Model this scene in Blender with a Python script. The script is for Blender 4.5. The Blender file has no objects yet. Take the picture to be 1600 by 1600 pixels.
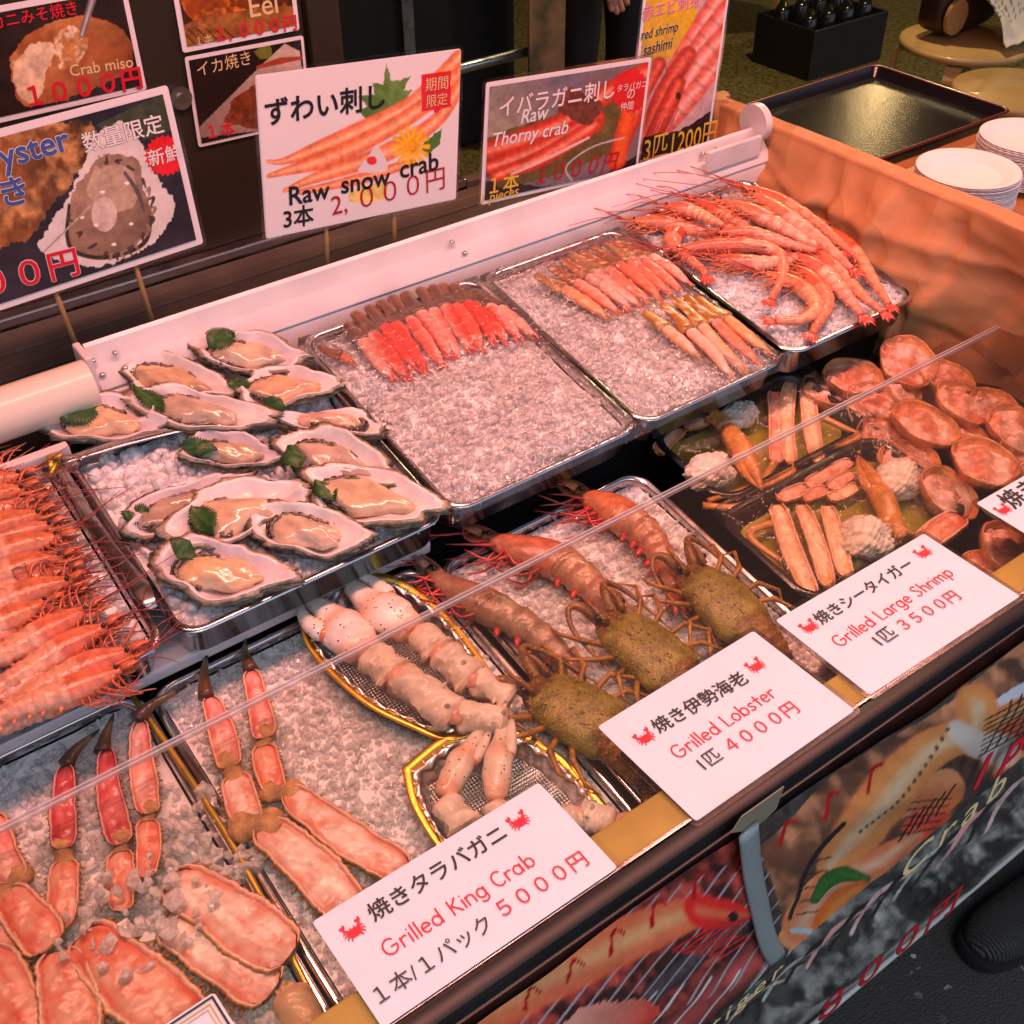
import bpy, bmesh, math, random
import numpy as np
from mathutils import Matrix, Vector, Euler
random.seed(7)
rng = np.random.default_rng(11)
R = math.radians
sc = bpy.context.scene
COL = sc.collection

# ------------------------------------------------------------------ camera
YAW, PITCH, ROLL, FOC = 0.6259320, 0.6878559, -0.0122509, 1804.03      # FOC in photo pixels (1600 wide)
CAM = np.array([0.0, 0.0, 1.55])
_cy, _sy, _cp, _sp = math.cos(YAW), math.sin(YAW), math.cos(PITCH), math.sin(PITCH)
FW = np.array([_sy*_cp, _cy*_cp, -_sp]); _rt = np.array([_cy, -_sy, 0.0]); _up = np.cross(_rt, FW)
RT = _rt*math.cos(ROLL) + _up*math.sin(ROLL); UPV = -_rt*math.sin(ROLL) + _up*math.cos(ROLL)
cam = bpy.data.objects.new('camera', bpy.data.cameras.new('camera')); COL.objects.link(cam)
cam.matrix_world = Matrix(((RT[0], UPV[0], -FW[0], CAM[0]), (RT[1], UPV[1], -FW[1], CAM[1]), (RT[2], UPV[2], -FW[2], CAM[2]), (0, 0, 0, 1)))
cam.data.sensor_width = 36.0; cam.data.lens = FOC/1600*36.0
cam.data.clip_start = 0.02; cam.data.clip_end = 200.0
sc.camera = cam

# ------------------------------------------------------------------ world, sun, exposure
w = bpy.data.worlds.new('World'); sc.world = w; w.use_nodes = True
nt = w.node_tree; bg = nt.nodes['Background']
sky = nt.nodes.new('ShaderNodeTexSky'); sky.sky_type = 'NISHITA'; sky.sun_disc = False
SUN_EL, SUN_AZ = R(64), R(200)
sky.sun_elevation = SUN_EL; sky.sun_rotation = SUN_AZ; sky.dust_density = 2.0
nt.links.new(sky.outputs[0], bg.inputs[0]); bg.inputs[1].default_value = 0.15
sun = bpy.data.objects.new('sun', bpy.data.lights.new('sun', 'SUN')); COL.objects.link(sun)
sun.data.energy = 1.5; sun.data.angle = R(24); sun.data.color = (1, .95, .88)
sun.rotation_euler = Vector((math.sin(SUN_AZ)*math.cos(SUN_EL), math.cos(SUN_AZ)*math.cos(SUN_EL), math.sin(SUN_EL))).to_track_quat('Z', 'Y').to_euler()
sc.view_settings.view_transform = 'Standard'; sc.view_settings.look = 'None'
sc.view_settings.exposure = 0.12; sc.view_settings.gamma = 1.0
sc.render.engine = 'CYCLES'
cy = sc.cycles
cy.max_bounces = 11; cy.diffuse_bounces = 6; cy.glossy_bounces = 4; cy.transmission_bounces = 6; cy.transparent_max_bounces = 24
cy.caustics_reflective = False; cy.caustics_refractive = False; cy.sample_clamp_indirect = 4.0; cy.blur_glossy = 0.5
cy.use_denoising = True

# ------------------------------------------------------------------ pixel <-> world
def ray(px, py): return FW + RT*((px-800)/FOC) - UPV*((py-800)/FOC)
def un(px, py, pl, h=0.0):
    n = np.array(pl[0], float); d = ray(px, py)
    c = pl[1] + h*np.linalg.norm(n)
    return CAM + d*((c - n@CAM)/(n@d))
def pj(P):
    P = np.asarray(P, float) - CAM; k = P@FW
    return 800 + FOC*(P@RT)/k, 800 - FOC*(P@UPV)/k
def Hz(z): return ((0, 0, 1), z)
def Vy(y): return ((0, 1, 0), y)
UP = ((0, -.163, 1), .8375 - .163*.741)        # rims of the upper trays, sloping to the customer
LOW = ((0, -.14, 1), .71 - .14*.36)            # rims of the lower trays
def zpl(pl, x, y): return (pl[1] - pl[0][0]*x - pl[0][1]*y)/pl[0][2]
def nrm(pl): n = np.array(pl[0], float); return n/np.linalg.norm(n)

def lin(r, g, b):
    f = lambda c: (c/255/12.92) if c/255 <= .04045 else ((c/255+.055)/1.055)**2.4
    return (f(r), f(g), f(b))

# ------------------------------------------------------------------ noise
def vnoise(x, y, s, seed=0, octv=3):
    x = np.asarray(x, float)/s + seed*17.3; y = np.asarray(y, float)/s + seed*5.1
    tot = 0; amp = 1; den = 0
    def h(i, j):
        v = np.sin(i*127.1 + j*311.7 + seed*74.7)*43758.5453
        return v - np.floor(v)
    for o in range(octv):
        i = np.floor(x); j = np.floor(y); fx = x-i; fy = y-j
        fx = fx*fx*(3-2*fx); fy = fy*fy*(3-2*fy)
        a = h(i, j)*(1-fx)*(1-fy) + h(i+1, j)*fx*(1-fy) + h(i, j+1)*(1-fx)*fy + h(i+1, j+1)*fx*fy
        tot = tot + a*amp; den += amp; amp *= .5; x = x*2.03; y = y*2.03
    return tot/den

# ------------------------------------------------------------------ materials
def mat(name, col=(.5, .5, .5), rough=.5, metal=0, spec=.5, trans=0, ior=1.45, coat=0, sss=0, sssr=(.01, .004, .003), vcol=False,
        bump=0, bscale=300, bdist=.001, nvar=0, nscale=40, ncol=None, alpha=1, emis=None, estr=0, rvar=0):
    m = bpy.data.materials.new(name); m.use_nodes = True
    t = m.node_tree; b = t.nodes['Principled BSDF']; L = t.links
    b.inputs['Base Color'].default_value = (*col, 1); b.inputs['Roughness'].default_value = rough
    b.inputs['Metallic'].default_value = metal; b.inputs['Specular IOR Level'].default_value = spec
    b.inputs['Transmission Weight'].default_value = trans; b.inputs['IOR'].default_value = ior
    b.inputs['Coat Weight'].default_value = coat; b.inputs['Coat Roughness'].default_value = .08
    b.inputs['Alpha'].default_value = alpha
    if sss:
        b.inputs['Subsurface Weight'].default_value = sss; b.inputs['Subsurface Radius'].default_value = sssr; b.inputs['Subsurface Scale'].default_value = 1.0
    tc = t.nodes.new('ShaderNodeTexCoord')
    src = None
    if vcol:
        a = t.nodes.new('ShaderNodeAttribute'); a.attribute_name = 'Col'; src = a.outputs['Color']
    if nvar or ncol:
        n = t.nodes.new('ShaderNodeTexNoise'); n.inputs['Scale'].default_value = nscale; n.inputs['Detail'].default_value = 5
        L.new(tc.outputs['Object'], n.inputs['Vector'])
        mx = t.nodes.new('ShaderNodeMix'); mx.data_type = 'RGBA'
        if ncol:
            rp = t.nodes.new('ShaderNodeValToRGB'); rp.color_ramp.elements[0].position = .42; rp.color_ramp.elements[1].position = .62
            L.new(n.outputs['Fac'], rp.inputs['Fac']); L.new(rp.outputs['Color'], mx.inputs['Factor'])
            mx.inputs['B'].default_value = (*ncol, 1)
        else:
            mx.blend_type = 'MULTIPLY'; mx.inputs['Factor'].default_value = 1
            mr = t.nodes.new('ShaderNodeMapRange'); mr.inputs['From Min'].default_value = .3; mr.inputs['From Max'].default_value = .7
            mr.inputs['To Min'].default_value = 1-nvar; mr.inputs['To Max'].default_value = 1+nvar*.6
            L.new(n.outputs['Fac'], mr.inputs['Value']); L.new(mr.outputs['Result'], mx.inputs['B'])
        if src is not None: L.new(src, mx.inputs['A'])
        else: mx.inputs['A'].default_value = (*col, 1)
        src = mx.outputs['Result']
    if src is not None: L.new(src, b.inputs['Base Color'])
    if rvar:
        n3 = t.nodes.new('ShaderNodeTexNoise'); n3.inputs['Scale'].default_value = 25; n3.inputs['Detail'].default_value = 6
        L.new(tc.outputs['Object'], n3.inputs['Vector'])
        m3 = t.nodes.new('ShaderNodeMapRange'); m3.inputs['From Min'].default_value = .3; m3.inputs['From Max'].default_value = .7
        m3.inputs['To Min'].default_value = max(.02, rough-rvar); m3.inputs['To Max'].default_value = rough+rvar
        L.new(n3.outputs['Fac'], m3.inputs['Value']); L.new(m3.outputs['Result'], b.inputs['Roughness'])
    if bump:
        n2 = t.nodes.new('ShaderNodeTexNoise'); n2.inputs['Scale'].default_value = bscale; n2.inputs['Detail'].default_value = 4
        L.new(tc.outputs['Object'], n2.inputs['Vector'])
        bp = t.nodes.new('ShaderNodeBump'); bp.inputs['Strength'].default_value = bump; bp.inputs['Distance'].default_value = bdist
        L.new(n2.outputs['Fac'], bp.inputs['Height']); L.new(bp.outputs['Normal'], b.inputs['Normal'])
        if coat: L.new(bp.outputs['Normal'], b.inputs['Coat Normal'])
    if emis:
        b.inputs['Emission Color'].default_value = (*emis, 1); b.inputs['Emission Strength'].default_value = estr
    return m

def film_mat(name, tint=(1, 1, 1), fk=.5, gloss=.12, rough=.05, bump=.6, bscale=60, stretch=(1, 1, 1), bdist=.002, haze=0):
    """clear plastic: mostly see-through with a glossy, creased skin"""
    m = bpy.data.materials.new(name); m.use_nodes = True; t = m.node_tree; L = t.links
    t.nodes.remove(t.nodes['Principled BSDF']); out = t.nodes['Material Output']
    tr = t.nodes.new('ShaderNodeBsdfTransparent'); tr.inputs[0].default_value = (*tint, 1)
    gl = t.nodes.new('ShaderNodeBsdfGlossy'); gl.inputs['Roughness'].default_value = rough
    fr = t.nodes.new('ShaderNodeFresnel'); fr.inputs['IOR'].default_value = 1.45
    ad = t.nodes.new('ShaderNodeMath'); ad.operation = 'MULTIPLY_ADD'; ad.inputs[1].default_value = fk; ad.inputs[2].default_value = gloss*.2; ad.use_clamp = True
    mx = t.nodes.new('ShaderNodeMixShader')
    L.new(fr.outputs[0], ad.inputs[0]); L.new(ad.outputs[0], mx.inputs[0]); L.new(tr.outputs[0], mx.inputs[1]); L.new(gl.outputs[0], mx.inputs[2]); L.new(mx.outputs[0], out.inputs[0])
    if haze:
        df = t.nodes.new('ShaderNodeBsdfDiffuse'); df.inputs[0].default_value = (.85, .85, .82, 1); m2 = t.nodes.new('ShaderNodeMixShader'); m2.inputs[0].default_value = haze  # white diffuse share imitates the veil of reflected light on the plastic
        L.new(mx.outputs[0], m2.inputs[1]); L.new(df.outputs[0], m2.inputs[2]); L.new(m2.outputs[0], out.inputs[0])
    if bump:
        tc = t.nodes.new('ShaderNodeTexCoord'); mp = t.nodes.new('ShaderNodeMapping'); mp.inputs['Scale'].default_value = stretch
        n = t.nodes.new('ShaderNodeTexNoise'); n.inputs['Scale'].default_value = bscale; n.inputs['Detail'].default_value = 3
        bp = t.nodes.new('ShaderNodeBump'); bp.inputs['Strength'].default_value = bump; bp.inputs['Distance'].default_value = bdist
        L.new(tc.outputs['Object'], mp.inputs[0]); L.new(mp.outputs[0], n.inputs['Vector']); L.new(n.outputs['Fac'], bp.inputs['Height'])
        L.new(bp.outputs['Normal'], gl.inputs['Normal']); L.new(bp.outputs['Normal'], fr.inputs['Normal'])
    return m

M = {}
M['steel'] = mat('stainless', (.62, .62, .63), .2, 1, rvar=.08, bump=.05, bscale=60)
M['steel_dull'] = mat('dull_steel', (.5, .5, .5), .32, 1, rvar=.1, bump=.1, bscale=80)
M['white_plastic'] = mat('white_plastic', (.70, .66, .66), .38, nvar=.14, nscale=14, coat=.1, rvar=.12, bump=.05, bscale=30)
M['dark'] = mat('dark_plastic', (.012, .012, .013), .4, nvar=.3, nscale=20)
M['black'] = mat('black_gloss', (.01, .01, .011), .22, coat=.3)
M['paper_white'] = mat('card_white', (.80, .78, .80), .45, nvar=.02, nscale=30, coat=.25)
M['card'] = mat('card_sheet', (.62, .72, .80), .55, spec=.25, nvar=.03, nscale=25)
M['laminate'] = film_mat('laminate_film', gloss=.1, rough=.12, bump=.15, bscale=25)
M['acrylic'] = film_mat('acrylic_sheet', tint=(.985, .975, .92), gloss=.10, rough=.06, bump=0, fk=1.0, haze=.016)
M['acrylic_edge'] = mat('acrylic_edge', (.85, .78, .76), .15, alpha=.42, coat=.5)
M['cling'] = film_mat('cling_film', gloss=.16, rough=.07, bump=.8, bscale=26, stretch=(1, 3.5, 1), bdist=.010, haze=.03, fk=.8)
M['cling2'] = film_mat('cling_film_crumpled', gloss=.06, rough=.07, bump=1.0, bscale=42, bdist=.012, haze=.01)
M['wet'] = mat('wet_shell', vcol=True, rough=.28, coat=.5, sss=.18, sssr=(.006, .002, .0015), bump=.5, bscale=330, bdist=.0011, nvar=.28, nscale=130)
M['meat'] = mat('raw_meat', vcol=True, rough=.34, coat=.3, sss=.4, sssr=(.008, .004, .003), bump=.5, bscale=190, bdist=.0012, nvar=.16, nscale=110)
M['dry'] = mat('shell_rough', vcol=True, rough=.55, bump=.8, bscale=260, bdist=.002, nvar=.4, nscale=120)
M['pearl'] = mat('pearl', vcol=True, rough=.3, coat=.3, bump=.25, bscale=150, bdist=.0012, nvar=.1, nscale=70)
M['print'] = mat('printed_sheet', vcol=True, rough=.38, coat=.3)
M['limb'] = mat('boiled_limb', vcol=True, rough=.38, coat=.3, sss=.15, sssr=(.006, .004, .003), bump=.6, bscale=140, bdist=.0014, nvar=.22, nscale=75)
M['leaf'] = mat('leaf', vcol=True, rough=.45, bump=.4, bscale=300, nvar=.3, nscale=200)
M['eye'] = mat('eye_black', (.006, .005, .005), .12, coat=.5)
M['foil'] = mat('foil_silver', (.80, .78, .76), .30, 1, bump=.3, bscale=240, bdist=.001)
M['foil_gold'] = mat('foil_gold', (.86, .56, .08), .32, 1, bump=.15, bscale=200, bdist=.001)
M['gold_edge'] = mat('gold_edge', (.55, .38, .05), .35, .6, nvar=.2, nscale=30)
M['olive'] = mat('pack_base', (.34, .30, .03), .22, coat=.4, nvar=.25, nscale=30)
M['ink_black'] = mat('ink_black', (.012, .01, .012), .45)
M['ink_red'] = mat('ink_red', (.66, .012, .035), .45)
M['ink_dark_red'] = mat('ink_dark_red', (.42, .012, .02), .45)
M['ink_white'] = mat('ink_white', (.8, .79, .78), .45)
M['ink_yellow'] = mat('ink_yellow', (.78, .52, .06), .45)
M['ink_blue'] = mat('ink_blue', (.05, .10, .36), .45)
M['ink_cream'] = mat('ink_cream', (.72, .58, .30), .45)
M['ink_pink'] = mat('ink_pink', (.72, .16, .30), .45)
M['wood'] = mat('table_wood', (.46, .20, .07), .38, coat=.2, nvar=.3, nscale=14)
M['ply'] = mat('stool_ply', (.50, .31, .12), .4, coat=.15, nvar=.18, nscale=10)
def crease_bump(m, sc_, dist, st):
    t = m.node_tree; b = t.nodes['Principled BSDF']; tc = t.nodes.new('ShaderNodeTexCoord'); nz = t.nodes.new('ShaderNodeTexNoise'); nz.inputs['Scale'].default_value = 5; ad = t.nodes.new('ShaderNodeMix'); ad.data_type = 'RGBA'; ad.inputs['Factor'].default_value = .12
    mp = t.nodes.new('ShaderNodeMapping'); mp.inputs['Scale'].default_value = st; v = t.nodes.new('ShaderNodeTexVoronoi'); v.feature = 'F1'; v.inputs['Scale'].default_value = sc_
    t.links.new(tc.outputs['Object'], nz.inputs['Vector']); t.links.new(tc.outputs['Object'], ad.inputs['A']); t.links.new(nz.outputs['Color'], ad.inputs['B']); t.links.new(ad.outputs['Result'], mp.inputs[0]); t.links.new(mp.outputs[0], v.inputs['Vector'])
    bp = t.nodes.new('ShaderNodeBump'); bp.inputs['Strength'].default_value = .8; bp.inputs['Distance'].default_value = dist; t.links.new(v.outputs['Distance'], bp.inputs['Height'])
    old = b.inputs['Normal'].links[0].from_node; t.links.new(bp.outputs['Normal'], old.inputs['Normal'])
M['kraft'] = mat('kraft_paper', (.52, .24, .10), .62, bump=.18, bscale=60, nvar=.12, nscale=12)

crease_bump(M['kraft'], 13, .012, (1, 1.5, .9))
M['oyster_meat'] = mat('oyster_meat', vcol=True, rough=.2, coat=.8, sss=.35, sssr=(.008, .005, .003), bump=.4, bscale=150, bdist=.0012, nvar=.14, nscale=90)

# ------------------------------------------------------------------ mesh building
_ICO = {}
def ico(level):
    if level not in _ICO:
        bm = bmesh.new(); bmesh.ops.create_icosphere(bm, subdivisions=level, radius=1)
        bm.verts.ensure_lookup_table()
        _ICO[level] = (np.array([v.co[:] for v in bm.verts]), [tuple(v.index for v in f.verts) for f in bm.faces]); bm.free()
    return _ICO[level]
def unit(v): v = np.asarray(v, float); return v/max(1e-12, np.linalg.norm(v))
def path(P, n):
    """Catmull-Rom through P, n points at equal steps"""
    P = np.asarray(P, float)
    if len(P) == 2: return P[0] + (P[1]-P[0])*np.linspace(0, 1, n)[:, None]
    Q = np.vstack([2*P[0]-P[1], P, 2*P[-1]-P[-2]]); out = []
    for i in range(1, len(Q)-2):
        t = np.linspace(0, 1, 16, endpoint=False)[:, None]; a, b, c, d = Q[i-1], Q[i], Q[i+1], Q[i+2]
        out.append(.5*((2*b) + (c-a)*t + (2*a-5*b+4*c-d)*t*t + (3*b-a-3*c+d)*t**3))
    out = np.vstack(out + [P[-1:]])
    s = np.r_[0, np.cumsum(np.linalg.norm(np.diff(out, axis=0), axis=1))]
    q = np.linspace(0, s[-1], n)
    return np.stack([np.interp(q, s, out[:, k]) for k in range(out.shape[1])], 1)

OFF = {}          # world offset of every linked object (roots carry a location, nothing is rotated)
def props(o, label=None, cat=None, group=None, kind=None):
    if label: o['label'] = label
    if cat: o['category'] = cat
    if group: o['group'] = group
    if kind: o['kind'] = kind
    return o
def thing(name, label, cat, loc, group=None):
    o = bpy.data.objects.new(name, None); COL.objects.link(o); o.location = [float(c) for c in loc]; o.empty_display_size = .02
    OFF[o.name] = np.array(o.location)
    return props(o, label, cat, group)

class MB:
    def __init__(s): s.v = []; s.f = []; s.c = []; s.n = 0
    def add(s, V, F, col=(.5, .5, .5)):
        V = np.asarray(V, float).reshape(-1, 3); c = np.asarray(col, float)
        if c.ndim == 3: c = c.reshape(-1, 3)
        if c.ndim == 1: c = np.tile(c[:3], (len(V), 1))
        s.v.append(V); s.c.append(c); s.f.extend([tuple(int(i)+s.n for i in f) for f in F]); s.n += len(V); return s
    def rings(s, rr, col, cap=(True, True), closed=True):
        k = len(rr[0]); V = np.vstack(rr); F = []
        for i in range(len(rr)-1):
            for j in range(k if closed else k-1):
                a = i*k+j; b = i*k+(j+1) % k; F.append((a, b, b+k, a+k))
        if cap[0]: F.append(tuple(range(k-1, -1, -1)))
        if cap[1]: F.append(tuple(range((len(rr)-1)*k, len(rr)*k)))
        c = np.asarray(col, float)
        if c.ndim == 2 and len(c) == len(rr): c = np.repeat(c, k, 0)
        elif c.ndim == 3: c = c.reshape(-1, 3)
        return s.add(V, F, c)
    def tube(s, P, rad, k=8, col=(.5, .5, .5), up=(0, 0, 1), flat=1.0, cap=(True, True), nz=0.0, seed=0):
        P = np.asarray(P, float); n = len(P); rad = np.broadcast_to(np.asarray(rad, float), (n,)); flat = np.broadcast_to(np.asarray(flat, float), (n,))
        T = np.gradient(P, axis=0); T /= np.maximum(1e-12, np.linalg.norm(T, axis=1))[:, None]
        up = np.asarray(up, float); a = np.linspace(0, 2*math.pi, k, endpoint=False); rr = []
        for i in range(n):
            sd = np.cross(T[i], up)
            if np.linalg.norm(sd) < 1e-3: sd = np.cross(T[i], (1, .1, 0))
            sd = unit(sd); u = np.cross(sd, T[i])
            q = 1.0 if not nz else (1+nz*2*(vnoise(np.cos(a)*1.3+i*.21, np.sin(a)*1.3+i*.13, .8, seed+2, 3)-.5))[:, None]
            rr.append(P[i] + rad[i]*q*(np.cos(a)[:, None]*sd + flat[i]*np.sin(a)[:, None]*u))
        return s.rings(rr, col, cap)
    def blob(s, c, r, lvl=2, col=(.5, .5, .5), rot=None, jit=0, seed=0):
        V, F = ico(lvl); V = V.copy()
        if jit:
            q = V*2.1 + seed*3.7
            d = np.sin(q[:, 0]*2.3+q[:, 1]*1.7)*np.sin(q[:, 1]*2.9+q[:, 2]*1.3+seed)*np.cos(q[:, 2]*2.1+q[:, 0])
            V = V*(1+jit*d[:, None]*1.6)
        V = V*np.asarray(r, float)
        if rot is not None: V = V@np.asarray(rot, float)
        return s.add(V + np.asarray(c, float), F, col)
    def box(s, a, b, col=(.5, .5, .5), bev=0.0, fr=None):
        """axis box a..b with chamfered edges, through the frame fr = (origin, ux, uy, uz) when given"""
        bm = bmesh.new(); bmesh.ops.create_cube(bm, size=1)
        a = np.asarray(a, float); b = np.asarray(b, float)
        for v in bm.verts: v.co = [(a[i]+b[i])/2 + v.co[i]*(b[i]-a[i]) for i in range(3)]
        if bev: bmesh.ops.bevel(bm, geom=list(bm.edges), offset=bev, segments=2, affect='EDGES', profile=.5)
        bm.verts.index_update(); V = np.array([v.co[:] for v in bm.verts]); F = [tuple(v.index for v in f.verts) for f in bm.faces]; bm.free()
        if fr is not None: V = fr[0] + V[:, :1]*fr[1] + V[:, 1:2]*fr[2] + V[:, 2:]*fr[3]
        return s.add(V, F, col)
    def prism(s, pts, d, col=(.5, .5, .5)):
        """flat outline pts (n,3) thickened by the vector d"""
        P = np.asarray(pts, float); n = len(P); V = np.vstack([P, P+np.asarray(d, float)])
        F = [tuple(range(n-1, -1, -1)), tuple(range(n, 2*n))] + [(i, (i+1) % n, (i+1) % n+n, i+n) for i in range(n)]
        return s.add(V, F, col)
    def lathe(s, prof, c=(0, 0, 0), k=32, col=(.5, .5, .5), fr=None, wob=None):
        a = np.linspace(0, 2*math.pi, k, endpoint=False); c = np.asarray(c, float); rr = []
        ux, uy, uz = fr if fr is not None else (np.array((1., 0, 0)), np.array((0, 1., 0)), np.array((0, 0, 1.)))
        for r, z in prof:
            q = r*(1 if wob is None else wob(a))
            rr.append(c + (np.cos(a)*q)[:, None]*ux + (np.sin(a)*q)[:, None]*uy + z*uz)
        return s.rings(rr, col, (False, False))
    def build(s, name, m, parent=None, smooth=True, loc=None, col=True):
        V = np.vstack(s.v)
        if parent is not None: off = OFF[parent.name]
        elif loc is not None: off = np.asarray(loc, float)
        else: off = np.array([(V[:, 0].min()+V[:, 0].max())/2, (V[:, 1].min()+V[:, 1].max())/2, V[:, 2].min()])
        me = bpy.data.meshes.new(name); me.from_pydata((V-off).tolist(), [], s.f)
        if col:
            at = me.color_attributes.new('Col', 'FLOAT_COLOR', 'POINT'); c = np.vstack(s.c)
            at.data.foreach_set('color', np.c_[c, np.ones(len(c))].astype('f').ravel())
        if smooth: me.shade_smooth()
        me.materials.append(m if not isinstance(m, str) else M[m])
        o = bpy.data.objects.new(name, me); COL.objects.link(o); OFF[o.name] = off
        if parent is not None: o.parent = parent
        else: o.location = off.tolist()
        return o
def solo(mb, name, m, label, cat, group=None, kind=None, smooth=True):
    return props(mb.build(name, m, None, smooth), label, cat, group, kind)
def autosmooth(o, ang=35):
    me = o.data; me.shade_smooth()
    try: me.set_sharp_from_angle(angle=R(ang))
    except Exception: pass
    return o

def rrect(x0, x1, y0, y1, r, k=6):
    out = []
    for cx, cy_, a0 in ((x1-r, y1-r, 0), (x0+r, y1-r, 90), (x0+r, y0+r, 180), (x1-r, y0+r, 270)):
        for i in range(k+1):
            a = R(a0 + 90*i/k); out.append((cx + r*math.cos(a), cy_ + r*math.sin(a)))
    return np.array(out)

# ------------------------------------------------------------------ text
_TXT = {}
def text_mesh(s, off=0.0, shear=0.0, space=1.0):
    key = (s, off, shear, space)
    if key not in _TXT:
        cu = bpy.data.curves.new('lettering', 'FONT'); cu.body = s; cu.size = 1; cu.offset = off; cu.shear = shear; cu.resolution_u = 3; cu.space_character = space
        o = bpy.data.objects.new('lettering', cu); COL.objects.link(o)
        dg = bpy.context.evaluated_depsgraph_get(); me = bpy.data.meshes.new_from_object(o.evaluated_get(dg))
        V = np.array([v.co[:] for v in me.vertices]) if len(me.vertices) else np.zeros((0, 3)); F = [tuple(p.vertices) for p in me.polygons]
        bpy.data.objects.remove(o); bpy.data.curves.remove(cu); bpy.data.meshes.remove(me)
        _TXT[key] = (V, F)
    return _TXT[key]
class Sheet:
    """a flat rectangle in the world: origin at its centre, U right, V up, N out of the printed face"""
    def __init__(s, c, U, V, w, h): s.c = np.asarray(c, float); s.U = unit(U); s.V = unit(V); s.N = np.cross(s.U, s.V); s.w = w; s.h = h; s.pl = (tuple(s.N), float(s.N@s.c))
    @classmethod
    def quad(cls, pl, TL, TR, BR, BL):
        a, b, c, d = [un(*p, pl) for p in (TL, TR, BR, BL)]
        U = unit((b-a)+(c-d)); V0 = (a-d)+(b-c); V = unit(V0-U*(V0@U))
        return cls((a+b+c+d)/4, U, V, (np.linalg.norm(b-a)+np.linalg.norm(c-d))/2, (np.linalg.norm(a-d)+np.linalg.norm(b-c))/2)
    def P(s, u, v, n=0.0): return s.c + np.multiply.outer(u, s.U) + np.multiply.outer(v, s.V) + np.multiply.outer(n, s.N)
    def uv(s, px, py): d = un(px, py, s.pl) - s.c; return np.array([d@s.U, d@s.V])
def ltext(sh, s, A, B, m, parent, off=0.0, hs=1.0, shear=0.0, n=.0012, name='lettering', bow=0.0, out=None, space=1.0):
    """text on sheet sh whose baseline runs from pixel A to pixel B of the photograph"""
    a = sh.uv(*A); b = sh.uv(*B)
    if out: _lt(sh, s, a, b, out[0], parent, off+out[1], hs, shear, n-.0004, name, space, off)
    return _lt(sh, s, a, b, m, parent, off, hs, shear, n, name, space, off)
def _lt(sh, s, a, b, m, parent, off, hs, shear, n, name, space, ref):
    V, F = text_mesh(s, 0.0, shear, space)
    if not len(V): return None
    x0, x1 = V[:, 0].min(), V[:, 0].max(); k = np.linalg.norm(b-a)/(x1-x0); d = unit(b-a); e = np.array([-d[1], d[0]])
    uv = a + np.outer((V[:, 0]-x0)*k, d) + np.outer(V[:, 1]*k*hs, e); mb = MB()
    nd = 0 if off < .002 else (12 if off > .03 else 8)                       # bold: the outline drawn again a little to every side
    for i in range(nd+1):
        q = np.zeros(2) if i == nd else off*.62*k*np.array((math.cos(i*2*math.pi/max(1, nd)), math.sin(i*2*math.pi/max(1, nd))))
        mb.add(sh.P(uv[:, 0]+q[0], uv[:, 1]+q[1], np.full(len(V), n+i*1.5e-5)), F)
    return mb.build(name, m, parent, False, col=False)

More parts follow.
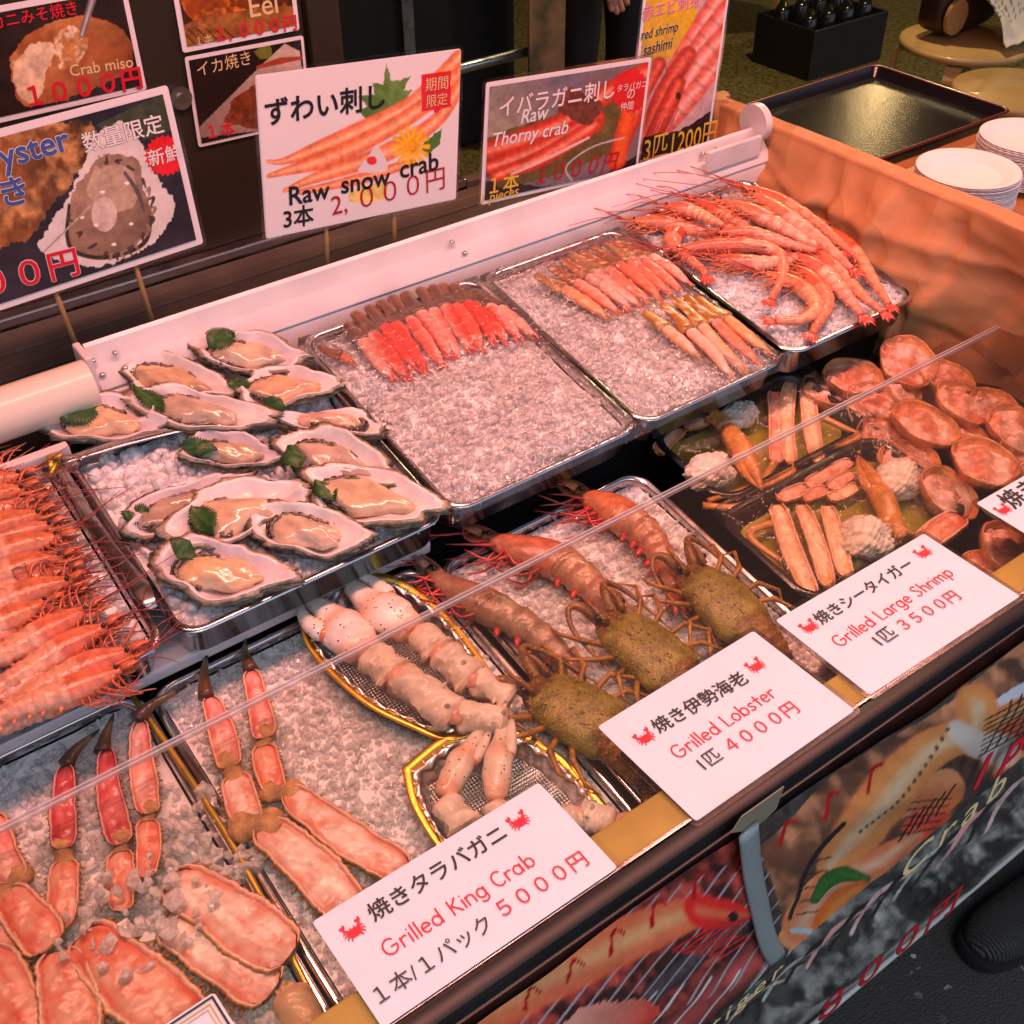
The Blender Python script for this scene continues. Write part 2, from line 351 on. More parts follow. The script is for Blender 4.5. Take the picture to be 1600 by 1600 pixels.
# ------------------------------------------------------------------ printed pictures (flat sheets whose print is a dense coloured grid)
def inpoly(X, Y, P):
    ins = np.zeros(X.shape, bool); n = len(P)
    for i in range(n):
        x1, y1 = P[i]; x2, y2 = P[(i+1) % n]
        if y1 == y2: continue
        c = ((y1 > Y) != (y2 > Y)) & (X < (x2-x1)*(Y-y1)/(y2-y1)+x1); ins ^= c
    return ins
class Print:
    def __init__(s, sh, nu, nv, base, margin=0.0, n=.0008):
        s.sh = sh; s.nu = nu; s.nv = nv; s.n = n
        u = np.linspace(-sh.w/2+margin, sh.w/2-margin, nu); v = np.linspace(-sh.h/2+margin, sh.h/2-margin, nv)
        s.u, s.v = np.meshgrid(u, v); s.W = sh.P(s.u.ravel(), s.v.ravel(), np.full(nu*nv, n)); x, y = pj(s.W)
        s.X = x.reshape(nv, nu); s.Y = y.reshape(nv, nu); s.C = np.tile(np.array(base, float), (nv, nu, 1))
    def _mix(s, m, col): s.C = s.C*(1-m[..., None]) + np.asarray(col)*m[..., None]
    def noise(s, amp, scale, seed=0, mask=None):
        q = 1 + amp*(vnoise(s.X, s.Y, scale, seed, 4)-.5)*2
        if mask is not None: q = np.where(mask, q, 1)
        s.C *= q[..., None]
    def fill(s, P, c1, c2=None, g=None, smooth=True, namp=.0, nsc=12, seed=0, wob=0, mix2=0, c3=None):
        P = np.array(P, float)
        if smooth: P = path(np.vstack([P, P[:1]]), 60)[:-1]
        X, Y = s.X, s.Y
        if wob: X = X + wob*(vnoise(s.X, s.Y, 9, seed+3)-.5)*2; Y = Y + wob*(vnoise(s.X, s.Y, 9, seed+8)-.5)*2
        m = inpoly(X, Y, P).astype(float)
        col = np.tile(np.array(c1, float), (s.nv, s.nu, 1))
        if c2 is not None:
            (ax, ay), (bx, by) = g; t = np.clip(((s.X-ax)*(bx-ax)+(s.Y-ay)*(by-ay))/((bx-ax)**2+(by-ay)**2), 0, 1)[..., None]
            col = col*(1-t) + np.array(c2)*t
        if c3 is not None:
            t = np.clip((vnoise(s.X, s.Y, nsc*1.4, seed+5)-.45)*5, 0, 1)[..., None]; col = col*(1-t)+np.array(c3)*t
        if namp: col = col*(1+namp*2*(vnoise(s.X, s.Y, nsc, seed, 4)-.5))[..., None]
        s._mix(m, np.clip(col, 0, 1)); return m
    def stroke(s, P, wd, c, edge=None, hi=None, n=30, namp=.0, nsc=6, seed=0, bands=0):
        P = path(np.array(P, float), n); wd = np.interp(np.linspace(0, 1, n), np.linspace(0, 1, len(np.atleast_1d(wd))), np.atleast_1d(wd))
        best = np.full(s.X.shape, 9.0); tt = np.zeros(s.X.shape)
        x0, x1, y0, y1 = P[:, 0].min()-wd.max(), P[:, 0].max()+wd.max(), P[:, 1].min()-wd.max(), P[:, 1].max()+wd.max()
        box = (s.X > x0) & (s.X < x1) & (s.Y > y0) & (s.Y < y1)
        if not box.any(): return
        X = s.X[box]; Y = s.Y[box]; b = np.full(X.shape, 9.0); tv = np.zeros(X.shape)
        for i in range(n-1):
            d = P[i+1]-P[i]; L = d@d+1e-9; t = np.clip(((X-P[i][0])*d[0]+(Y-P[i][1])*d[1])/L, 0, 1)
            q = np.hypot(X-P[i][0]-t*d[0], Y-P[i][1]-t*d[1])/((wd[i]*(1-t)+wd[i+1]*t)/2+1e-6)
            k = q < b; b = np.where(k, q, b); tv = np.where(k, (i+t)/(n-1), tv)
        best[box] = b; tt[box] = tv
        m = np.clip((1-best)*4, 0, 1); e = np.clip(best, 0, 1)[..., None]
        col = np.tile(np.array(c, float), (s.nv, s.nu, 1))
        if edge is not None: col = col*(1-e**2) + np.array(edge)*e**2
        if hi is not None: h = np.clip(1-best*2.4, 0, 1)[..., None]; col = col*(1-h)+np.array(hi)*h
        if bands: col = col*(1-.25*(np.mod(tt*bands, 1) < .22))[..., None]
        if namp: col = col*(1+namp*2*(vnoise(s.X, s.Y, nsc, seed, 3)-.5))[..., None]
        s._mix(m, np.clip(col, 0, 1))
    def disc(s, c, rx, ry, col, **k):
        a = np.linspace(0, 2*math.pi, 24, endpoint=False); s.fill(np.c_[c[0]+rx*np.cos(a), c[1]+ry*np.sin(a)], col, smooth=False, **k)
    def build(s, name, parent, bulge=None, m='print', grain=.16):
        V = s.W.copy(); dk = np.clip((.72-s.C.min(-1))*3, 0, 1)[..., None]
        s.C = s.C*(1+dk*grain*2.2*(vnoise(s.X, s.Y, 5, 31, 3)-.5)[..., None]+dk*grain*2.6*(vnoise(s.X, s.Y, 16, 37, 3)-.5)[..., None])
        if bulge is not None: V = V + bulge(s.u.ravel(), s.v.ravel())[:, None]*s.sh.N
        i = np.arange(s.nu*s.nv).reshape(s.nv, s.nu); F = np.stack([i[:-1, :-1], i[:-1, 1:], i[1:, 1:], i[1:, :-1]], -1).reshape(-1, 4).tolist()
        mb = MB(); mb.add(V, F, np.clip(s.C, 0, 1).reshape(-1, 3)); return mb.build(name, m, parent, bulge is not None)
def burst(c, r, n=22, k=.86, ry=None):
    a = np.linspace(0, 2*math.pi, n*2, endpoint=False); q = np.where(np.arange(n*2) % 2, k, 1.0)
    return np.c_[c[0]+r*q*np.cos(a), c[1]+(ry or r)*q*np.sin(a)]
# ================================================================== ground, room, lamps
def sheet_mesh(x0, x1, y0, y1, z): return MB().add([(x0, y0, z), (x1, y0, z), (x1, y1, z), (x0, y1, z)], [(0, 1, 2, 3)])
def asphalt_mat():
    m = mat('asphalt', (.014, .0145, .016), .75, bump=.9, bscale=260, bdist=.004)
    t = m.node_tree; b = t.nodes['Principled BSDF']; tc = t.nodes.new('ShaderNodeTexCoord')
    v = t.nodes.new('ShaderNodeTexVoronoi'); v.inputs['Scale'].default_value = 120; v.inputs['Randomness'].default_value = 1
    rp = t.nodes.new('ShaderNodeValToRGB'); e = rp.color_ramp.elements; e[0].position = .90; e[0].color = (.012, .0125, .014, 1); e[1].position = .97; e[1].color = (.22, .21, .20, 1)
    t.links.new(tc.outputs['Object'], v.inputs['Vector']); t.links.new(v.outputs['Color'], rp.inputs['Fac']); t.links.new(rp.outputs['Color'], b.inputs['Base Color'])
    return m
solo(sheet_mesh(-60, 60, -60, 60, -.004), 'street', asphalt_mat(), 'dark speckled asphalt of the street in front of the counter', 'street', kind='structure', smooth=False)
solo(sheet_mesh(-3, 8, .72, 6.5, 0), 'shop_floor', mat('terrazzo', (.15, .125, .045), .45, nvar=.75, nscale=55, bump=.1), 'mottled brown green terrazzo floor of the dim shop', 'floor', kind='structure', smooth=False)
room = thing('shop_building', 'dim shop room with walls and ceiling behind the counter', 'building', (2.5, 6.5, 0))
mw = mat('room_wall', (.10, .085, .06), .7, nvar=.2, nscale=4)
MB().box((-3.1, 6.5, 0), (8.1, 6.6, 2.8)).build('wall', mw, room, False)
MB().box((-3.1, .72, 0), (-3.0, 6.498, 2.8)).build('wall', mw, room, False)
MB().box((8.0, .72, 0), (8.1, 6.498, 2.8)).build('wall', mw, room, False)
MB().box((-3.1, .70, 2.803), (8.1, 6.6, 2.9)).build('ceiling', mw, room, False)
aw = thing('added_awning', 'unseen cloth roof added out front to hold sky light off the counter', 'added_awning', (2.5, .7, 2.55))  # out of view, added to keep sun and much of the sky off the counter
MB().add([(-3.1, .698, 2.80), (8.1, .698, 2.80), (8.1, -.40, 2.45), (-3.1, -.40, 2.45), (-3.1, .698, 2.81), (8.1, .698, 2.81), (8.1, -.40, 2.46), (-3.1, -.40, 2.46)], [(0, 1, 2, 3), (7, 6, 5, 4), (0, 4, 5, 1), (1, 5, 6, 2), (2, 6, 7, 3), (3, 7, 4, 0)]).build('canopy', mat('added_awning_cloth', (.30, .12, .08), .8), aw, False)
for x in (-3.0, 2.4, 8.0): MB().tube([(x, .69, 2.3), (x, -.38, 2.44)], .015, 8).build('arm', 'steel_dull', aw)

def hanging_lamp(x, y, z, power, col, label, rad=.05, group='pink tinted lamps hanging over the counter'):
    t = thing('hanging_lamp', label, 'lamp', (x, y, z), group)
    a = [(.02, .17), (.05, .165), (.075, .12), (.13, 0), (.128, 0), (.073, .115), (.048, .158), (.02, .163)]
    MB().lathe(a, (x, y, z)).build('lamp_shade', 'white_plastic', t)
    MB().blob((x, y, z+.05), (.04, .04, .05), 3).build('bulb', mat('bulb_glow', (1, 1, 1), .4, emis=col, estr=6), t)
    MB().tube([(x, y, z+.16), (x, y, 2.803)], .004, 6).build('cord', 'dark', t)
    l = bpy.data.lights.new('lamp_light', 'SPOT'); l.energy = power; l.color = col; l.shadow_soft_size = rad; l.spot_size = R(165); l.spot_blend = .6
    o = bpy.data.objects.new('lamp_light', l); COL.objects.link(o); o.parent = t; o.location = (0, 0, -.02)
PINK = (1, .375, .295)
def tube_lamp(x, y, z, ln, power, col, label):
    t = thing('tube_lamp', label, 'lamp', (x, y, z), 'pink tinted tube lamps hanging over the counter')
    b = MB(); b.box((x-ln/2-.02, y-.045, z+.02), (x+ln/2+.02, y+.045, z+.06), bev=.006); b.build('housing', 'white_plastic', t)
    MB().tube([(x-ln/2, y, z), (x+ln/2, y, z)], .014, 12).build('glass_tube', mat('tube_glow', (1, 1, 1), .4, emis=col, estr=3), t)
    for s_ in (-1, 1): MB().tube([(x+s_*ln*.4, y, z+.06), (x+s_*ln*.4, y, 2.70)], .003, 6).build('cord', 'dark', t)
    l = bpy.data.lights.new('lamp_light', 'AREA'); l.shape = 'RECTANGLE'; l.size = ln; l.size_y = .10; l.energy = power; l.color = col; l.spread = R(170)
    o = bpy.data.objects.new('lamp_light', l); COL.objects.link(o); o.parent = t; o.location = (0, 0, -.018)
tube_lamp(.30, .72, 1.95, 1.0, 12.8, PINK, 'pink tube lamp over the oysters and king crab')
tube_lamp(1.42, .74, 1.95, 1.0, 12.8, PINK, 'pink tube lamp over the red shrimp and paper plates')
hanging_lamp(5.3, 3.9, 2.35, 34, (1, .66, .28), 'warm yellow lamp deep inside the dim shop', group='lamps inside the shop')
hanging_lamp(3.1, 2.35, 2.35, 95, (1, .74, .38), 'added warm lamp out of view, brightening the floor around the wooden stools', group='lamps inside the shop')  # extra lamp with no known source, added to brighten floor, stools and crate

# ================================================================== display counter
cn = thing('display_counter', 'seafood counter with white plastic rear rail, wooden ledge and black front trim', 'counter', (.6, .7, 0))
X0, X1 = -.75, 1.298
MB().box((X0, .3515, .30), (X1+.06, .3590, .780)).build('front_panel', 'dark', cn, False)
MB().box((X0, .40, .02), (X1, 1.10, .60)).build('body', 'dark', cn, False)
MB().box((X0, .40, .602), (X1, .80, .625)).build('lower_deck', 'dark', cn, False)
b = MB()                                                                            # rounded black trim with a bright edge
b.box((X0, .339, .782), (X1+.06, .356, .797), bev=.003); autosmooth(b.build('front_trim', 'dark', cn))
MB().box((X0, .3565, .789), (X1, .3595, .7965)).build('trim_edge', 'steel', cn, False)
MB().box((X0, .360, .74), (X1, .394, .793), bev=.002).build('wooden_ledge', mat('ledge_tape', (.50, .36, .06), .4, coat=.3, nvar=.2, nscale=25), cn, False)
n = nrm(UP); ey = unit((0, 1, .163)); ex = np.array((1., 0, 0))
org = np.array((0, .741, .8375))
MB().box((X0, .012, -.068), (.450, .33, -.052), bev=.003, fr=(org, ex, ey, n)).build('upper_deck', 'white_plastic', cn, False)
MB().box((.453, .06, -.068), (X1, .33, -.054), fr=(org, ex, ey, n)).build('upper_deck', 'dark', cn, False)
MB().box((X0, .79, .625), (X1, .80, .77)).build('riser', 'dark', cn, False)
# white rear rail: outline in (y, z), drawn along x
prof = [(1.088, .936), (1.085, .938), (1.0815, .935), (1.0765, .917), (1.0745, .9145), (1.0585, .8975), (1.0575, .895), (1.0595, .893), (1.0575, .889), (1.0555, .86), (1.053, .80), (1.09, .80), (1.09, .932)]
def extrude(pr, x0, x1):
    a = np.array([(x0, y, z) for y, z in pr]); return MB().prism(a, (x1-x0, 0, 0))
xr0 = un(132, 548, Vy(1.085))[0]
rail_o = autosmooth(extrude(prof, xr0, 1.225).build('rear_rail', 'white_plastic', cn), 25)
# roller cover and black gap left of the rail
pr2 = [(1.045+.026*math.cos(t), .915+.026*math.sin(t)) for t in np.linspace(0, 2*math.pi, 24, endpoint=False)]
autosmooth(extrude(pr2, X0, xr0-.012).build('roller_cover', mat('cream_plastic', (.74, .66, .54), .35, coat=.2), cn), 30)
MB().box((X0, 1.0, .80), (xr0-.004, 1.085, .872)).build('rail_gap', 'dark', cn, False)
MB().box((X0, .992, .86), (un(85, 668, UP)[0], 1.004, .890), bev=.002).build('rear_strip', 'white_plastic', cn, False)
b = MB(); b.box((xr0-.006, 1.052, .855), (xr0+.10, 1.0565, .893), bev=.002)
b.box((xr0-.010, 1.052, .85), (xr0-.002, 1.09, .94), bev=.002); b.build('bracket', 'white_plastic', cn, False)
fs = unit((0, -(.934-.900), -(1.078-1.0615))); fn = unit(np.cross((1, 0, 0), unit((0, 1.078-1.0615, .934-.900)))); fn = fn if fn[1] < 0 else -fn
def rail_screw(px, py, r=.0035):
    q = un(px, py, (tuple(fn), float(fn@np.array((0, 1.07, .917)))))
    MB().blob(q+fn*.0006, (r, r, r*.6), 2).build('screw', 'steel_dull' if r > .003 else 'dark', rail_o)
for s_ in ((706, 378), (726, 395), (180, 551), (145, 563), (195, 574), (160, 585), (1098, 240), (1120, 232), (1112, 252)): rail_screw(*s_)
# round end cap on the rail
c = un(1140, 222, Vy(1.083)); t = np.linspace(0, 2*math.pi, 30, endpoint=False)
b = MB(); b.prism(np.c_[np.full(30, 1.205)+0, c[1]+.026*np.cos(t), .944+.026*np.sin(t)], (.012, 0, 0)); b.prism(np.c_[np.full(30, 1.217), c[1]+.020*np.cos(t), .944+.020*np.sin(t)], (.006, 0, 0))
autosmooth(b.build('end_cap', 'white_plastic', cn), 30)
MB().box((1.10, 1.060, .905), (1.203, 1.0665, .935), bev=.002).build('bracket', 'white_plastic', cn, False)
MB().box((1.225, 1.058, .72), (1.296, 1.09, .895), bev=.004).build('end_block', 'white_plastic', cn, False)

# acrylic sheet over the lower goods
g0 = un(0, 1330, Hz(.801)); g1 = un(1600, 465, Hz(.801))
ac = thing('acrylic_sheet', 'clear acrylic cover sheet lying over the front row of seafood', 'acrylic sheet', (.5, .5, .795))
yb = (g0[1]+g1[1])/2 - .002
MB().add([(X0, .358, .7965), (X1, .358, .7965), (X1, yb, .7965), (X0, yb, .7965)], [(0, 1, 2, 3)]).build('sheet', 'acrylic', ac, False)
for k in range(2): MB().box((X0, yb+.0003+.0042*k, .7935), (X1, yb+.0018+.0042*k, .7985), bev=.0005).build('polished_edge', 'acrylic_edge', ac, False)

# ================================================================== paper wrapped side board
sb = thing('paper_side_board', 'tall side board wrapped in creased brown kraft paper', 'side board', (1.33, .8, .62))
ny, nz = 260, 110
XT, ZT, YE = 1.262, .937, 1.200
def board_face():
    y = np.linspace(.33, YE, ny); P = np.zeros((nz, ny, 3)); up_ = np.clip((y-.56)/.20, 0, 1)**1.5           # beside the upper row / the lower row
    zb = .66; xb = 1.293*(1-up_)+1.178*up_
    for k in range(nz):
        q = k/(nz-1)
        if q < .62: f = q/.62; z = zb+(ZT-.006-zb)*f+0*y; g_ = np.clip((z-.842)/(ZT-.006-.842), 0, 1); x = (1-up_)*(xb+(XT-.030-xb)*f)+up_*(xb+(XT-.030-xb)*g_**.8)
        elif q < .70: a = (q-.62)/.08*math.pi/2; x = XT-.024-.006*math.cos(a)+0*y; z = ZT-.006+.006*math.sin(a)+0*y
        elif q < .9: x = XT-.024+.024*(q-.70)/.2+0*y; z = ZT+0*y
        else: x = XT+.001+0*y; z = ZT-.25*(q-.9)/.1+0*y
        P[k, :, 0] = x; P[k, :, 1] = y; P[k, :, 2] = z
    YY = P[:, :, 1]; ZZ = P[:, :, 2]; fq = np.clip(np.arange(nz)/(nz-1)/.62, 0, 1)[:, None]; inn = np.clip((1-fq)*14, 0, 1)*np.clip(fq*10, .3, 1)
    w1 = 1-np.abs(vnoise(YY*1.0+ZZ*.9, ZZ*1.6-YY*.35, .085, 3, 2)-.5)*2; w2 = 1-np.abs(vnoise(YY*1.1-ZZ*.6, ZZ*.6+YY*.3, .045, 9, 2)-.5)*2
    big = vnoise(YY*1.0, ZZ*.5+YY*.3, .12, 6, 2)-.5
    def facet(u, v, s, sd):                                                  # random heights joined by flat facets: sharp paper creases
        u = u/s+.35*np.sin(v/s*1.7+sd); v = v/s+.3*np.sin(u*1.3+sd*2); i = np.floor(u); j = np.floor(v); fu = u-i; fv = v-j
        h = lambda a_, b_: np.mod(np.sin(a_*127.1+b_*311.7+sd*74.7)*43758.5453, 1)
        lo = h(i, j)+(h(i+1, j)-h(i, j))*fu+(h(i+1, j+1)-h(i+1, j))*fv; hi = h(i, j)+(h(i, j+1)-h(i, j))*fv+(h(i+1, j+1)-h(i, j+1))*fu
        return np.where(fu > fv, lo, hi)-.5
    fac = facet(YY*1.0+ZZ*.5, ZZ*.8-YY*.3, .062, 2.0)+.5*facet(YY*.9-ZZ*.7, ZZ*.9+YY*.2, .031, 5.0)
    crs = 0*YY; gk = np.random.default_rng(5)
    for q in range(46):                                                      # folded creases, most of them running down the sheet
        y0_ = gk.uniform(.33, YE); z0_ = gk.uniform(.66, .93); an = gk.normal(math.pi/2, .45) if q % 3 else gk.normal(.3, .3); d1 = (YY-y0_)*math.cos(an)+(ZZ-z0_)*math.sin(an); d2 = -(YY-y0_)*math.sin(an)+(ZZ-z0_)*math.cos(an)
        ll = gk.uniform(.03, .12); wd = gk.uniform(.008, .026); crs = crs+gk.choice((-1, 1))*gk.uniform(.005, .013)*np.clip(1-np.abs(d2)/wd*np.where(d2 > 0, 1, .45), 0, 1)*np.clip(1-(d1/ll)**2, 0, 1)
    P[:, :, 0] -= inn*(.006*fac + .016*big*(.3+.7*(1-fq)) + crs)
    lip = np.exp(-((fq-.80)/.035)**2)*(np.arange(nz)[:, None] < nz*.62); P[:, :, 0] -= lip*(.006+.004*vnoise(YY, ZZ*0, .09, 4)); P[:, :, 0] += np.exp(-((fq-.70)/.04)**2)*.004
    top = (ZZ > ZT-.002); P[:, :, 2] += np.where(top, .005*(vnoise(YY, P[:, :, 0], .07, 5)-.5), 0)
    i = np.arange(nz*ny).reshape(nz, ny); F = np.stack([i[:-1, :-1], i[1:, :-1], i[1:, 1:], i[:-1, 1:]], -1).reshape(-1, 4).tolist()
    return P.reshape(-1, 3), F
b = MB(); b.add(*board_face()); b.build('paper_wrap', 'kraft', sb)
b = MB()                                                                              # crumpled end of the wrap at the far corner
V, F = ico(4); V = V.copy(); q = V*np.array((.050, .020, .12)); q += V*(.014*np.abs(np.sin(V[:, :1]*7+V[:, 2:]*9)*np.cos(V[:, 2:]*6-V[:, 1:2]*5)))
b.add(np.clip(q, (-.06, -.03, -.2), (.045, .03, .075)) + np.array((1.222, YE-.004, .868)), F); autosmooth(b.build('paper_corner', 'kraft', sb), 50)
MB().box((1.236, .735, .60), (XT-.001, YE-.003, ZT-.006)).build('board_core', 'kraft', sb, False)

# ================================================================== wood side table, lacquer tray, plates
tb = thing('side_table', 'brown wooden side table holding plates and a black tray', 'table', (1.75, 1.0, 0))
MB().box((1.352, .60, .815), (1.735, 1.285, .84), bev=.003).build('tabletop', 'wood', tb, False)
for x, y in ((1.40, .65), (1.70, .65), (1.40, 1.25), (1.70, 1.25)): MB().box((x-.025, y-.025, 0), (x+.025, y+.025, .815)).build('leg', 'wood', tb, False)

def rim_tray(name, label, cat, x0, x1, y0, y1, pl, depth, m, r=.022, rimw=.004, m_rim=None, th=.0012, flare=.006, group=None, z0=None):
    zc = zpl(pl, (x0+x1)/2, (y0+y1)/2); N = nrm(pl)
    t = thing(name, label, cat, ((x0+x1)/2, (y0+y1)/2, zc-depth), group)
    def ring(ins, h):
        q = rrect(x0+ins, x1-ins, y0+ins, y1-ins, max(.004, r-ins*.6)); z = np.array([zpl(pl, a, b_) for a, b_ in q]); return np.c_[q, z] + N*h
    b = MB(); w = rimw
    b.rings([ring(flare+.003, -depth-.001), ring(flare, -depth+.003), ring(w+.001, -.003), ring(w, -.0015)], (.5, .5, .5), (True, False))
    b.rings([ring(w+th, -.0015), ring(w+th+.001, -.003), ring(flare+th, -depth+.004), ring(flare+.004, -depth+.001)], (.5, .5, .5), (False, True))
    autosmooth(b.build('tray_body', m, t), 40)
    b = MB(); b.rings([ring(w, -.002), ring(0, -.0025), ring(-.001, -.001), ring(.0005, .0006), ring(w-.0005, .0006), ring(w+th+.0002, -.0012)], (.5, .5, .5), (False, False))
    autosmooth(b.build('rolled_rim', m_rim or m, t), 50)
    return t
bt = rim_tray('serving_tray', 'large black lacquer serving tray with a dark red rim', 'tray', 1.408, 1.745, 1.017, 1.300, Hz(.861), .017, mat('black_lacquer', (.012, .011, .012), .15, coat=.4, bump=.3, bscale=420, bdist=.0006), .02, .004, mat('red_rim', (.09, .012, .012), .3, coat=.4), flare=.012)

def plate_mesh():
    rr = .069; k = 72
    def wob(a): return 1+.0  # noqa
    pr = [(.002, .0012), (.044, .0012), (.047, .0022), (.056, .0085), (.066, .0112), (rr, .0116), (rr, .0106), (.066, .0100), (.056, .0072), (.047, .0010), (.044, 0), (.002, 0)]
    a = np.linspace(0, 2*math.pi, k, endpoint=False); rings = []
    for i, (q, z) in enumerate(pr):
        fl = .0006*np.cos(a*36)*(1 if .047 < q < .068 else 0)
        rings.append(np.c_[q*np.cos(a), q*np.sin(a), z+fl])
    b = MB(); b.rings(rings, (.8, .8, .8), (True, True)); return b
paper = mat('paper_plate', (.80, .77, .76), .6)
def stack(px, py, n, where, z0=.8405, step=.0023):
    top = un(px, py, Hz(z0+n*step+.009)); first = None
    for k in range(n):
        lab = ('round white top plate of the stack ' if k == n-1 else 'white paper plate under the top plate, stack ')+where
        if plate0[0] is None:
            plate0[0] = solo(plate_mesh(), 'paper_plate', paper, lab, 'plate', 'paper plates stacked on the side table'); o = plate0[0]
        else:
            o = plate0[0].copy(); COL.objects.link(o); o['label'] = lab
        o.location = (top[0]+random.uniform(-.0012, .0012), top[1]+random.uniform(-.0012, .0012), z0+k*step); o.rotation_euler = (0, 0, random.uniform(0, 6))
plate0 = [None]
stack(1514, 262, 27, 'nearer the paper side board')
stack(1608, 212, 25, 'beside the black tray')

# ================================================================== inside of the shop
dk = mat('dark_panel', (.030, .022, .015), .35, nvar=.2, nscale=5, coat=.15)
pn = thing('dark_wall_panel', 'dark brown panel wall carrying three food posters', 'wall panel', (0, 1.33, .9))
xp = un(478, 100, Vy(1.31))[0]; xq = un(540, 130, Vy(1.31))[0]
MB().box((-.9, 1.31, .86), (xp, 1.36, 2.3)).build('panel', dk, pn, False)
MB().box((xp+.001, 1.318, .86), (xq-.045, 1.36, 2.3)).build('door_frame', mat('dark_frame', (.045, .034, .02), .4), pn, False)
MB().box((xq-.044, 1.305, .86), (xq, 1.36, 2.3), bev=.003).build('door_frame', dk, pn, False)
q = un(281, 152, Vy(1.308)); b = MB(); t = np.linspace(0, 2*math.pi, 24, endpoint=False)
b.prism(np.c_[q[0]+.013*np.cos(t), np.full(24, 1.309), q[2]+.013*np.sin(t)], (0, -.006, 0)); b.prism(np.c_[q[0]+.006*np.cos(t), np.full(24, 1.303), q[2]+.006*np.sin(t)], (0, -.003, 0)); b.build('lock', 'steel_dull', pn, False)
sl = thing('slatted_worktop', 'grey slatted board and steel edge strip behind the white rail', 'worktop', (.3, 1.2, .85))
gm = mat('grey_slats', (.10, .088, .07), .45, nvar=.25, nscale=20)
for k in range(7): MB().box((-.9, 1.094+.0275*k, .855), (1.10, 1.1195+.0275*k, .872+.0015*(k % 2)), bev=.002).build('slat', gm, sl, False)
MB().box((-.9, 1.288, .85), (.86, 1.307, .884), bev=.002).build('edge_strip', 'steel_dull', sl, False)
MB().box((.861, 1.288, .85), (1.10, 1.307, .880), bev=.002).build('edge_strip', gm, sl, False)
cb = thing('black_cabinet', 'tall black cabinet in the dark back of the shop', 'cabinet', (2.0, 3.6, 0))
MB().box((.6, 3.22, 0), (un(806, 165, Vy(3.22))[0], 3.9, 2.0), bev=.01).build('cabinet_body', 'dark', cb, False); cab_o = cb.children[0]
b = MB(); xk = un(640, 40, Vy(3.2))[0]; b.box((xk-.02, 3.205, .25), (xk+.02, 3.218, 1.95)); b.build('handle_strip', 'steel_dull', cab_o, False)
# steel frame: post and rail
fr = thing('pipe_stand', 'steel pipe post and crossbar with taped paper beside the dark doorway', 'frame', (1.5, 1.9, 0))
pa = un(845, 60, Vy(1.9)); pb = un(846, 105, Vy(1.9))
MB().tube([(pa[0], 1.9, 0), (pa[0], 1.9, 2.3)], .014, 12).build('post', 'steel_dull', fr)
ra = un(560, 147, Vy(1.9)); rb = un(838, 95, Vy(1.9)); MB().tube([ra, (rb[0], 1.9, ra[2])], .010, 10).build('crossbar', 'steel_dull', fr)
q = un(826, 40, Vy(1.895)); b = MB(); b.box((pa[0]-.045, 1.878, pb[2]-.01), (pa[0]+.045, 1.884, pb[2]+.4), bev=.001); b.build('taped_paper', mat('taped_paper', (.20, .14, .06), .6, ncol=(.03, .05, .02), nscale=12), fr, False)
gp = thing('green_column', 'narrow olive green column behind the steel post', 'column', (2.6, 3.0, 0))
xa = un(866, 60, Vy(3.0))[0]; xb = un(897, 60, Vy(3.0))[0]; MB().box((xa, 3.0, 0), (xb, 3.1, 2.6), bev=.005).build('shaft', mat('olive_paint', (.10, .11, .03), .6, nvar=.4, nscale=60, bump=.3), gp, False)
MB().box((xa-.02, 2.98, 0), (xb+.02, 3.12, .08), bev=.004).build('plinth', 'dark', gp, False)

def bent_stool(cx, cyy, rz, label, zs=.44, rs=.175, legs=4):
    t = thing('bentwood_stool', label, 'stool', (cx, cyy, 0), 'round bentwood stools in the shop')
    k = 40; b = MB(); b.lathe([(.002, zs), (rs-.008, zs), (rs-.002, zs-.003), (rs, zs-.010), (rs-.002, zs-.018), (rs-.008, zs-.021), (.002, zs-.021)], (cx, cyy, 0), k); b.build('seat', 'ply', t)
    for i in range(legs):
        a = rz + i*math.pi*2/legs; d = np.array((math.cos(a), math.sin(a), 0)); s = np.array((-d[1], d[0], 0)); pts = []
        c0 = np.array((cx, cyy, 0.)); ro = rs+.004
        pp = [(rs*.45, zs-.030), (rs*.8, zs-.030)] + [(ro-.05+.05*math.sin(u), zs-.080+.05*math.cos(u)) for u in np.linspace(0.25, 1.57, 7)] + [(ro+.004, .2), (ro+.012, 0)]
        th = .017; out = []
        for j, (r_, z_) in enumerate(pp):
            r0, z0 = pp[max(0, j-1)]; r1, z1 = pp[min(len(pp)-1, j+1)]; tx, tz = unit((r1-r0, z1-z0)); nx, nz_ = tz, -tx
            out.append([c0 + d*(r_+nx*o) + s*w_ + np.array((0, 0, max(0, z_+nz_*o))) for o, w_ in ((-th/2, -.022), (th/2, -.022), (th/2, .022), (-th/2, .022))])
        b = MB(); b.rings([np.array(o) for o in out], (.5, .5, .5)); autosmooth(b.build('leg', 'ply', t), 30)
    return t
s1 = un(1508, 62, Hz(.44)); bent_stool(s1[0], s1[1], .5, 'bentwood stool carrying a brown bag and white lace clothing', rs=.19)
s2 = un(1592, 138, Hz(.44)); bent_stool(s2[0], s2[1], .2, 'empty round bentwood stool right behind the paper plates')
f1 = un(1212, 80, Hz(0)); bent_stool(f1[0]+.02, f1[1]+.22, -1.65, 'bentwood stool whose legs stand on the floor left of the black crate', rs=.2)

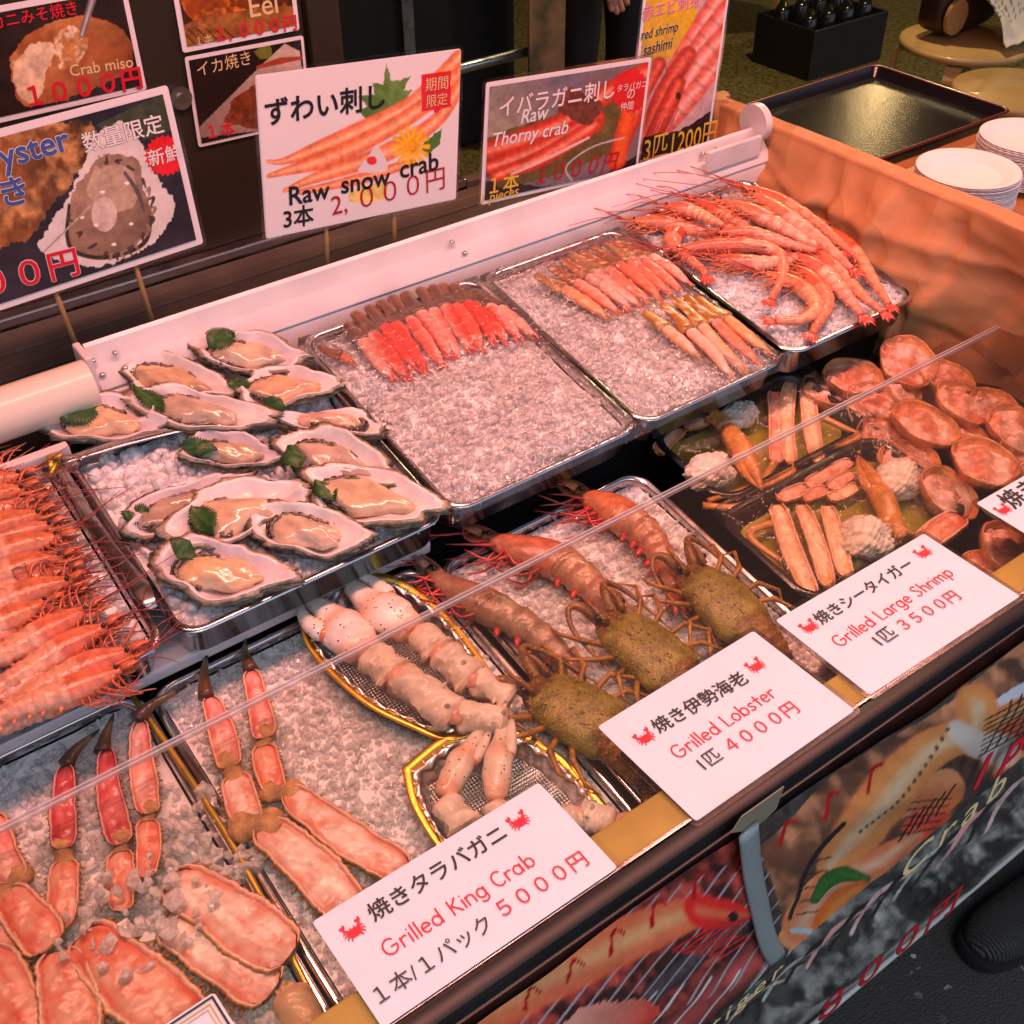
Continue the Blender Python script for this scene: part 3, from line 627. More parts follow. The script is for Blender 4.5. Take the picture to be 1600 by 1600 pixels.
# crate with bottles
F0 = un(1262, 128, Hz(0)); zt = un(1271, 50, Vy(F0[1]))[2]
ct = thing('bottle_crate', 'black plastic crate on the floor holding dark bottles', 'crate', (F0[0]+.2, F0[1]+.15, 0))
x0, y0 = F0[0], F0[1]; x1, y1 = x0+.42, y0+.30; b = MB()
for a_, c_ in (((x0, y0, 0), (x1, y0+.012, zt)), ((x0, y1-.012, 0), (x1, y1, zt)), ((x0, y0+.0125, 0), (x0+.012, y1-.0125, zt)), ((x1-.012, y0+.0125, 0), (x1, y1-.0125, zt))): b.box(a_, c_, bev=.003)
b.box((x0+.013, y0+.013, 0), (x1-.013, y1-.013, .01)); b.build('crate_wall', 'dark', ct, False)
for i in (1, 2, 3): MB().box((x0+.42*i/4-.003, y0+.013, .02), (x0+.42*i/4+.003, y1-.013, zt-.05)).build('divider', 'dark', ct, False)
for i in range(4):
    for j in range(2):
        bx, by = x0+.0525+.105*i, y0+.08+.14*j
        b = MB(); b.lathe([(.001, .012), (.036, .012), (.037, .15), (.03, .20), (.014, .24), (.013, zt-.035), (.016, zt-.034), (.016, zt-.018), (.001, zt-.018)], (bx, by, 0), 16)
        solo(b, 'glass_bottle', 'black', 'dark glass bottle standing in the black crate', 'bottle', 'bottles in the black crate')

# bag and lace clothing on the stool
bg_ = un(1455, 50, Hz(.452)); bag = thing('handbag', 'dark brown handbag with a round tan corner patch on the stool', 'bag', bg_)
bm_ = mat('bag_brown', (.035, .017, .010), .4, bump=.3, bscale=300, nvar=.2, nscale=90)
V, F = ico(4); V = V.copy(); sgn = np.sign(V)*np.abs(V)**.45; q = sgn*np.array((.15, .05, .10)); q[:, 1] *= 1+.25*np.clip(-V[:, 2], 0, 1)
bc = bg_+np.array((.10, -.01, .10)); b = MB(); b.add(q+bc, F); bag_o = b.build('bag_body', bm_, bag)
t = np.linspace(0, 2*math.pi, 30, endpoint=False); b = MB(); b.prism(np.c_[bc[0]-.095+.048*np.cos(t), np.full(30, bc[1]-.0525), bc[2]-.042+.05*np.sin(t)], (0, -.012, 0)); b.build('corner_patch', mat('tan_leather', (.40, .20, .07), .5), bag_o, False)
b = MB(); b.tube(path([bc+(-.09, 0, .09), bc+(-.07, 0, .2), bc+(.07, 0, .2), bc+(.09, 0, .09)], 14), .006, 8); b.build('bag_strap', mat('tan_leather_strap', (.35, .18, .07), .5), bag)
cl0 = un(1545, 70, Hz(.455)); nu, nv = 60, 50
U, W_ = np.meshgrid(np.linspace(0, 1, nu), np.linspace(0, 1, nv)); P = np.zeros((nv, nu, 3))
P[..., 0] = cl0[0]-.02+.34*U+.03*np.sin(W_*6); P[..., 1] = cl0[1]-.07+.26*W_; P[..., 2] = .458+.19*np.clip(W_*1.5-.12, 0, 1)+.016*np.sin(U*20+W_*5)*np.clip(W_*3, 0.15, 1)+.03*vnoise(U, W_, .2, 2)
P[..., 2] -= np.clip(U-.72, 0, 1)*.8*(1-.6*W_)
i = np.arange(nu*nv).reshape(nv, nu); F = np.stack([i[:-1, :-1], i[:-1, 1:], i[1:, 1:], i[1:, :-1]], -1).reshape(-1, 4).tolist()
c = np.tile((.62, .58, .50), (nv*nu, 1)); hole = ((np.mod(U*22, 1) < .45) & (np.mod(W_*26, 1) < .5) & (W_ > .22) & (W_ < .45)).ravel(); c[hole] = (.16, .12, .08)
b = MB(); b.add(P.reshape(-1, 3), F, c); o = solo(b, 'lace_clothing', mat('white_cloth', vcol=True, rough=.8), 'white clothing with a lace hem draped over the stool', 'clothing')
md = o.modifiers.new('thick', 'SOLIDIFY'); md.thickness = .003

# standing person in black far behind (legs, dark top and one hand come into the picture)
hp = un(966, 2, Vy(2.42)); px_ = un(942, 60, Vy(2.6))[0]
def skin_person():
    gx, gy = px_, 2.62
    J = {'pelvis': (gx, gy, .93, .13), 'waist': (gx, gy, 1.08, .125), 'chest': (gx, gy, 1.30, .15), 'neck': (gx, gy, 1.48, .06), 'headb': (gx, gy-.02, 1.56, .075), 'head': (gx, gy-.02, 1.66, .09), 'top': (gx, gy-.01, 1.74, .06)}
    ch = [('pelvis', 'waist'), ('waist', 'chest'), ('chest', 'neck'), ('neck', 'headb'), ('headb', 'head'), ('head', 'top')]
    for s, k in ((-1, 'a'), (1, 'b')):
        J['hip'+k] = (gx+s*.085, gy, .86, .095); J['kn'+k] = (gx+s*.09, gy-.02, .48, .062); J['an'+k] = (gx+s*.09, gy+.02, .09, .045); J['toe'+k] = (gx+s*.10, gy-.14, .035, .038)
        ch += [('pelvis', 'hip'+k), ('hip'+k, 'kn'+k), ('kn'+k, 'an'+k), ('an'+k, 'toe'+k)]
        J['sh'+k] = (gx+s*.19, gy, 1.40, .06); J['el'+k] = (gx+s*.24, gy+.02, 1.12, .045)
        J['wr'+k] = (hp[0]+.005, hp[1]+.03, hp[2]+.11, .027) if s > 0 else (gx-.25, gy-.10, .92, .027)
        ch += [('chest', 'sh'+k), ('sh'+k, 'el'+k), ('el'+k, 'wr'+k)]
        wx, wy, wz, _ = J['wr'+k]; J['pm'+k] = (wx, wy-.01, wz-.065, .030); ch.append(('wr'+k, 'pm'+k))
        for f, (dx, L) in enumerate(((-.026, .062), (-.009, .072), (.009, .068), (.026, .054))):
            J[f'f{f}{k}'] = (wx+dx, wy-.016, wz-.075-L*.5, .0095); J[f'g{f}{k}'] = (wx+dx*1.05, wy-.035, wz-.075-L*.95, .008); ch += [('pm'+k, f'f{f}{k}'), (f'f{f}{k}', f'g{f}{k}')]
        J['t'+k] = (wx-s*.042, wy-.03, wz-.07, .011); J['u'+k] = (wx-s*.048, wy-.045, wz-.105, .009); ch += [('wr'+k, 't'+k), ('t'+k, 'u'+k)]
    names = list(J); me = bpy.data.meshes.new('person'); me.from_pydata([J[n_][:3] for n_ in names], [(names.index(a), names.index(b_)) for a, b_ in ch], [])
    o = bpy.data.objects.new('person', me); COL.objects.link(o)
    m1 = o.modifiers.new('skin', 'SKIN')
    for i_, n_ in enumerate(names): me.skin_vertices[0].data[i_].radius = (J[n_][3],)*2
    me.skin_vertices[0].data[0].use_root = True
    o.modifiers.new('sub', 'SUBSURF').render_levels = 2; o.modifiers['sub'].levels = 2
    dg = bpy.context.evaluated_depsgraph_get(); m2 = bpy.data.meshes.new_from_object(o.evaluated_get(dg)); bpy.data.objects.remove(o)
    V = np.array([v.co[:] for v in m2.vertices]); F = [tuple(p.vertices) for p in m2.polygons]
    cc = np.tile((.008, .008, .009), (len(V), 1)).astype(float); cc[V[:, 2] > 1.47] = (.42, .24, .16)
    for k in 'ab':
        w_ = np.array(J['wr'+k][:3]); d = (V[:, 2] < w_[2]+.02) & (np.hypot(V[:, 0]-w_[0], V[:, 1]-w_[1]) < .075) & (V[:, 1] < w_[1]+.04) & (V[:, 2] > w_[2]-.2); cc[d] = (.42, .22, .14)
    b = MB(); b.add(V, F, cc); return solo(b, 'person', mat('dark_clothes', vcol=True, rough=.8), 'person in black clothes standing in the dark shop, hand hanging down', 'person')
skin_person()

# shoe of someone at the counter, on the asphalt
sh = thing('sneaker', 'black knit sneaker toe on the dark asphalt', 'shoe', (1.12, .26, 0))
toe = un(1512, 1492, Hz(.02)); dirv = unit(np.array((1.0, -.12, 0))); sd = np.array((-dirv[1], dirv[0], 0))
def shoe_ring(s, z, k=40, grow=1.0):
    a = np.linspace(0, 2*math.pi, k, endpoint=False); x = .14-.14*np.cos(a); y = np.sin(a)*(.050+.006*np.cos(a)+.004*np.cos(2*a))*np.abs(np.sin(a))**-.25*1.0
    y = np.where(np.abs(np.sin(a)) < 1e-6, 0, y)
    return toe*np.array((1, 1, 0)) + np.outer(.14+(x-.14)*grow, dirv) + np.outer(y*grow, sd) + np.array((0, 0, z))
with np.errstate(all='ignore'):
    rs_ = [np.nan_to_num(shoe_ring(0, z, grow=g)) for z, g in ((.001, .97), (.006, 1.0), (.018, 1.0), (.024, .985))]
    b = MB(); b.rings(rs_, (.5, .5, .5)); autosmooth(b.build('sole', 'black', sh), 40)
    rs_ = []
    for z, g in ((.0242, .955), (.034, .95), (.046, .90), (.055, .80), (.062, .64), (.066, .42), (.068, .2)):
        r_ = np.nan_to_num(shoe_ring(0, z, grow=g)); xx = (r_ - toe*np.array((1, 1, 0)))@dirv; r_[:, 2] += np.clip(xx-.08, 0, .2)*.35*(z-.024)/.04; rs_.append(r_)
    b = MB(); b.rings(rs_, (.5, .5, .5))
knit = mat('black_knit', (.013, .013, .014), .75); t_ = knit.node_tree; wv = t_.nodes.new('ShaderNodeTexWave'); wv.inputs['Scale'].default_value = 70; wv.inputs['Distortion'].default_value = 3
bp = t_.nodes.new('ShaderNodeBump'); bp.inputs['Distance'].default_value = .003; tc_ = t_.nodes.new('ShaderNodeTexCoord'); t_.links.new(tc_.outputs['Object'], wv.inputs['Vector']); t_.links.new(wv.outputs['Fac'], bp.inputs['Height']); t_.links.new(bp.outputs['Normal'], t_.nodes['Principled BSDF'].inputs['Normal'])
b.build('upper', knit, sh)
# ================================================================== stroke lettering (rounded handwriting) and the crab emblem
def _arc(cx, cy_, rx, ry, a0, a1, n=14):
    a = np.radians(np.linspace(a0, a1, n)); return list(zip(cx+rx*np.cos(a), cy_+ry*np.sin(a)))
_bowl = lambda c: _arc(c, .31, .26, .31, 10, 370, 20)
GL = {
 'G': (.98, [_arc(.46, .5, .42, .5, 48, 345) + [(.88, .47), (.52, .47)]]), 'r': (.52, [[(.1, .62), (.1, 0)], _arc(.34, .34, .24, .27, 175, 55)]),
 'i': (.26, [[(.13, .62), (.13, 0)], [(.13, .88), (.132, .885)]]), 'l': (.26, [[(.13, 1.02), (.13, 0)]]),
 'e': (.68, [[(.09, .33), (.58, .36)] + _arc(.34, .31, .26, .31, 12, 315)]), 'd': (.76, [_bowl(.34), [(.62, 1.02), (.62, 0)]]),
 'K': (.76, [[(.12, 1), (.12, 0)], [(.64, .98), (.14, .46)], [(.26, .54), (.70, 0)]]), 'n': (.68, [[(.1, .62), (.1, 0)], _arc(.33, .36, .23, .26, 180, 0) + [(.57, 0)]]),
 'g': (.74, [_bowl(.34), [(.61, .6), (.61, -.08)] + _arc(.35, -.1, .26, .2, 0, -150)]), 'C': (.80, [_arc(.45, .5, .38, .5, 50, 312)]),
 'a': (.74, [_bowl(.34), [(.61, .62), (.62, 0)]]), 'b': (.74, [[(.12, 1.02), (.12, 0)], _bowl(.40)]), 'L': (.68, [[(.12, 1), (.12, .02), (.62, .03)]]),
 'o': (.68, [_bowl(.34)]), 's': (.60, [[tuple(p) for p in path([(.50, .54), (.32, .62), (.13, .50), (.30, .33), (.48, .17), (.30, .01), (.07, .08)], 18)]]),
 't': (.54, [[(.27, .92), (.27, 0)], [(.04, .6), (.50, .6)]]), 'S': (.78, [[tuple(p) for p in path([(.62, .88), (.40, 1.0), (.14, .80), (.36, .54), (.62, .28), (.38, 0), (.08, .10)], 20)]]),
 'h': (.68, [[(.1, 1.02), (.1, 0)], _arc(.33, .36, .23, .26, 180, 0) + [(.57, 0)]]), 'm': (1.02, [[(.1, .62), (.1, 0)], _arc(.30, .38, .20, .24, 180, 0) + [(.5, 0)], _arc(.70, .38, .20, .24, 180, 0) + [(.9, 0)]]),
 'p': (.72, [[(.1, .62), (.1, -.34)], _bowl(.38)]), ' ': (.42, [])}
def stroke_text(sh, s, A, B, m, parent, wt=.055, n=.0016, name='lettering'):
    a = sh.uv(*A); b = sh.uv(*B); tot = sum(GL[c][0]*1.06 for c in s); k = np.linalg.norm(b-a)/tot; d = unit(b-a); e = np.array((-d[1], d[0])); x = 0; mb = MB()
    for c in s:
        wd, st = GL[c]
        for P in st:
            P = np.array(P, float); uv = a + np.outer((P[:, 0]+x)*k, d) + np.outer(P[:, 1]*k, e); W = sh.P(uv[:, 0], uv[:, 1], np.full(len(P), n))
            mb.tube(W, wt*k, 8, up=sh.N, flat=.06)
            for q in (W[0], W[-1]): mb.blob(q, (wt*k, wt*k, wt*k*.06), 1, rot=np.stack([sh.U, sh.V, sh.N]))
        x += wd*1.06
    return mb.build(name, m, parent, False, col=False)
def crab_mark(sh, px, size, parent, n=.0014, ang=0.0, m='ink_red'):
    c = sh.uv(*px); mb = MB(); ca, sa = math.cos(ang), math.sin(ang)
    def W(P, h=0): P = np.array(P, float)*size; q = np.c_[P[:, 0]*ca-P[:, 1]*sa, P[:, 0]*sa+P[:, 1]*ca] + c; return sh.P(q[:, 0], q[:, 1], np.full(len(q), n+h))
    t = np.linspace(0, 2*math.pi, 22, endpoint=False); mb.prism(W(np.c_[.30*np.cos(t), -.06+.22*np.sin(t)+.03*np.cos(2*t)]), sh.N*.0001)
    for s in (-1, 1):
        for k, (x0, y0, x1, y1, x2, y2) in enumerate(((.24, .02, .42, .10, .50, -.02), (.26, -.08, .44, -.06, .50, -.18), (.22, -.16, .38, -.20, .42, -.34), (.14, -.22, .26, -.32, .26, -.44))):
            mb.tube(W([(s*x0, y0), (s*x1, y1), (s*x2, y2)]), [.045*size, .035*size, .008*size], 6, up=sh.N, flat=.06)
        mb.tube(W([(s*.20, .08), (s*.36, .20), (s*.38, .30)]), [.05*size, .05*size, .06*size], 6, up=sh.N, flat=.06)
        a = np.radians(np.linspace(-200, 70, 14)) ; o = np.c_[s*.36+.13*np.cos(a), .38+.13*np.sin(a)] ; inn = np.array([(s*.36+.02, .40)])
        mb.prism(W(np.vstack([o, inn]) if s > 0 else np.vstack([o, inn])), sh.N*.0001)
        mb.tube(W([(s*.09, .10), (s*.10, .22)]), [.02*size, .03*size], 6, up=sh.N, flat=.06)
    return mb.build('crab_emblem', m, parent, False, col=False)

# ================================================================== boards: a sheet of paper in a clear laminate
def board(name, label, cat, sh, group=None, m='paper_white', lam=.004, th=.0012):
    t = thing(name, label, cat, sh.c - sh.V*sh.h/2, group)
    q = rrect(-sh.w/2, sh.w/2, -sh.h/2, sh.h/2, .003, 3)
    MB().prism(sh.P(q[:, 0], q[:, 1], np.full(len(q), -th)), sh.N*th).build('backing', m, t, False)
    if lam:
        qo = rrect(-sh.w/2-lam, sh.w/2+lam, -sh.h/2-lam, sh.h/2+lam, .007, 4); A = sh.P(qo[:, 0], qo[:, 1], np.full(len(qo), -th*.5)); B_ = sh.P(q[:, 0], q[:, 1], np.full(len(q), -th*.5))
        k = 5*4
        MB().prism(A, sh.N*.0004).build('laminate_edge', 'laminate', t, False) if False else None
        qi = rrect(-sh.w/2, sh.w/2, -sh.h/2, sh.h/2, .003, 4); I_ = sh.P(qi[:, 0], qi[:, 1], np.full(len(qi), -th*.5))
        mb = MB(); mb.rings([I_+sh.N*.0003, A+sh.N*.0003, A-sh.N*.0003, I_-sh.N*.0003], (.5, .5, .5), (False, False)); mb.build('laminate_edge', 'laminate', t, False)
    return t
bamboo = mat('bamboo_stick', (.36, .22, .10), .5, nvar=.2, nscale=60)
def sticks(t, sh, L, up=.05):
    for (ax, ay), (bx, by) in L:
        a = sh.uv(ax, ay); b_ = sh.uv(bx, by); d = unit(b_-a); a = a - d*up; b_ = b_ + d*.035
        P = sh.P(np.array([a[0], b_[0]]), np.array([a[1], b_[1]]), np.array([-.0045, -.0045])); MB().tube(P, .0028, 8).build('stick', bamboo, t)
def sr(*c): return np.array(lin(*c))

# -- raw snow crab
S = Sheet.quad(Vy(1.105), (394, 123), (722, 72), (711, 315), (420, 369))
t = board('price_sign', 'white raw snow crab sign on two sticks with orange crab legs', 'sign', S, 'picture price signs on sticks behind the rail')
p = Print(S, 230, 170, (.80, .78, .78), .001)
p.fill([(588, 200), (560, 175), (575, 165), (560, 150), (585, 148), (582, 128), (598, 132), (603, 98), (612, 128), (640, 120), (632, 140), (645, 140), (632, 160), (640, 172), (615, 185)], sr(60, 110, 40), sr(110, 150, 70), ((560, 190), (640, 110)), smooth=False, wob=3, namp=.4, nsc=9)
p.fill([(655, 230), (690, 200), (688, 225), (665, 245)], sr(70, 120, 50), smooth=False, wob=3)
for P_, wd in (([(722, 85), (680, 130), (640, 165), (560, 205), (450, 250), (418, 252)], [26, 30, 30, 32, 24, 6]), ([(722, 110), (670, 160), (610, 200), (520, 245), (420, 275)], [22, 28, 30, 32, 8]), ([(722, 130), (680, 190), (600, 240), (500, 275), (445, 298)], [20, 26, 32, 26, 8]), ([(640, 255), (560, 280), (470, 300)], [16, 20, 10])):
    p.stroke(P_, wd, sr(250, 150, 95), sr(215, 80, 40), sr(255, 195, 150), namp=.25, nsc=6)
p.fill([(575, 245), (590, 228), (605, 265), (560, 268)], (.75, .72, .72)); p.disc((581, 251), 8, 7, sr(225, 50, 60))
for k in range(14):
    a = k*2*math.pi/14; p.stroke([(642, 229), (642+27*math.cos(a), 229+29*math.sin(a))], [5, 9], sr(250, 195, 40), sr(225, 150, 20))
p.disc((642, 229), 11, 11, sr(240, 160, 30), namp=.5, nsc=4); p.fill([(545, 300), (600, 285), (598, 312), (550, 316)], sr(240, 215, 120), namp=.3)
p.fill([(658, 116), (704, 110), (705, 168), (690, 170), (680, 178), (676, 172), (659, 174)], sr(215, 30, 45), smooth=False)
p.build('print', t)
ltext(S, 'ずわい刺し', (415, 193), (600, 165), 'ink_black', t, off=.035); ltext(S, '期間', (664, 141), (699, 136), 'ink_cream', t); ltext(S, '限定', (666, 166), (698, 161), 'ink_cream', t)
ltext(S, 'Raw', (452, 320), (514, 309), 'ink_black', t, off=.03); ltext(S, 'snow', (533, 302), (608, 288), 'ink_black', t, off=.03); ltext(S, 'crab', (625, 278), (684, 264), 'ink_black', t, off=.03)
ltext(S, '3本', (443, 355), (489, 347), 'ink_black', t, off=.03); ltext(S, '2, ０００円', (518, 336), (694, 291), 'ink_dark_red', t, off=.004)
sticks(t, S, [((512, 352), (515, 420)), ((618, 333), (620, 388))])

# -- oysters
S = Sheet.quad(Vy(1.112), (-95, 226), (266, 136), (314, 378), (-62, 506))
t = board('price_sign', 'oyster sign with a photo of a shucked oyster and red starburst', 'sign', S, 'picture price signs on sticks behind the rail')
p = Print(S, 260, 180, sr(38, 36, 48), .007)
p.noise(.8, 30, 3)
p.fill([(150, 195), (262, 148), (270, 200), (200, 220)], sr(60, 70, 50), namp=.6, nsc=10)
p.fill([(-110, 260), (0, 205), (100, 190), (150, 200), (130, 260), (75, 330), (50, 370), (-20, 392), (-110, 400)], sr(150, 95, 50), sr(70, 45, 30), ((0, 300), (140, 300)), namp=.7, nsc=16, wob=7, c3=sr(190, 140, 85))
p.fill([(58, 385), (110, 300), (150, 215), (190, 190), (222, 225), (238, 270), (272, 315), (262, 350), (235, 385), (160, 415), (90, 405)], sr(225, 218, 212), namp=.15, nsc=20, wob=6)
p.fill([(105, 385), (110, 310), (140, 265), (165, 240), (215, 250), (225, 300), (240, 335), (225, 370), (190, 400), (135, 398)], sr(165, 135, 110), sr(120, 95, 80), ((120, 300), (220, 390)), namp=.35, nsc=14, wob=4)
p.fill([(150, 260), (200, 262), (215, 310), (190, 330), (160, 320), (135, 300)], sr(190, 165, 140), namp=.2, nsc=9, wob=3); p.disc((163, 335), 20, 27, sr(215, 195, 180), namp=.2); p.stroke([(108, 320), (105, 370), (120, 395), (170, 402), (225, 380), (238, 335)], [5, 7, 8, 8, 8, 4], sr(55, 45, 38), namp=.6)
p.stroke([(195, 270), (215, 300), (225, 330)], [6, 9, 4], sr(90, 85, 85))
for k in range(26):
    a = -1.9+k*.19; q = np.array((172+62*math.cos(a), 325+72*math.sin(a))); p.stroke([q, q+(9*math.cos(a*3), 7*math.sin(a*2)), q+(4*math.cos(a+1), 16*math.sin(a+1))], [4, 6, 3], sr(70, 58, 50) if k % 2 else sr(150, 125, 105), namp=.4)
for x_, y_ in ((160, 300), (198, 286), (150, 352), (205, 350), (178, 382), (128, 340)): p.disc((x_, y_), 4, 2.5, sr(250, 245, 240))
for k in range(14): p.stroke([(70+k*6, 392-k*6), (92+k*5, 372-k*5)], [3, 2], sr(175, 160, 150), namp=.4)
p.fill(burst((258, 243), 33), sr(225, 25, 40), smooth=False)
p.build('print', t)
ltext(S, 'Oyster', (-38, 275), (111, 232), 'ink_blue', t, off=.03, out=('ink_white', .03)); ltext(S, '焼き', (-52, 335), (44, 312), 'ink_blue', t, off=.03, out=('ink_white', .03))
ltext(S, '数量限定', (132, 236), (256, 203), 'ink_white', t, off=.02, out=('ink_black', .025)); ltext(S, '新鮮', (233, 258), (284, 246), 'ink_white', t, off=.015)
ltext(S, '５００円', (-75, 476), (124, 424), 'ink_red', t, off=.03, out=('ink_white', .03))
sticks(t, S, [((90, 462), (122, 545)), ((215, 420), (242, 510))])

# -- thorny crab
S = Sheet.quad(Vy(1.100), (775, 122), (1024, 95), (990, 262), (737, 328))
t = board('price_sign', 'thorny crab sign, leaning, with red crab legs and starburst', 'sign', S, 'picture price signs on sticks behind the rail')
p = Print(S, 190, 130, sr(120, 108, 112), .005)
p.fill([(770, 130), (900, 112), (880, 190), (760, 215)], sr(150, 140, 120), sr(110, 105, 120), ((780, 200), (880, 120)), namp=.3)
p.fill([(735, 325), (745, 285), (900, 290), (1000, 240), (990, 275)], sr(35, 30, 34), namp=.5, nsc=10, wob=3)
p.fill([(760, 215), (900, 170), (1010, 150), (960, 235), (800, 290), (755, 265)], sr(95, 85, 45), namp=.5, nsc=12, wob=4)
for P_, wd in (([(1010, 115), (950, 145), (900, 180), (840, 210), (765, 235)], [40, 36, 34, 40, 34]), ([(930, 185), (860, 225), (765, 262)], [34, 36, 24]), ([(1000, 160), (980, 200), (960, 255)], [36, 34, 26]), ([(930, 195), (850, 245), (775, 275)], [26, 30, 22])):
    p.stroke(P_, wd, sr(225, 70, 45), sr(150, 30, 25), sr(245, 150, 120), namp=.35, nsc=6)
p.stroke([(985, 165), (965, 250)], [26, 30], sr(235, 95, 40), sr(190, 50, 25), namp=.2); p.fill([(890, 135), (940, 160), (920, 195), (870, 170)], sr(110, 60, 50), namp=.7, nsc=6, wob=5)
p.stroke([(800, 272), (860, 245), (920, 215)], [5, 6, 4], sr(235, 190, 180)); p.stroke([(895, 285), (885, 260), (925, 230), (975, 215)], [3, 3, 3, 3], sr(190, 185, 185))
p.fill(burst((986, 142), 31, ry=36), sr(215, 30, 40), smooth=False)
p.build('print', t)
ltext(S, 'イバラガニ刺し', (779, 181), (958, 150), 'ink_white', t, off=.02, out=('ink_dark_red', .028)); ltext(S, 'Raw', (813, 193), (856, 184), 'ink_white', t, off=.02, shear=.2); ltext(S, 'Thorny crab', (769, 229), (886, 207), 'ink_white', t, off=.02, shear=.2, out=('ink_dark_red', .012))
ltext(S, '１本', (764, 302), (809, 293), 'ink_yellow', t, off=.02); ltext(S, '1 pieces', (752, 318), (809, 304), 'ink_yellow', t, off=.008, shear=.2); ltext(S, '１０００円', (836, 287), (964, 262), 'ink_dark_red', t, off=.02, shear=.2)
ltext(S, 'タラバガニ', (963, 143), (1009, 135), 'ink_white', t); ltext(S, 'の', (978, 154), (990, 152), 'ink_white', t); ltext(S, '仲間', (968, 172), (988, 169), 'ink_white', t)

# -- red shrimp
S = Sheet.quad(Vy(1.135), (1003, -92), (1150, -110), (1110, 226), (990, 258))
t = board('price_sign', 'tall red shrimp sashimi sign with a photo of shrimp on ice', 'sign', S, 'picture price signs on sticks behind the rail')
p = Print(S, 130, 270, sr(190, 165, 165), .005)
p.fill([(995, -95), (1150, -115), (1145, 70), (1080, 200), (990, 220)], sr(205, 170, 170), namp=.3, nsc=8); p.fill([(1000, -20), (1085, -30), (1080, 60), (1040, 95), (996, 110)], sr(230, 190, 40), sr(190, 160, 60), ((1070, 0), (1000, 90)), namp=.2)
for P_, wd in (([(1145, -40), (1110, 20), (1050, 110)], [34, 36, 24]), ([(1142, 10), (1110, 50), (1060, 120), (1030, 150)], [32, 36, 34, 20]), ([(1138, 50), (1100, 90), (1060, 150), (1010, 200)], [30, 34, 36, 22]), ([(1130, 90), (1080, 150), (1030, 210)], [24, 34, 30])):
    p.stroke(P_, wd, sr(240, 130, 110), sr(205, 60, 50), sr(250, 190, 180), namp=.25, nsc=6, bands=6)
for P_, wd in (([(1075, 85), (1040, 140), (1005, 215)], [30, 34, 24]), ([(1060, 130), (1040, 175), (1015, 225)], [26, 34, 26]), ([(1030, 100), (1005, 150)], [26, 20])):
    p.stroke(P_, wd, sr(205, 60, 45), sr(130, 25, 22), sr(235, 110, 85), namp=.4, nsc=5)
p.disc((1060, 150), 4, 6, sr(20, 15, 15)); p.disc((1013, 118), 4, 5, sr(20, 15, 15))
for k in range(7): p.stroke([(1060-k*7, 170+k*5), (1030-k*5, 235)], [2, 1], sr(190, 60, 50))
p.fill([(985, 262), (996, 215), (1060, 205), (1125, 165), (1120, 230)], sr(38, 28, 26), smooth=False, namp=.6, nsc=6, wob=4); p.build('print', t)
ltext(S, '赤エビ刺身', (1003, 31), (1092, 7), 'ink_pink', t, off=.02, out=('ink_white', .03)); ltext(S, 'red shrimp', (1001, 62), (1058, 48), 'ink_black', t, off=.012, shear=.15, out=('ink_white', .025), hs=1.25); ltext(S, 'sashimi', (1004, 87), (1049, 75), 'ink_black', t, off=.012, shear=.15, out=('ink_white', .025), hs=1.25)
ltext(S, '3匹1200円', (1004, 251), (1116, 221), 'ink_yellow', t, off=.008, hs=1.3)

# -- three posters on the dark panel
PP = Vy(1.306)
S = Sheet.quad(PP, (-95, 28), (197, -28), (228, 142), (-62, 204))
t = board('food_poster', 'crab miso poster with white border on the dark panel', 'poster', S, 'food posters on the dark panel', lam=0)
p = Print(S, 200, 120, sr(40, 26, 22), .006); p.noise(.5, 20, 2)
p.fill([(15, 90), (50, 50), (120, 25), (180, 40), (205, 70), (200, 110), (120, 150), (40, 165), (20, 130)], sr(200, 130, 75), sr(120, 62, 30), ((40, 60), (190, 150)), namp=.35, nsc=18, wob=4, c3=sr(165, 95, 50))
p.fill([(20, 95), (60, 65), (85, 75), (70, 120), (55, 160), (25, 140)], sr(225, 195, 160), namp=.4, nsc=10, wob=5); p.fill([(85, 60), (110, 40), (130, 55), (140, 65), (125, 95), (95, 110), (85, 85)], sr(190, 130, 70), namp=.6, nsc=7, wob=4, c3=sr(230, 205, 170)); p.stroke([(150, -20), (128, 55)], [16, 10], sr(140, 135, 135), sr(60, 55, 55), sr(200, 195, 195)); p.build('print', t)
ltext(S, 'カニみそ焼き', (-12, 45), (121, 20), 'ink_red', t, off=.01); ltext(S, 'Crab miso', (110, 119), (208, 104), 'ink_cream', t, off=.015); ltext(S, '１０００円', (47, 165), (222, 134), 'ink_red', t, off=.04)
S = Sheet.quad(PP, (262, -62), (454, -95), (467, 48), (285, 82))
t = board('food_poster', 'grilled eel poster above the squid poster on the dark panel', 'poster', S, 'food posters on the dark panel', lam=0)
p = Print(S, 130, 110, sr(60, 36, 22), .006); p.fill([(270, -50), (400, -60), (450, 0), (400, 40), (300, 30)], sr(170, 80, 25), sr(90, 40, 15), ((290, -30), (400, 40)), namp=.5, nsc=9, c3=sr(210, 120, 40)); p.fill([(285, 40), (330, 25), (460, 10), (465, 45), (290, 78)], sr(150, 95, 45), namp=.7, nsc=8)
for k in range(6): p.stroke([(280+k*14, 45), (310+k*14, 74)], [2, 2], sr(35, 22, 18))
p.build('print', t)
ltext(S, 'Eel', (391, 27), (434, 19), 'ink_cream', t, off=.01); ltext(S, '１本', (308, 70), (332, 65), 'ink_cream', t); ltext(S, '１, ０００円', (338, 64), (463, 44), 'ink_red', t, off=.03)
S = Sheet.quad(PP, (287, 90), (470, 56), (490, 190), (312, 230))
t = board('food_poster', 'grilled squid poster, half hidden by the snow crab sign', 'poster', S, 'food posters on the dark panel', lam=0)
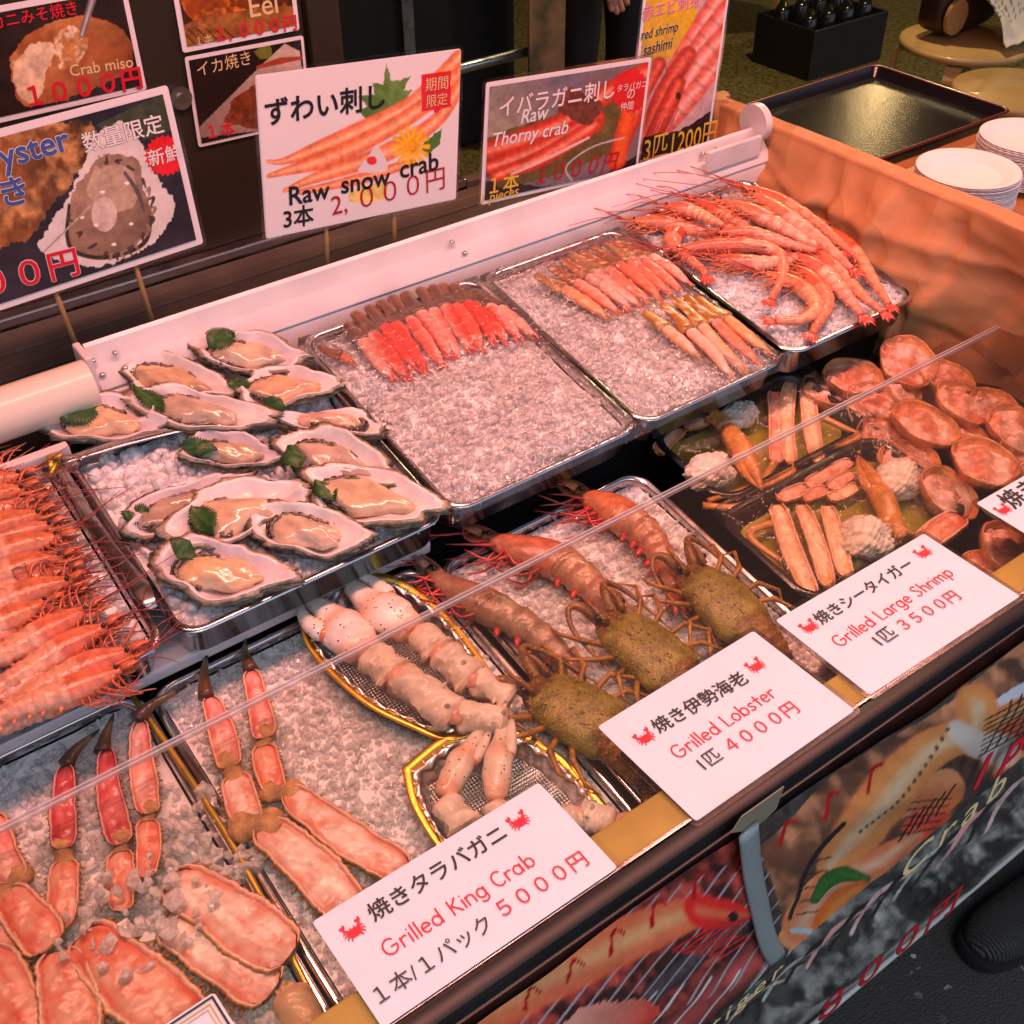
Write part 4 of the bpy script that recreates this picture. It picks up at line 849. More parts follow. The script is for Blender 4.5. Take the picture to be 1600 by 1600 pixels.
p = Print(S, 130, 110, sr(34, 20, 18), .004); p.fill([(312, 198), (405, 105), (445, 68), (468, 80), (485, 195), (315, 215)], sr(150, 125, 115), sr(200, 180, 165), ((320, 200), (450, 90)), smooth=False); p.fill([(350, 190), (370, 150), (420, 130), (440, 170), (400, 200)], sr(120, 60, 30), namp=.8, nsc=7, wob=4); p.fill([(395, 80), (420, 68), (425, 85), (405, 92)], sr(110, 120, 40), wob=4); p.stroke([(403, 105), (440, 95), (475, 90)], [6, 12, 5], sr(165, 70, 45)); p.build('print', t)
ltext(S, 'イカ焼き', (309, 118), (392, 98), 'ink_cream', t, off=.0); ltext(S, '１本', (326, 216), (367, 208), 'ink_red', t, off=.02)

# ================================================================== price cards on the acrylic sheet
def card(TL, TR, BR, BL, label, z=.7982):
    sh_ = Sheet.quad(Hz(z), TL, TR, BR, BL); return sh_, board('price_card', label, 'price card', sh_, 'white price cards on the acrylic sheet', 'card', lam=.005, th=.0007)
def mixed(sh_, t, segs):
    for s, A, B, m in segs: ltext(sh_, s, A, B, m, t, off=0 if m == 'ink_black' else .003)
S, t = card((491, 1441), (839, 1222), (968, 1356), (594, 1606), 'white grilled king crab card in front of the half shell crab legs')
ltext(S, '焼きタラバガニ', (585, 1440), (794, 1308), 'ink_black', t, off=.02, n=.0008); stroke_text(S, 'Grilled King Crab', (606, 1497), (840, 1349), 'ink_red', t, n=.0008)
mixed(S, t, [('１本/１パック', (594, 1570), (772, 1450), 'ink_black'), ('５０００円', (787, 1434), (921, 1349), 'ink_red')]); crab_mark(S, (553, 1455), .0172, t, .0008); crab_mark(S, (811, 1284), .0172, t, .0008)
S, t = card((936, 1135), (1175, 986), (1338, 1109), (1085, 1284), 'white grilled lobster card in front of the spiny lobsters')
ltext(S, '焼き伊勢海老', (1030, 1146), (1171, 1064), 'ink_black', t, off=.02, n=.0008); stroke_text(S, 'Grilled Lobster', (1060, 1187), (1216, 1086), 'ink_red', t, n=.0008)
mixed(S, t, [('1匹', (1102, 1204), (1131, 1185), 'ink_black'), ('４０００円', (1144, 1176), (1250, 1111), 'ink_red')]); crab_mark(S, (1008, 1153), .0172, t, .0008); crab_mark(S, (1181, 1041), .0172, t, .0008)
S, t = card((1206, 970), (1444, 836), (1593, 929), (1365, 1085), 'white grilled large shrimp card in front of the crab packs')
ltext(S, '焼きシータイガー', (1284, 976), (1430, 885), 'ink_black', t, off=.02, n=.0008); stroke_text(S, 'Grilled Large Shrimp', (1313, 1012), (1492, 897), 'ink_red', t, n=.0008)
mixed(S, t, [('1匹', (1378, 1010), (1404, 993), 'ink_black'), ('３５００円', (1414, 986), (1502, 935), 'ink_red')]); crab_mark(S, (1265, 980), .0172, t, .0008); crab_mark(S, (1443, 864), .0172, t, .0008)
S, t = card((1521, 790), (1745, 660), (1880, 735), (1668, 868), 'white price card at the right edge, cut off after its crab emblem')
ltext(S, '焼き', (1584, 795), (1630, 765), 'ink_black', t, off=.02, n=.0008); crab_mark(S, (1568, 797), .0172, t, .0008)
S = Sheet.quad(Hz(.7982), (180, 1652), (330, 1553), (405, 1652), (245, 1765)); t = board('price_card', 'small white card with black and gold border, at the lower left edge', 'price card', S, 'white price cards on the acrylic sheet', 'card', lam=.004, th=.0007)
for ins, wd, m in ((.002, .0016, 'ink_black'), (.006, .0009, 'gold_edge'), (.009, .0006, 'gold_edge')):
    a = S.w/2-ins; b_ = S.h/2-ins; o_ = np.array([(a, b_), (-a, b_), (-a, -b_), (a, -b_)]); i_ = np.array([(a-wd, b_-wd), (-a+wd, b_-wd), (-a+wd, -b_+wd), (a-wd, -b_+wd)])
    mb = MB(); mb.rings([S.P(o_[:, 0], o_[:, 1], np.full(4, .0008)), S.P(i_[:, 0], i_[:, 1], np.full(4, .0008))], (.5, .5, .5), (False, False)); mb.build('printed_border', m, t, False)

# ================================================================== photo banner on the front
xb0, xb1 = -.05, 1.34
zb0, zb1 = .255, .785
BS = Sheet(((xb0+xb1)/2, .333, (zb0+zb1)/2), (1, 0, 0), (0, 0, 1), xb1-xb0, zb1-zb0)
t = thing('photo_banner', 'glossy vinyl banner with grilled seafood photos hanging on the counter front', 'banner', (.65, .333, zb0))
p = Print(BS, 560, 230, sr(52, 48, 46), .002); p.noise(.9, 26, 4); p.noise(.5, 7, 14)
G_, W_h = sr(150, 150, 150), sr(205, 205, 205)
# left: shrimp over a wire grill
p.fill([(560, 1640), (700, 1560), (1000, 1390), (1170, 1290), (1190, 1500), (1100, 1600), (900, 1720)], sr(60, 28, 26), sr(30, 22, 24), ((1000, 1400), (1100, 1600)), namp=.8, nsc=22, smooth=False, c3=sr(120, 55, 50))
p.stroke([(1000, 1640), (1190, 1480)], [60, 60], sr(120, 60, 58), sr(50, 22, 24), namp=.4, nsc=20); p.stroke([(1010, 1540), (1180, 1410)], [40, 36], sr(70, 60, 66), sr(30, 26, 30), namp=.5)
for k in range(15): p.stroke([(760+k*34, 1640-k*9), (960+k*34, 1430-k*16)], [4, 3], sr(120, 115, 118), sr(70, 66, 70))
p.stroke([(560, 1660), (760, 1570), (900, 1500), (1020, 1440), (1090, 1415), (1150, 1418)], [70, 76, 78, 72, 58, 24], sr(205, 130, 95), sr(150, 62, 45), sr(225, 175, 130), namp=.35, nsc=14, bands=9)
p.stroke([(1085, 1415), (1130, 1418), (1175, 1420)], [52, 46, 10], sr(205, 60, 55), sr(150, 25, 30), sr(225, 130, 100), namp=.5, nsc=7); p.disc((1134, 1421), 8, 8, sr(15, 20, 28))
for k in range(6): p.stroke([(1100+k*10, 1435), (1040+k*16, 1475+k*3), (1120+k*11, 1455)], [5, 3, 2], sr(200, 55, 55))
for k in range(8): p.stroke([(840+k*44, 1640-k*2), (930+k*44, 1560-k*10)], [4, 4], G_, sr(60, 58, 60), W_h)
p.fill([(840, 1620), (900, 1560), (990, 1550), (1020, 1575), (960, 1625)], sr(215, 165, 150), sr(170, 70, 60), ((880, 1560), (980, 1620)), namp=.6, nsc=9, wob=8)
# right: big crab claw over coals
p.fill([(1180, 1320), (1300, 1200), (1480, 1080), (1700, 900), (1700, 1100), (1560, 1200), (1420, 1330), (1240, 1500)], sr(84, 58, 44), sr(60, 44, 38), ((1250, 1280), (1500, 1300)), namp=.6, nsc=26, smooth=False, c3=sr(128, 92, 70))
p.fill([(1400, 1290), (1450, 1230), (1480, 1270), (1440, 1310)], sr(205, 90, 70), namp=.5, nsc=8); p.fill([(1540, 1150), (1600, 1090), (1640, 1120), (1580, 1170)], sr(215, 110, 80), namp=.5)
p.fill([(1500, 1110), (1570, 1060), (1660, 1030), (1650, 1065), (1560, 1090)], sr(190, 195, 205)); p.stroke([(1500, 1130), (1570, 1098), (1660, 1070)], [36, 50, 50], sr(215, 150, 95), sr(150, 85, 45), sr(235, 195, 150), namp=.3)
p.fill([(1210, 1470), (1235, 1395), (1280, 1360), (1290, 1420), (1250, 1480)], sr(225, 165, 125), namp=.15)
p.stroke([(1250, 1440), (1300, 1370), (1360, 1345), (1430, 1300)], [70, 60, 50, 20], sr(232, 160, 120), sr(165, 90, 55), sr(245, 205, 180), namp=.3, nsc=8)
p.stroke([(1510, 1090), (1500, 1130), (1440, 1160), (1390, 1215), (1340, 1280), (1290, 1345)], [70, 60, 70, 92, 96, 50], sr(214, 160, 105), sr(140, 78, 40), sr(238, 214, 182), namp=.35, nsc=9)
p.stroke([(1480, 1130), (1510, 1150), (1560, 1165)], [40, 50, 60], sr(225, 215, 210), sr(190, 165, 145), namp=.1); p.fill([(1420, 1240), (1445, 1195), (1480, 1195), (1500, 1230), (1475, 1265), (1430, 1265)], sr(235, 175, 130), sr(205, 110, 60), ((1460, 1190), (1460, 1270)), namp=.2, nsc=10)
for k in range(16): a = k/15; p.disc((1335+a*130, 1290-a*165+18*math.sin(a*3)), 3, 4, sr(70, 45, 35))
for k in range(5): p.stroke([(1400+k*14, 1310-k*10), (1425+k*14, 1265-k*12)], [4, 4], sr(20, 16, 16)); p.stroke([(1400+k*3, 1300-k*14), (1460+k*5, 1290-k*12)], [3, 3], sr(20, 16, 16))
for k in range(8): p.stroke([(1530+k*16, 1165-k*7), (1560+k*16, 1080-k*8)], [4, 4], sr(25, 20, 20)); p.stroke([(1520, 1110+k*9), (1680, 1020+k*10)], [3, 3], sr(25, 20, 20))
p.stroke([(1305, 1275), (1262, 1330), (1240, 1390), (1230, 1432)], [9, 9, 9, 8], sr(24, 26, 24), sr(10, 10, 10)); p.stroke([(1235, 1450), (1262, 1452)], [9, 9], sr(120, 140, 150))
for k in range(5): p.stroke([(1240+k*4, 1425-k*22), (1275+k*4, 1420-k*22)], [3, 3], sr(25, 22, 22))
p.stroke([(1268, 1400), (1285, 1372), (1315, 1360), (1350, 1368)], [22, 30, 30, 14], sr(40, 82, 34), sr(16, 40, 16), namp=.5, nsc=6); p.stroke([(1285, 1440), (1310, 1405), (1340, 1382)], [44, 46, 26], sr(230, 140, 60), sr(175, 85, 30), sr(240, 170, 95), namp=.2, bands=5)
# lower fold: dark streaked vinyl
p.fill([(900, 1720), (1060, 1640), (1210, 1500), (1400, 1340), (1560, 1210), (1700, 1080), (1700, 1260), (1600, 1300), (1225, 1610), (1100, 1720)], sr(58, 60, 58), sr(30, 30, 30), ((1300, 1400), (1380, 1480)), smooth=False, namp=.9, nsc=18, c3=sr(96, 98, 96))
for k in range(14): p.stroke([(1090+k*34, 1640-k*26), (1130+k*34, 1585-k*27), (1190+k*34, 1560-k*29)], [5, 8, 4], sr(120+k % 3*20, 124, 122) if k % 2 else sr(28, 26, 26), namp=.5)
for k in range(9): p.stroke([(815+k*66, 1570-k*43), (825+k*66, 1538-k*43), (840+k*66, 1545-k*45)], [7, 5, 6], sr(120, 14, 22), namp=.3)
def bulge(u, v):
    x = u+BS.c[0]; return .004+.52*np.clip(.004*np.sin(x*9+v*6)+.006*np.sin(v*11+x*3)*np.sin(x*5) + .010*np.exp(-((v-.17)/.06)**2) + .004*np.abs(np.sin((x*.6+v)*26))**6 - .010*np.exp(-((v+.12+.03*np.sin(x*8))/.018)**2)*.7, -.007, .024)
vm = mat('vinyl_print', vcol=True, rough=.22, coat=.7)
p.C = p.C**1.3*1.6
p.C = p.C*np.minimum(2.6, .82/np.maximum(1e-3, p.C.max(-1, keepdims=True)))
p.build('print', t, bulge, vm, .1)
MB().box((xb0, .3345, zb0-.001), (xb1, .3505, zb1+.001)).build('backing', 'dark', t, False)
q0 = un(1225, 1603, Vy(.325)); MB().tube([(xb0, .326, zb0), (xb1, .326, zb0)], .0035, 8).build('bottom_hem', mat('grey_hem', (.30, .32, .33), .35), t)
ltext(BS, '1 pack', (1497, 1216), (1660, 1088), 'ink_red', t, off=.03, n=.0185, out=('ink_black', .03), shear=.1); ltext(BS, 'tiger', (1088, 1590), (1200, 1497), 'ink_cream', t, off=.008, n=.0185, out=('ink_black', .02), shear=.15, space=1.35)
ltext(BS, 'Crab', (1386, 1357), (1545, 1216), 'ink_cream', t, off=.008, n=.0185, out=('ink_black', .02), space=1.35, shear=.15); ltext(BS, '１８００円', (1196, 1632), (1470, 1402), 'ink_dark_red', t, off=.03, n=.0185, out=('ink_black', .02))
grey = mat('grey_strap', (.24, .28, .29), .35, coat=.3)
sp = [un(a, b_, Vy(.322)) for a, b_ in ((1170, 1296), (1176, 1360), (1188, 1420), (1200, 1470), (1216, 1500))]
b = MB(); b.tube(path(sp, 24), .0105, 10, up=(0, 1, 0), flat=.22); solo(b, 'grey_strap', grey, 'grey vinyl strap folded over the front of the photo banner', 'strap')
tp = [un(a, b_, Vy(.3255)) for a, b_ in ((1142, 1300), (1158, 1275), (1224, 1228), (1212, 1262), (1196, 1278), (1172, 1296))]
b = MB(); b.prism(np.array(tp), (0, -.001, 0)); solo(b, 'paper_tape', mat('masking_tape', (.20, .18, .13), .6), 'piece of beige tape holding the grey strap to the banner', 'tape', smooth=False)
# ================================================================== trays and crushed ice
def ice_mat(name):
    m = mat(name, (.96, .97, .98), .07, spec=.7, ior=1.33, sss=.35, sssr=(.010, .011, .012)); t = m.node_tree; L = t.links; b = t.nodes['Principled BSDF']; out = t.nodes['Material Output']; N_ = t.nodes.new
    tr = N_('ShaderNodeBsdfTransparent'); tr.inputs[0].default_value = (.99, .995, 1, 1); rf = N_('ShaderNodeBsdfGlass'); rf.inputs['IOR'].default_value = 1.31; rf.inputs['Roughness'].default_value = .02
    n = N_('ShaderNodeTexNoise'); n.inputs['Scale'].default_value = 160; n.inputs['Detail'].default_value = 2; mr = N_('ShaderNodeMapRange'); mr.inputs['From Min'].default_value = .36; mr.inputs['From Max'].default_value = .66; mr.inputs['To Min'].default_value = .15; mr.inputs['To Max'].default_value = .72
    m1 = N_('ShaderNodeMixShader'); m1.inputs[0].default_value = .15; mx = N_('ShaderNodeMixShader'); tc = N_('ShaderNodeTexCoord')
    L.new(tc.outputs['Object'], n.inputs['Vector']); L.new(n.outputs['Fac'], mr.inputs['Value']); L.new(tr.outputs[0], m1.inputs[1]); L.new(rf.outputs[0], m1.inputs[2]); L.new(mr.outputs['Result'], mx.inputs[0]); L.new(b.outputs[0], mx.inputs[1]); L.new(m1.outputs[0], mx.inputs[2]); L.new(mx.outputs[0], out.inputs[0]); return m
M['ice'] = ice_mat('crushed_ice'); M['ice_base'] = mat('packed_ice', (.93, .95, .97), .35, coat=.3, bump=.6, bscale=300, bdist=.003)
def ice(label, x0, x1, y0, y1, pl, h, size, count, seed, heap=None, round_=False, base=True, keep=None):
    g = np.random.default_rng(seed); N = nrm(pl); mb = MB()
    def hh(x, y): return h + .006*(vnoise(x, y, .05, seed)-.5) + (heap(x, y) if heap else 0)
    nx = int((x1-x0)/.006)+2; nyy = int((y1-y0)/.006)+2
    X, Y = np.meshgrid(np.linspace(x0, x1, nx), np.linspace(y0, y1, nyy)); Z = zpl(pl, X, Y)
    V = np.stack([X, Y, Z], -1) + (hh(X, Y)-size*.10)[..., None]*N; i = np.arange(nx*nyy).reshape(nyy, nx)
    F = np.stack([i[:-1, :-1], i[:-1, 1:], i[1:, 1:], i[1:, :-1]], -1).reshape(-1, 4).tolist()
    px = g.uniform(x0+size*.4, x1-size*.4, count); py = g.uniform(y0+size*.4, y1-size*.4, count)
    if keep is not None: k = keep(px, py); px, py = px[k], py[k]
    n = len(px); lv = 2 if round_ else 1; IV, IF = ico(lv); IF = np.array(IF); k = len(IV)
    sc_ = size*.5*g.uniform(.35, 1.35, (n, 1, 1))*g.uniform(.5, 1.45, (n, 1, 3))
    W = np.tile(IV, (n, 1, 1)); jit = g.uniform(.70, 1.25, (n, k, 1)) if not round_ else g.uniform(.93, 1.07, (n, k, 1)); W = np.sign(W)*np.abs(W)**(.8 if round_ else 1)*jit*sc_
    A = g.normal(size=(n, 3, 3)); Q, _ = np.linalg.qr(A); Q = Q*np.where(np.linalg.det(Q) < 0, -1.0, 1.0)[:, None, None]; W = np.einsum('nkj,njl->nkl', W, Q)
    c = np.stack([px, py, zpl(pl, px, py)], -1) + (hh(px, py) + g.uniform(-.40, .40, n)*size)[:, None]*N
    W = (W + c[:, None, :]).reshape(-1, 3); FF = (IF[None]+np.arange(n)[:, None, None]*k).reshape(-1, 3).tolist()
    o = None
    mb.add(W, FF); o = mb.build('crushed_ice', 'ice', None, round_, col=False); props(o, label, 'ice', 'crushed ice in the trays', 'stuff')
    if base:
        b = MB(); b.add(V, F); b.build('packed_ice', 'ice_base', o, True, col=False)
    return o
TR = {}
def steel(key, label, x0, x1, y0, y1, pl, depth=.042, group='stainless steel trays of the display'):
    TR[key] = (x0, x1, y0, y1); return rim_tray('steel_tray', label, 'tray', x0, x1, y0, y1, pl, depth, 'steel', .024, .0045, flare=.007, group=group)
steel('shr', 'steel tray of whole red shrimp at the far left of the upper row', -.10, .167, .737, 1.005, UP)
steel('oys', 'steel tray holding ice and shucked oysters', .179, .456, .735, .995, UP)
steel('snow', 'film wrapped steel tray of ice with raw snow crab legs', .462, .704, .736, 1.042, UP)
steel('thorn', 'film wrapped steel tray of ice with two bunches of thorny crab legs', .708, .927, .736, 1.040, UP)
steel('red', 'steel tray of whole red shrimp beside the paper side board', .937, 1.168, .738, 1.047, UP)
steel('kingl', 'steel tray of half shell king crab legs in the lower left corner', -.20, .138, .41, .775, LOW)
steel('kingr', 'steel tray of ice under the two foil platters', .143, .438, .41, .765, LOW)
steel('lob', 'steel tray of tiger prawns and spiny lobsters', .446, .716, .41, .752, LOW)
def tray_ice(key, label, pl, h, size, count, seed, **k):
    x0, x1, y0, y1 = TR[key]; e = .009; return ice(label, x0+e, x1-e, y0+e, y1-e, pl, h, size, count, seed, **k)
tray_ice('shr', 'crushed ice under the whole shrimp in the far left tray', UP, -.013, .0085, 2600, 1)
tray_ice('oys', 'rounded crushed ice in the oyster tray', UP, -.013, .0125, 1100, 2, round_=True)
hs = lambda x, y: .007*np.clip(np.sin((x-.462)/.242*math.pi), 0, 1)*np.clip(np.sin((y-.736)/.306*math.pi), 0, 1)
tray_ice('snow', 'crushed ice heaped in the wrapped snow crab tray', UP, -.010, .0085, 3800, 3, heap=hs)
tray_ice('thorn', 'crushed ice heaped in the wrapped thorny crab tray', UP, -.010, .0082, 3600, 4)
tray_ice('red', 'crushed ice under the red shrimp beside the paper board', UP, -.010, .0070, 4200, 5)
tray_ice('kingl', 'coarse crushed ice under the king crab legs', LOW, -.0095, .0092, 3600, 6)
tray_ice('kingr', 'crushed ice around the foil platters', LOW, -.0085, .0058, 8200, 7)
tray_ice('lob', 'crushed ice under the tiger prawns and lobsters', LOW, -.009, .0068, 5200, 8)

def film_over(key, pl, label, h=.004, seed=1, stretch=(1, 1, 1)):
    x0, x1, y0, y1 = TR[key]; g = 200; X, Y = np.meshgrid(np.linspace(x0-.002, x1+.002, g), np.linspace(y0-.002, y1+.002, g)); N = nrm(pl)
    e = np.minimum(np.minimum(X-x0, x1-X), np.minimum(Y-y0, y1-Y)); s = X*math.cos(seed)+Y*math.sin(seed); r = X*-math.sin(seed)+Y*math.cos(seed)
    hh = .0012 + np.clip(e/.03, 0, 1)*h + .0016*(vnoise(s/.35, r, .02, seed, 3)-.5) + .0012*(vnoise(r/.25, s, .016, seed+4, 2)-.5)
    gc = np.random.default_rng(seed+70)
    for q in range(58):                                                # sharp little creases pulled in from the rim
        cx, cy_ = (gc.uniform(x0, x1), gc.uniform(y0, y1)) if q % 3 == 0 else ((x0+gc.uniform(0, .04), gc.uniform(y0, y1)) if q % 3 == 1 else (gc.uniform(x0, x1), y0+gc.uniform(0, .045)))
        an = gc.normal(.9 if q % 2 else 2.2, .35); ll = gc.uniform(.015, .055); d1 = (X-cx)*math.cos(an)+(Y-cy_)*math.sin(an); d2 = -(X-cx)*math.sin(an)+(Y-cy_)*math.cos(an)
        hh += gc.uniform(.0014, .0040)*np.clip(1-np.abs(d2)/.0028, 0, 1)*np.clip(1-(d1/ll)**2, 0, 1)
    hh += film_bump(key, X, Y)
    hh = np.where(e <= .0, -.012, hh)
    V = np.stack([X, Y, zpl(pl, X, Y)], -1) + hh[..., None]*N; i = np.arange(g*g).reshape(g, g); F = np.stack([i[:-1, :-1], i[:-1, 1:], i[1:, 1:], i[1:, :-1]], -1).reshape(-1, 4).tolist()
    return solo(MB().add(V.reshape(-1, 3), F), 'cling_film', 'cling', label, 'film', 'cling film over the seafood')
def film_bump(key, X, Y):
    if key == 'snow': return .012*np.clip((Y-.905)/.03, 0, 1)*np.clip((1.03-Y)/.02, 0, 1)
    return .010*np.clip((Y-.93)/.03, 0, 1)*np.clip((1.03-Y)/.02, 0, 1)

# ================================================================== shrimp and prawns
def shrimp(name, label, cat, group, pts, pl, lift, W, vent=1, head=(.60, .13, .06), tail=(.74, .40, .28), band=(.62, .20, .12), fan=(.62, .10, .05), seed=0, ant=2.2, legs=True, legcol=(.60, .08, .05), k=12,
           antcol=(.36, .03, .03), pleo=False, stripes=False, carap=.37, rost=1.0, eyes=True, antdir=None, thinleg=.0007):
    g = np.random.default_rng(seed+100); N = nrm(pl)
    P = np.array([un(a, b, pl, lift) for a, b in pts]); n = 46; S = path(P, n)
    L = np.linalg.norm(np.diff(S, axis=0), axis=1).sum()
    t = np.linspace(0, 1, n); T = np.gradient(S, axis=0); T /= np.linalg.norm(T, axis=1)[:, None]
    root = thing(name, label, cat, S[n//2]-N*lift, group)
    side = np.cross(N, T)*vent; side /= np.linalg.norm(side, axis=1)[:, None]              # ventral direction
    car = t < carap
    r = np.where(car, W*(.20+.84*np.sin(np.clip(t/carap, 0, 1)*math.pi*.58)), 0)
    ab = np.clip((t-carap)/(1-carap), 0, 1); seg = np.mod(ab*6, 1)
    r = np.where(car, r, W*(1.0-.60*ab**1.25)*(1.07-.17*seg))
    a = np.linspace(0, 2*math.pi, k, endpoint=False); rr = []; cc = np.zeros((n, k, 3))
    for i in range(n):
        rr.append(S[i] + r[i]*(np.cos(a)[:, None]*side[i] + .84*np.sin(a)[:, None]*N))
        base = np.array(head) if car[i] else np.array(tail)*(1-ab[i]**3*.55)+np.array(fan)*ab[i]**3*.55
        if not car[i]:
            e = np.exp(-((seg[i]-.02)/.13)**2)+np.exp(-((seg[i]-1)/.13)**2); base = base*(1-.6*e)+np.array(band)*.6*e
            if stripes: s_ = .5+.5*math.sin(ab[i]*6*2*math.pi+1.2); base = base*(1-.55*s_)+np.array(band)*.55*s_
        vm_ = np.clip(np.cos(a), 0, 1)[:, None]; lt = np.array(tail)*1.08
        mot = (1+.35*(g.random((k, 1))-.5)); cc[i] = np.clip((base*(1-.35*vm_)+lt*.35*vm_)*mot, 0, 1)
    b = MB(); b.rings(rr, cc, (True, True)); T0 = -T[0]; T1 = T[-1]; dors = -side[0]
    # rostrum, head spines and scales of the feelers
    tip = S[0]+T0*W*1.7*rost+dors*W*.42; b.tube(path([S[3]+dors*r[3]*.75, S[0]+T0*W*.2+dors*W*.55, tip], 9), np.linspace(.24*W, .02*W, 9), 6, np.array(head)*.8, up=N, flat=.7)
    for q in np.linspace(.1, .8, 5):
        c = S[0]*(1-q)+tip*q+dors*W*.22*(1-q); b.tube([c, c+dors*W*.26+T0*W*.18], [.07*W, .01*W], 4, head, up=N)
    for sgn in (-1, 1): b.tube([S[0]+N*sgn*W*.25, S[0]+T0*W*.55+N*sgn*W*.34-dors*W*.05, S[0]+T0*W*1.25+N*sgn*W*.25], [.30*W, .26*W, .03*W], 6, np.array(head)*1.05, up=N, flat=.25)
    # tail fan
    for q, l_ in ((-.62, 1.5), (-.30, 1.85), (0, 1.5), (.30, 1.85), (.62, 1.5)):
        d = unit(T1*math.cos(q)+side[-1]*math.sin(q)); l_ *= W*1.02; b.tube(path([S[-1]-T1*W*.1, S[-1]+d*l_*.5+N*W*.10, S[-1]+d*l_], 6), np.array((.14, .27, .30, .26, .17, .02))*W, 6, np.array(fan), up=N, flat=.28)
    body = b.build('body', 'wet', root)
    if eyes:
        for sgn in (1, -1): MB().blob(S[2]+N*sgn*r[2]*.86+T0*W*.12+dors*W*.10, (W*.155,)*3, 2).build('eye', 'eye', body)
    bl = MB()
    if legs:
        for j in range(7):
            q = int(2+j*(carap*n-3)/7)
            for sgn in (-1, 1):
                o_ = S[q]+side[q]*r[q]*.8+N*sgn*W*.2; f_ = T0*g.uniform(-.2, 1.1)+side[q]*g.uniform(.5, 1.1)+N*(g.uniform(-.15, .25)+.1*sgn)
                m_ = o_+unit(f_)*W*g.uniform(.9, 1.3); e_ = m_+unit(T0*g.uniform(.2, 1.4)+side[q]*g.uniform(-.5, .8)+N*g.uniform(-.3, .2))*W*g.uniform(.9, 1.7)
                bl.tube(path([o_, m_, e_], 7), np.linspace(W*.095, W*.03, 7), 5, np.array(legcol)*g.uniform(.7, 1.3))
        for j in range(5):
            q = int(n*(carap+(1-carap)*(j+.55)/6.2)); o_ = S[q]+side[q]*r[q]*.85; e_ = o_+unit(side[q]*.9+T[q]*.5)*W*(.75 if pleo else .5)
            bl.tube(path([o_, (o_+e_)/2+N*W*.1, e_], 5), np.array((.10, .17, .18, .13, .03))*W*(1.15 if pleo else .9), 5, np.array(band if not pleo else legcol), up=N, flat=.5)
        bl.build('walking_legs', 'wet', root)
    for j in range(2 if ant else 0):
        d = antdir if antdir is not None else T0; pA = S[0]+T0*W*.4+N*W*.15; l_ = L*ant*g.uniform(.32, .5)
        q = unit(d+dors*g.uniform(-.35, .35)); q2 = unit(d+dors*g.uniform(-.8, .8)-N*.06)
        bb = MB(); bb.tube(path([pA, pA+q*l_*.45+N*.006, pA+q*l_*.45+q2*l_*.55+N*.003], 16), np.linspace(.00075, .0003, 16), 5, antcol)
        for s_ in (-1, 1): bb.tube(path([pA, pA+unit(d+dors*(.25*s_+.1))*W*1.6, pA+unit(d+dors*(.5*s_))*W*3.0], 8), np.linspace(.0006, .0003, 8), 5, np.array(antcol)*1.5)
        bb.build('antenna', 'wet', root)
    return root

GS = 'whole red shrimp in the far left tray'
left = [((36, 742), (-60, 765), (-170, 800)), ((40, 762), (-60, 790), (-170, 830)), ((66, 800), (-40, 838), (-150, 880)), ((96, 838), (-20, 868), (-130, 900)), ((100, 868), (0, 898), (-120, 950)),
        ((112, 905), (0, 945), (-110, 1010)), ((78, 940), (-20, 985), (-120, 1040)), ((140, 950), (50, 1000), (-40, 1045), (-90, 1070)), ((168, 977), (90, 1020), (0, 1075), (-50, 1100)), ((190, 1046), (110, 1080), (20, 1110), (-40, 1150)), ((205, 1016), (120, 1050), (40, 1090), (-10, 1128))]
ords = ['farthest', 'second from the back', 'third from the back', 'fourth from the back', 'fifth from the back', 'middle one', 'fifth from the front', 'fourth from the front', 'third from the front', 'frontmost', 'second from the front']
for i, p_ in enumerate(left):
    shrimp('red_shrimp', f'whole red shrimp, {ords[i]} of the row in the far left tray', 'shrimp', GS, p_, UP, .004+.0025*(i % 2), .0142, vent=-1 if i % 3 else 1, seed=i, ant=1.3, head=(.58, .16, .06) if i < 7 else (.62, .15, .07), tail=(.74, .36, .22), antcol=(.25, .02, .02), legcol=(.50, .12, .06), antdir=unit(np.array((.95, -.10, .05))))
more = [((20, 730), (-70, 745), (-170, 770)), ((56, 780), (-40, 812), (-150, 850)), ((84, 818), (-20, 850), (-130, 885)), ((110, 888), (10, 922), (-110, 975)), ((120, 928), (30, 968), (-80, 1020)), ((60, 965), (-30, 1010), (-120, 1070)), ((150, 1000), (70, 1042), (-20, 1090)), ((96, 1040), (20, 1080), (-60, 1128)), ((130, 1075), (50, 1110), (-20, 1150))]
for i, p_ in enumerate(more):
    shrimp('red_shrimp', 'paler red shrimp low between '+('the two backmost shrimp', 'the second and third from the back', 'the third and fourth from the back', 'the fifth from the back and the middle one', 'the middle one and its front neighbour', 'the sixth and fifth from the front', 'the fourth and third from the front', 'the third and second from the front', 'the two frontmost shrimp')[i], 'shrimp', GS, p_, UP, -.002, .0135, vent=1 if i % 2 else -1, seed=20+i, ant=1.0, head=(.60, .19, .10), tail=(.76, .42, .30), antcol=(.25, .02, .02), legcol=(.50, .14, .08), antdir=unit(np.array((.95, -.10, .05))))

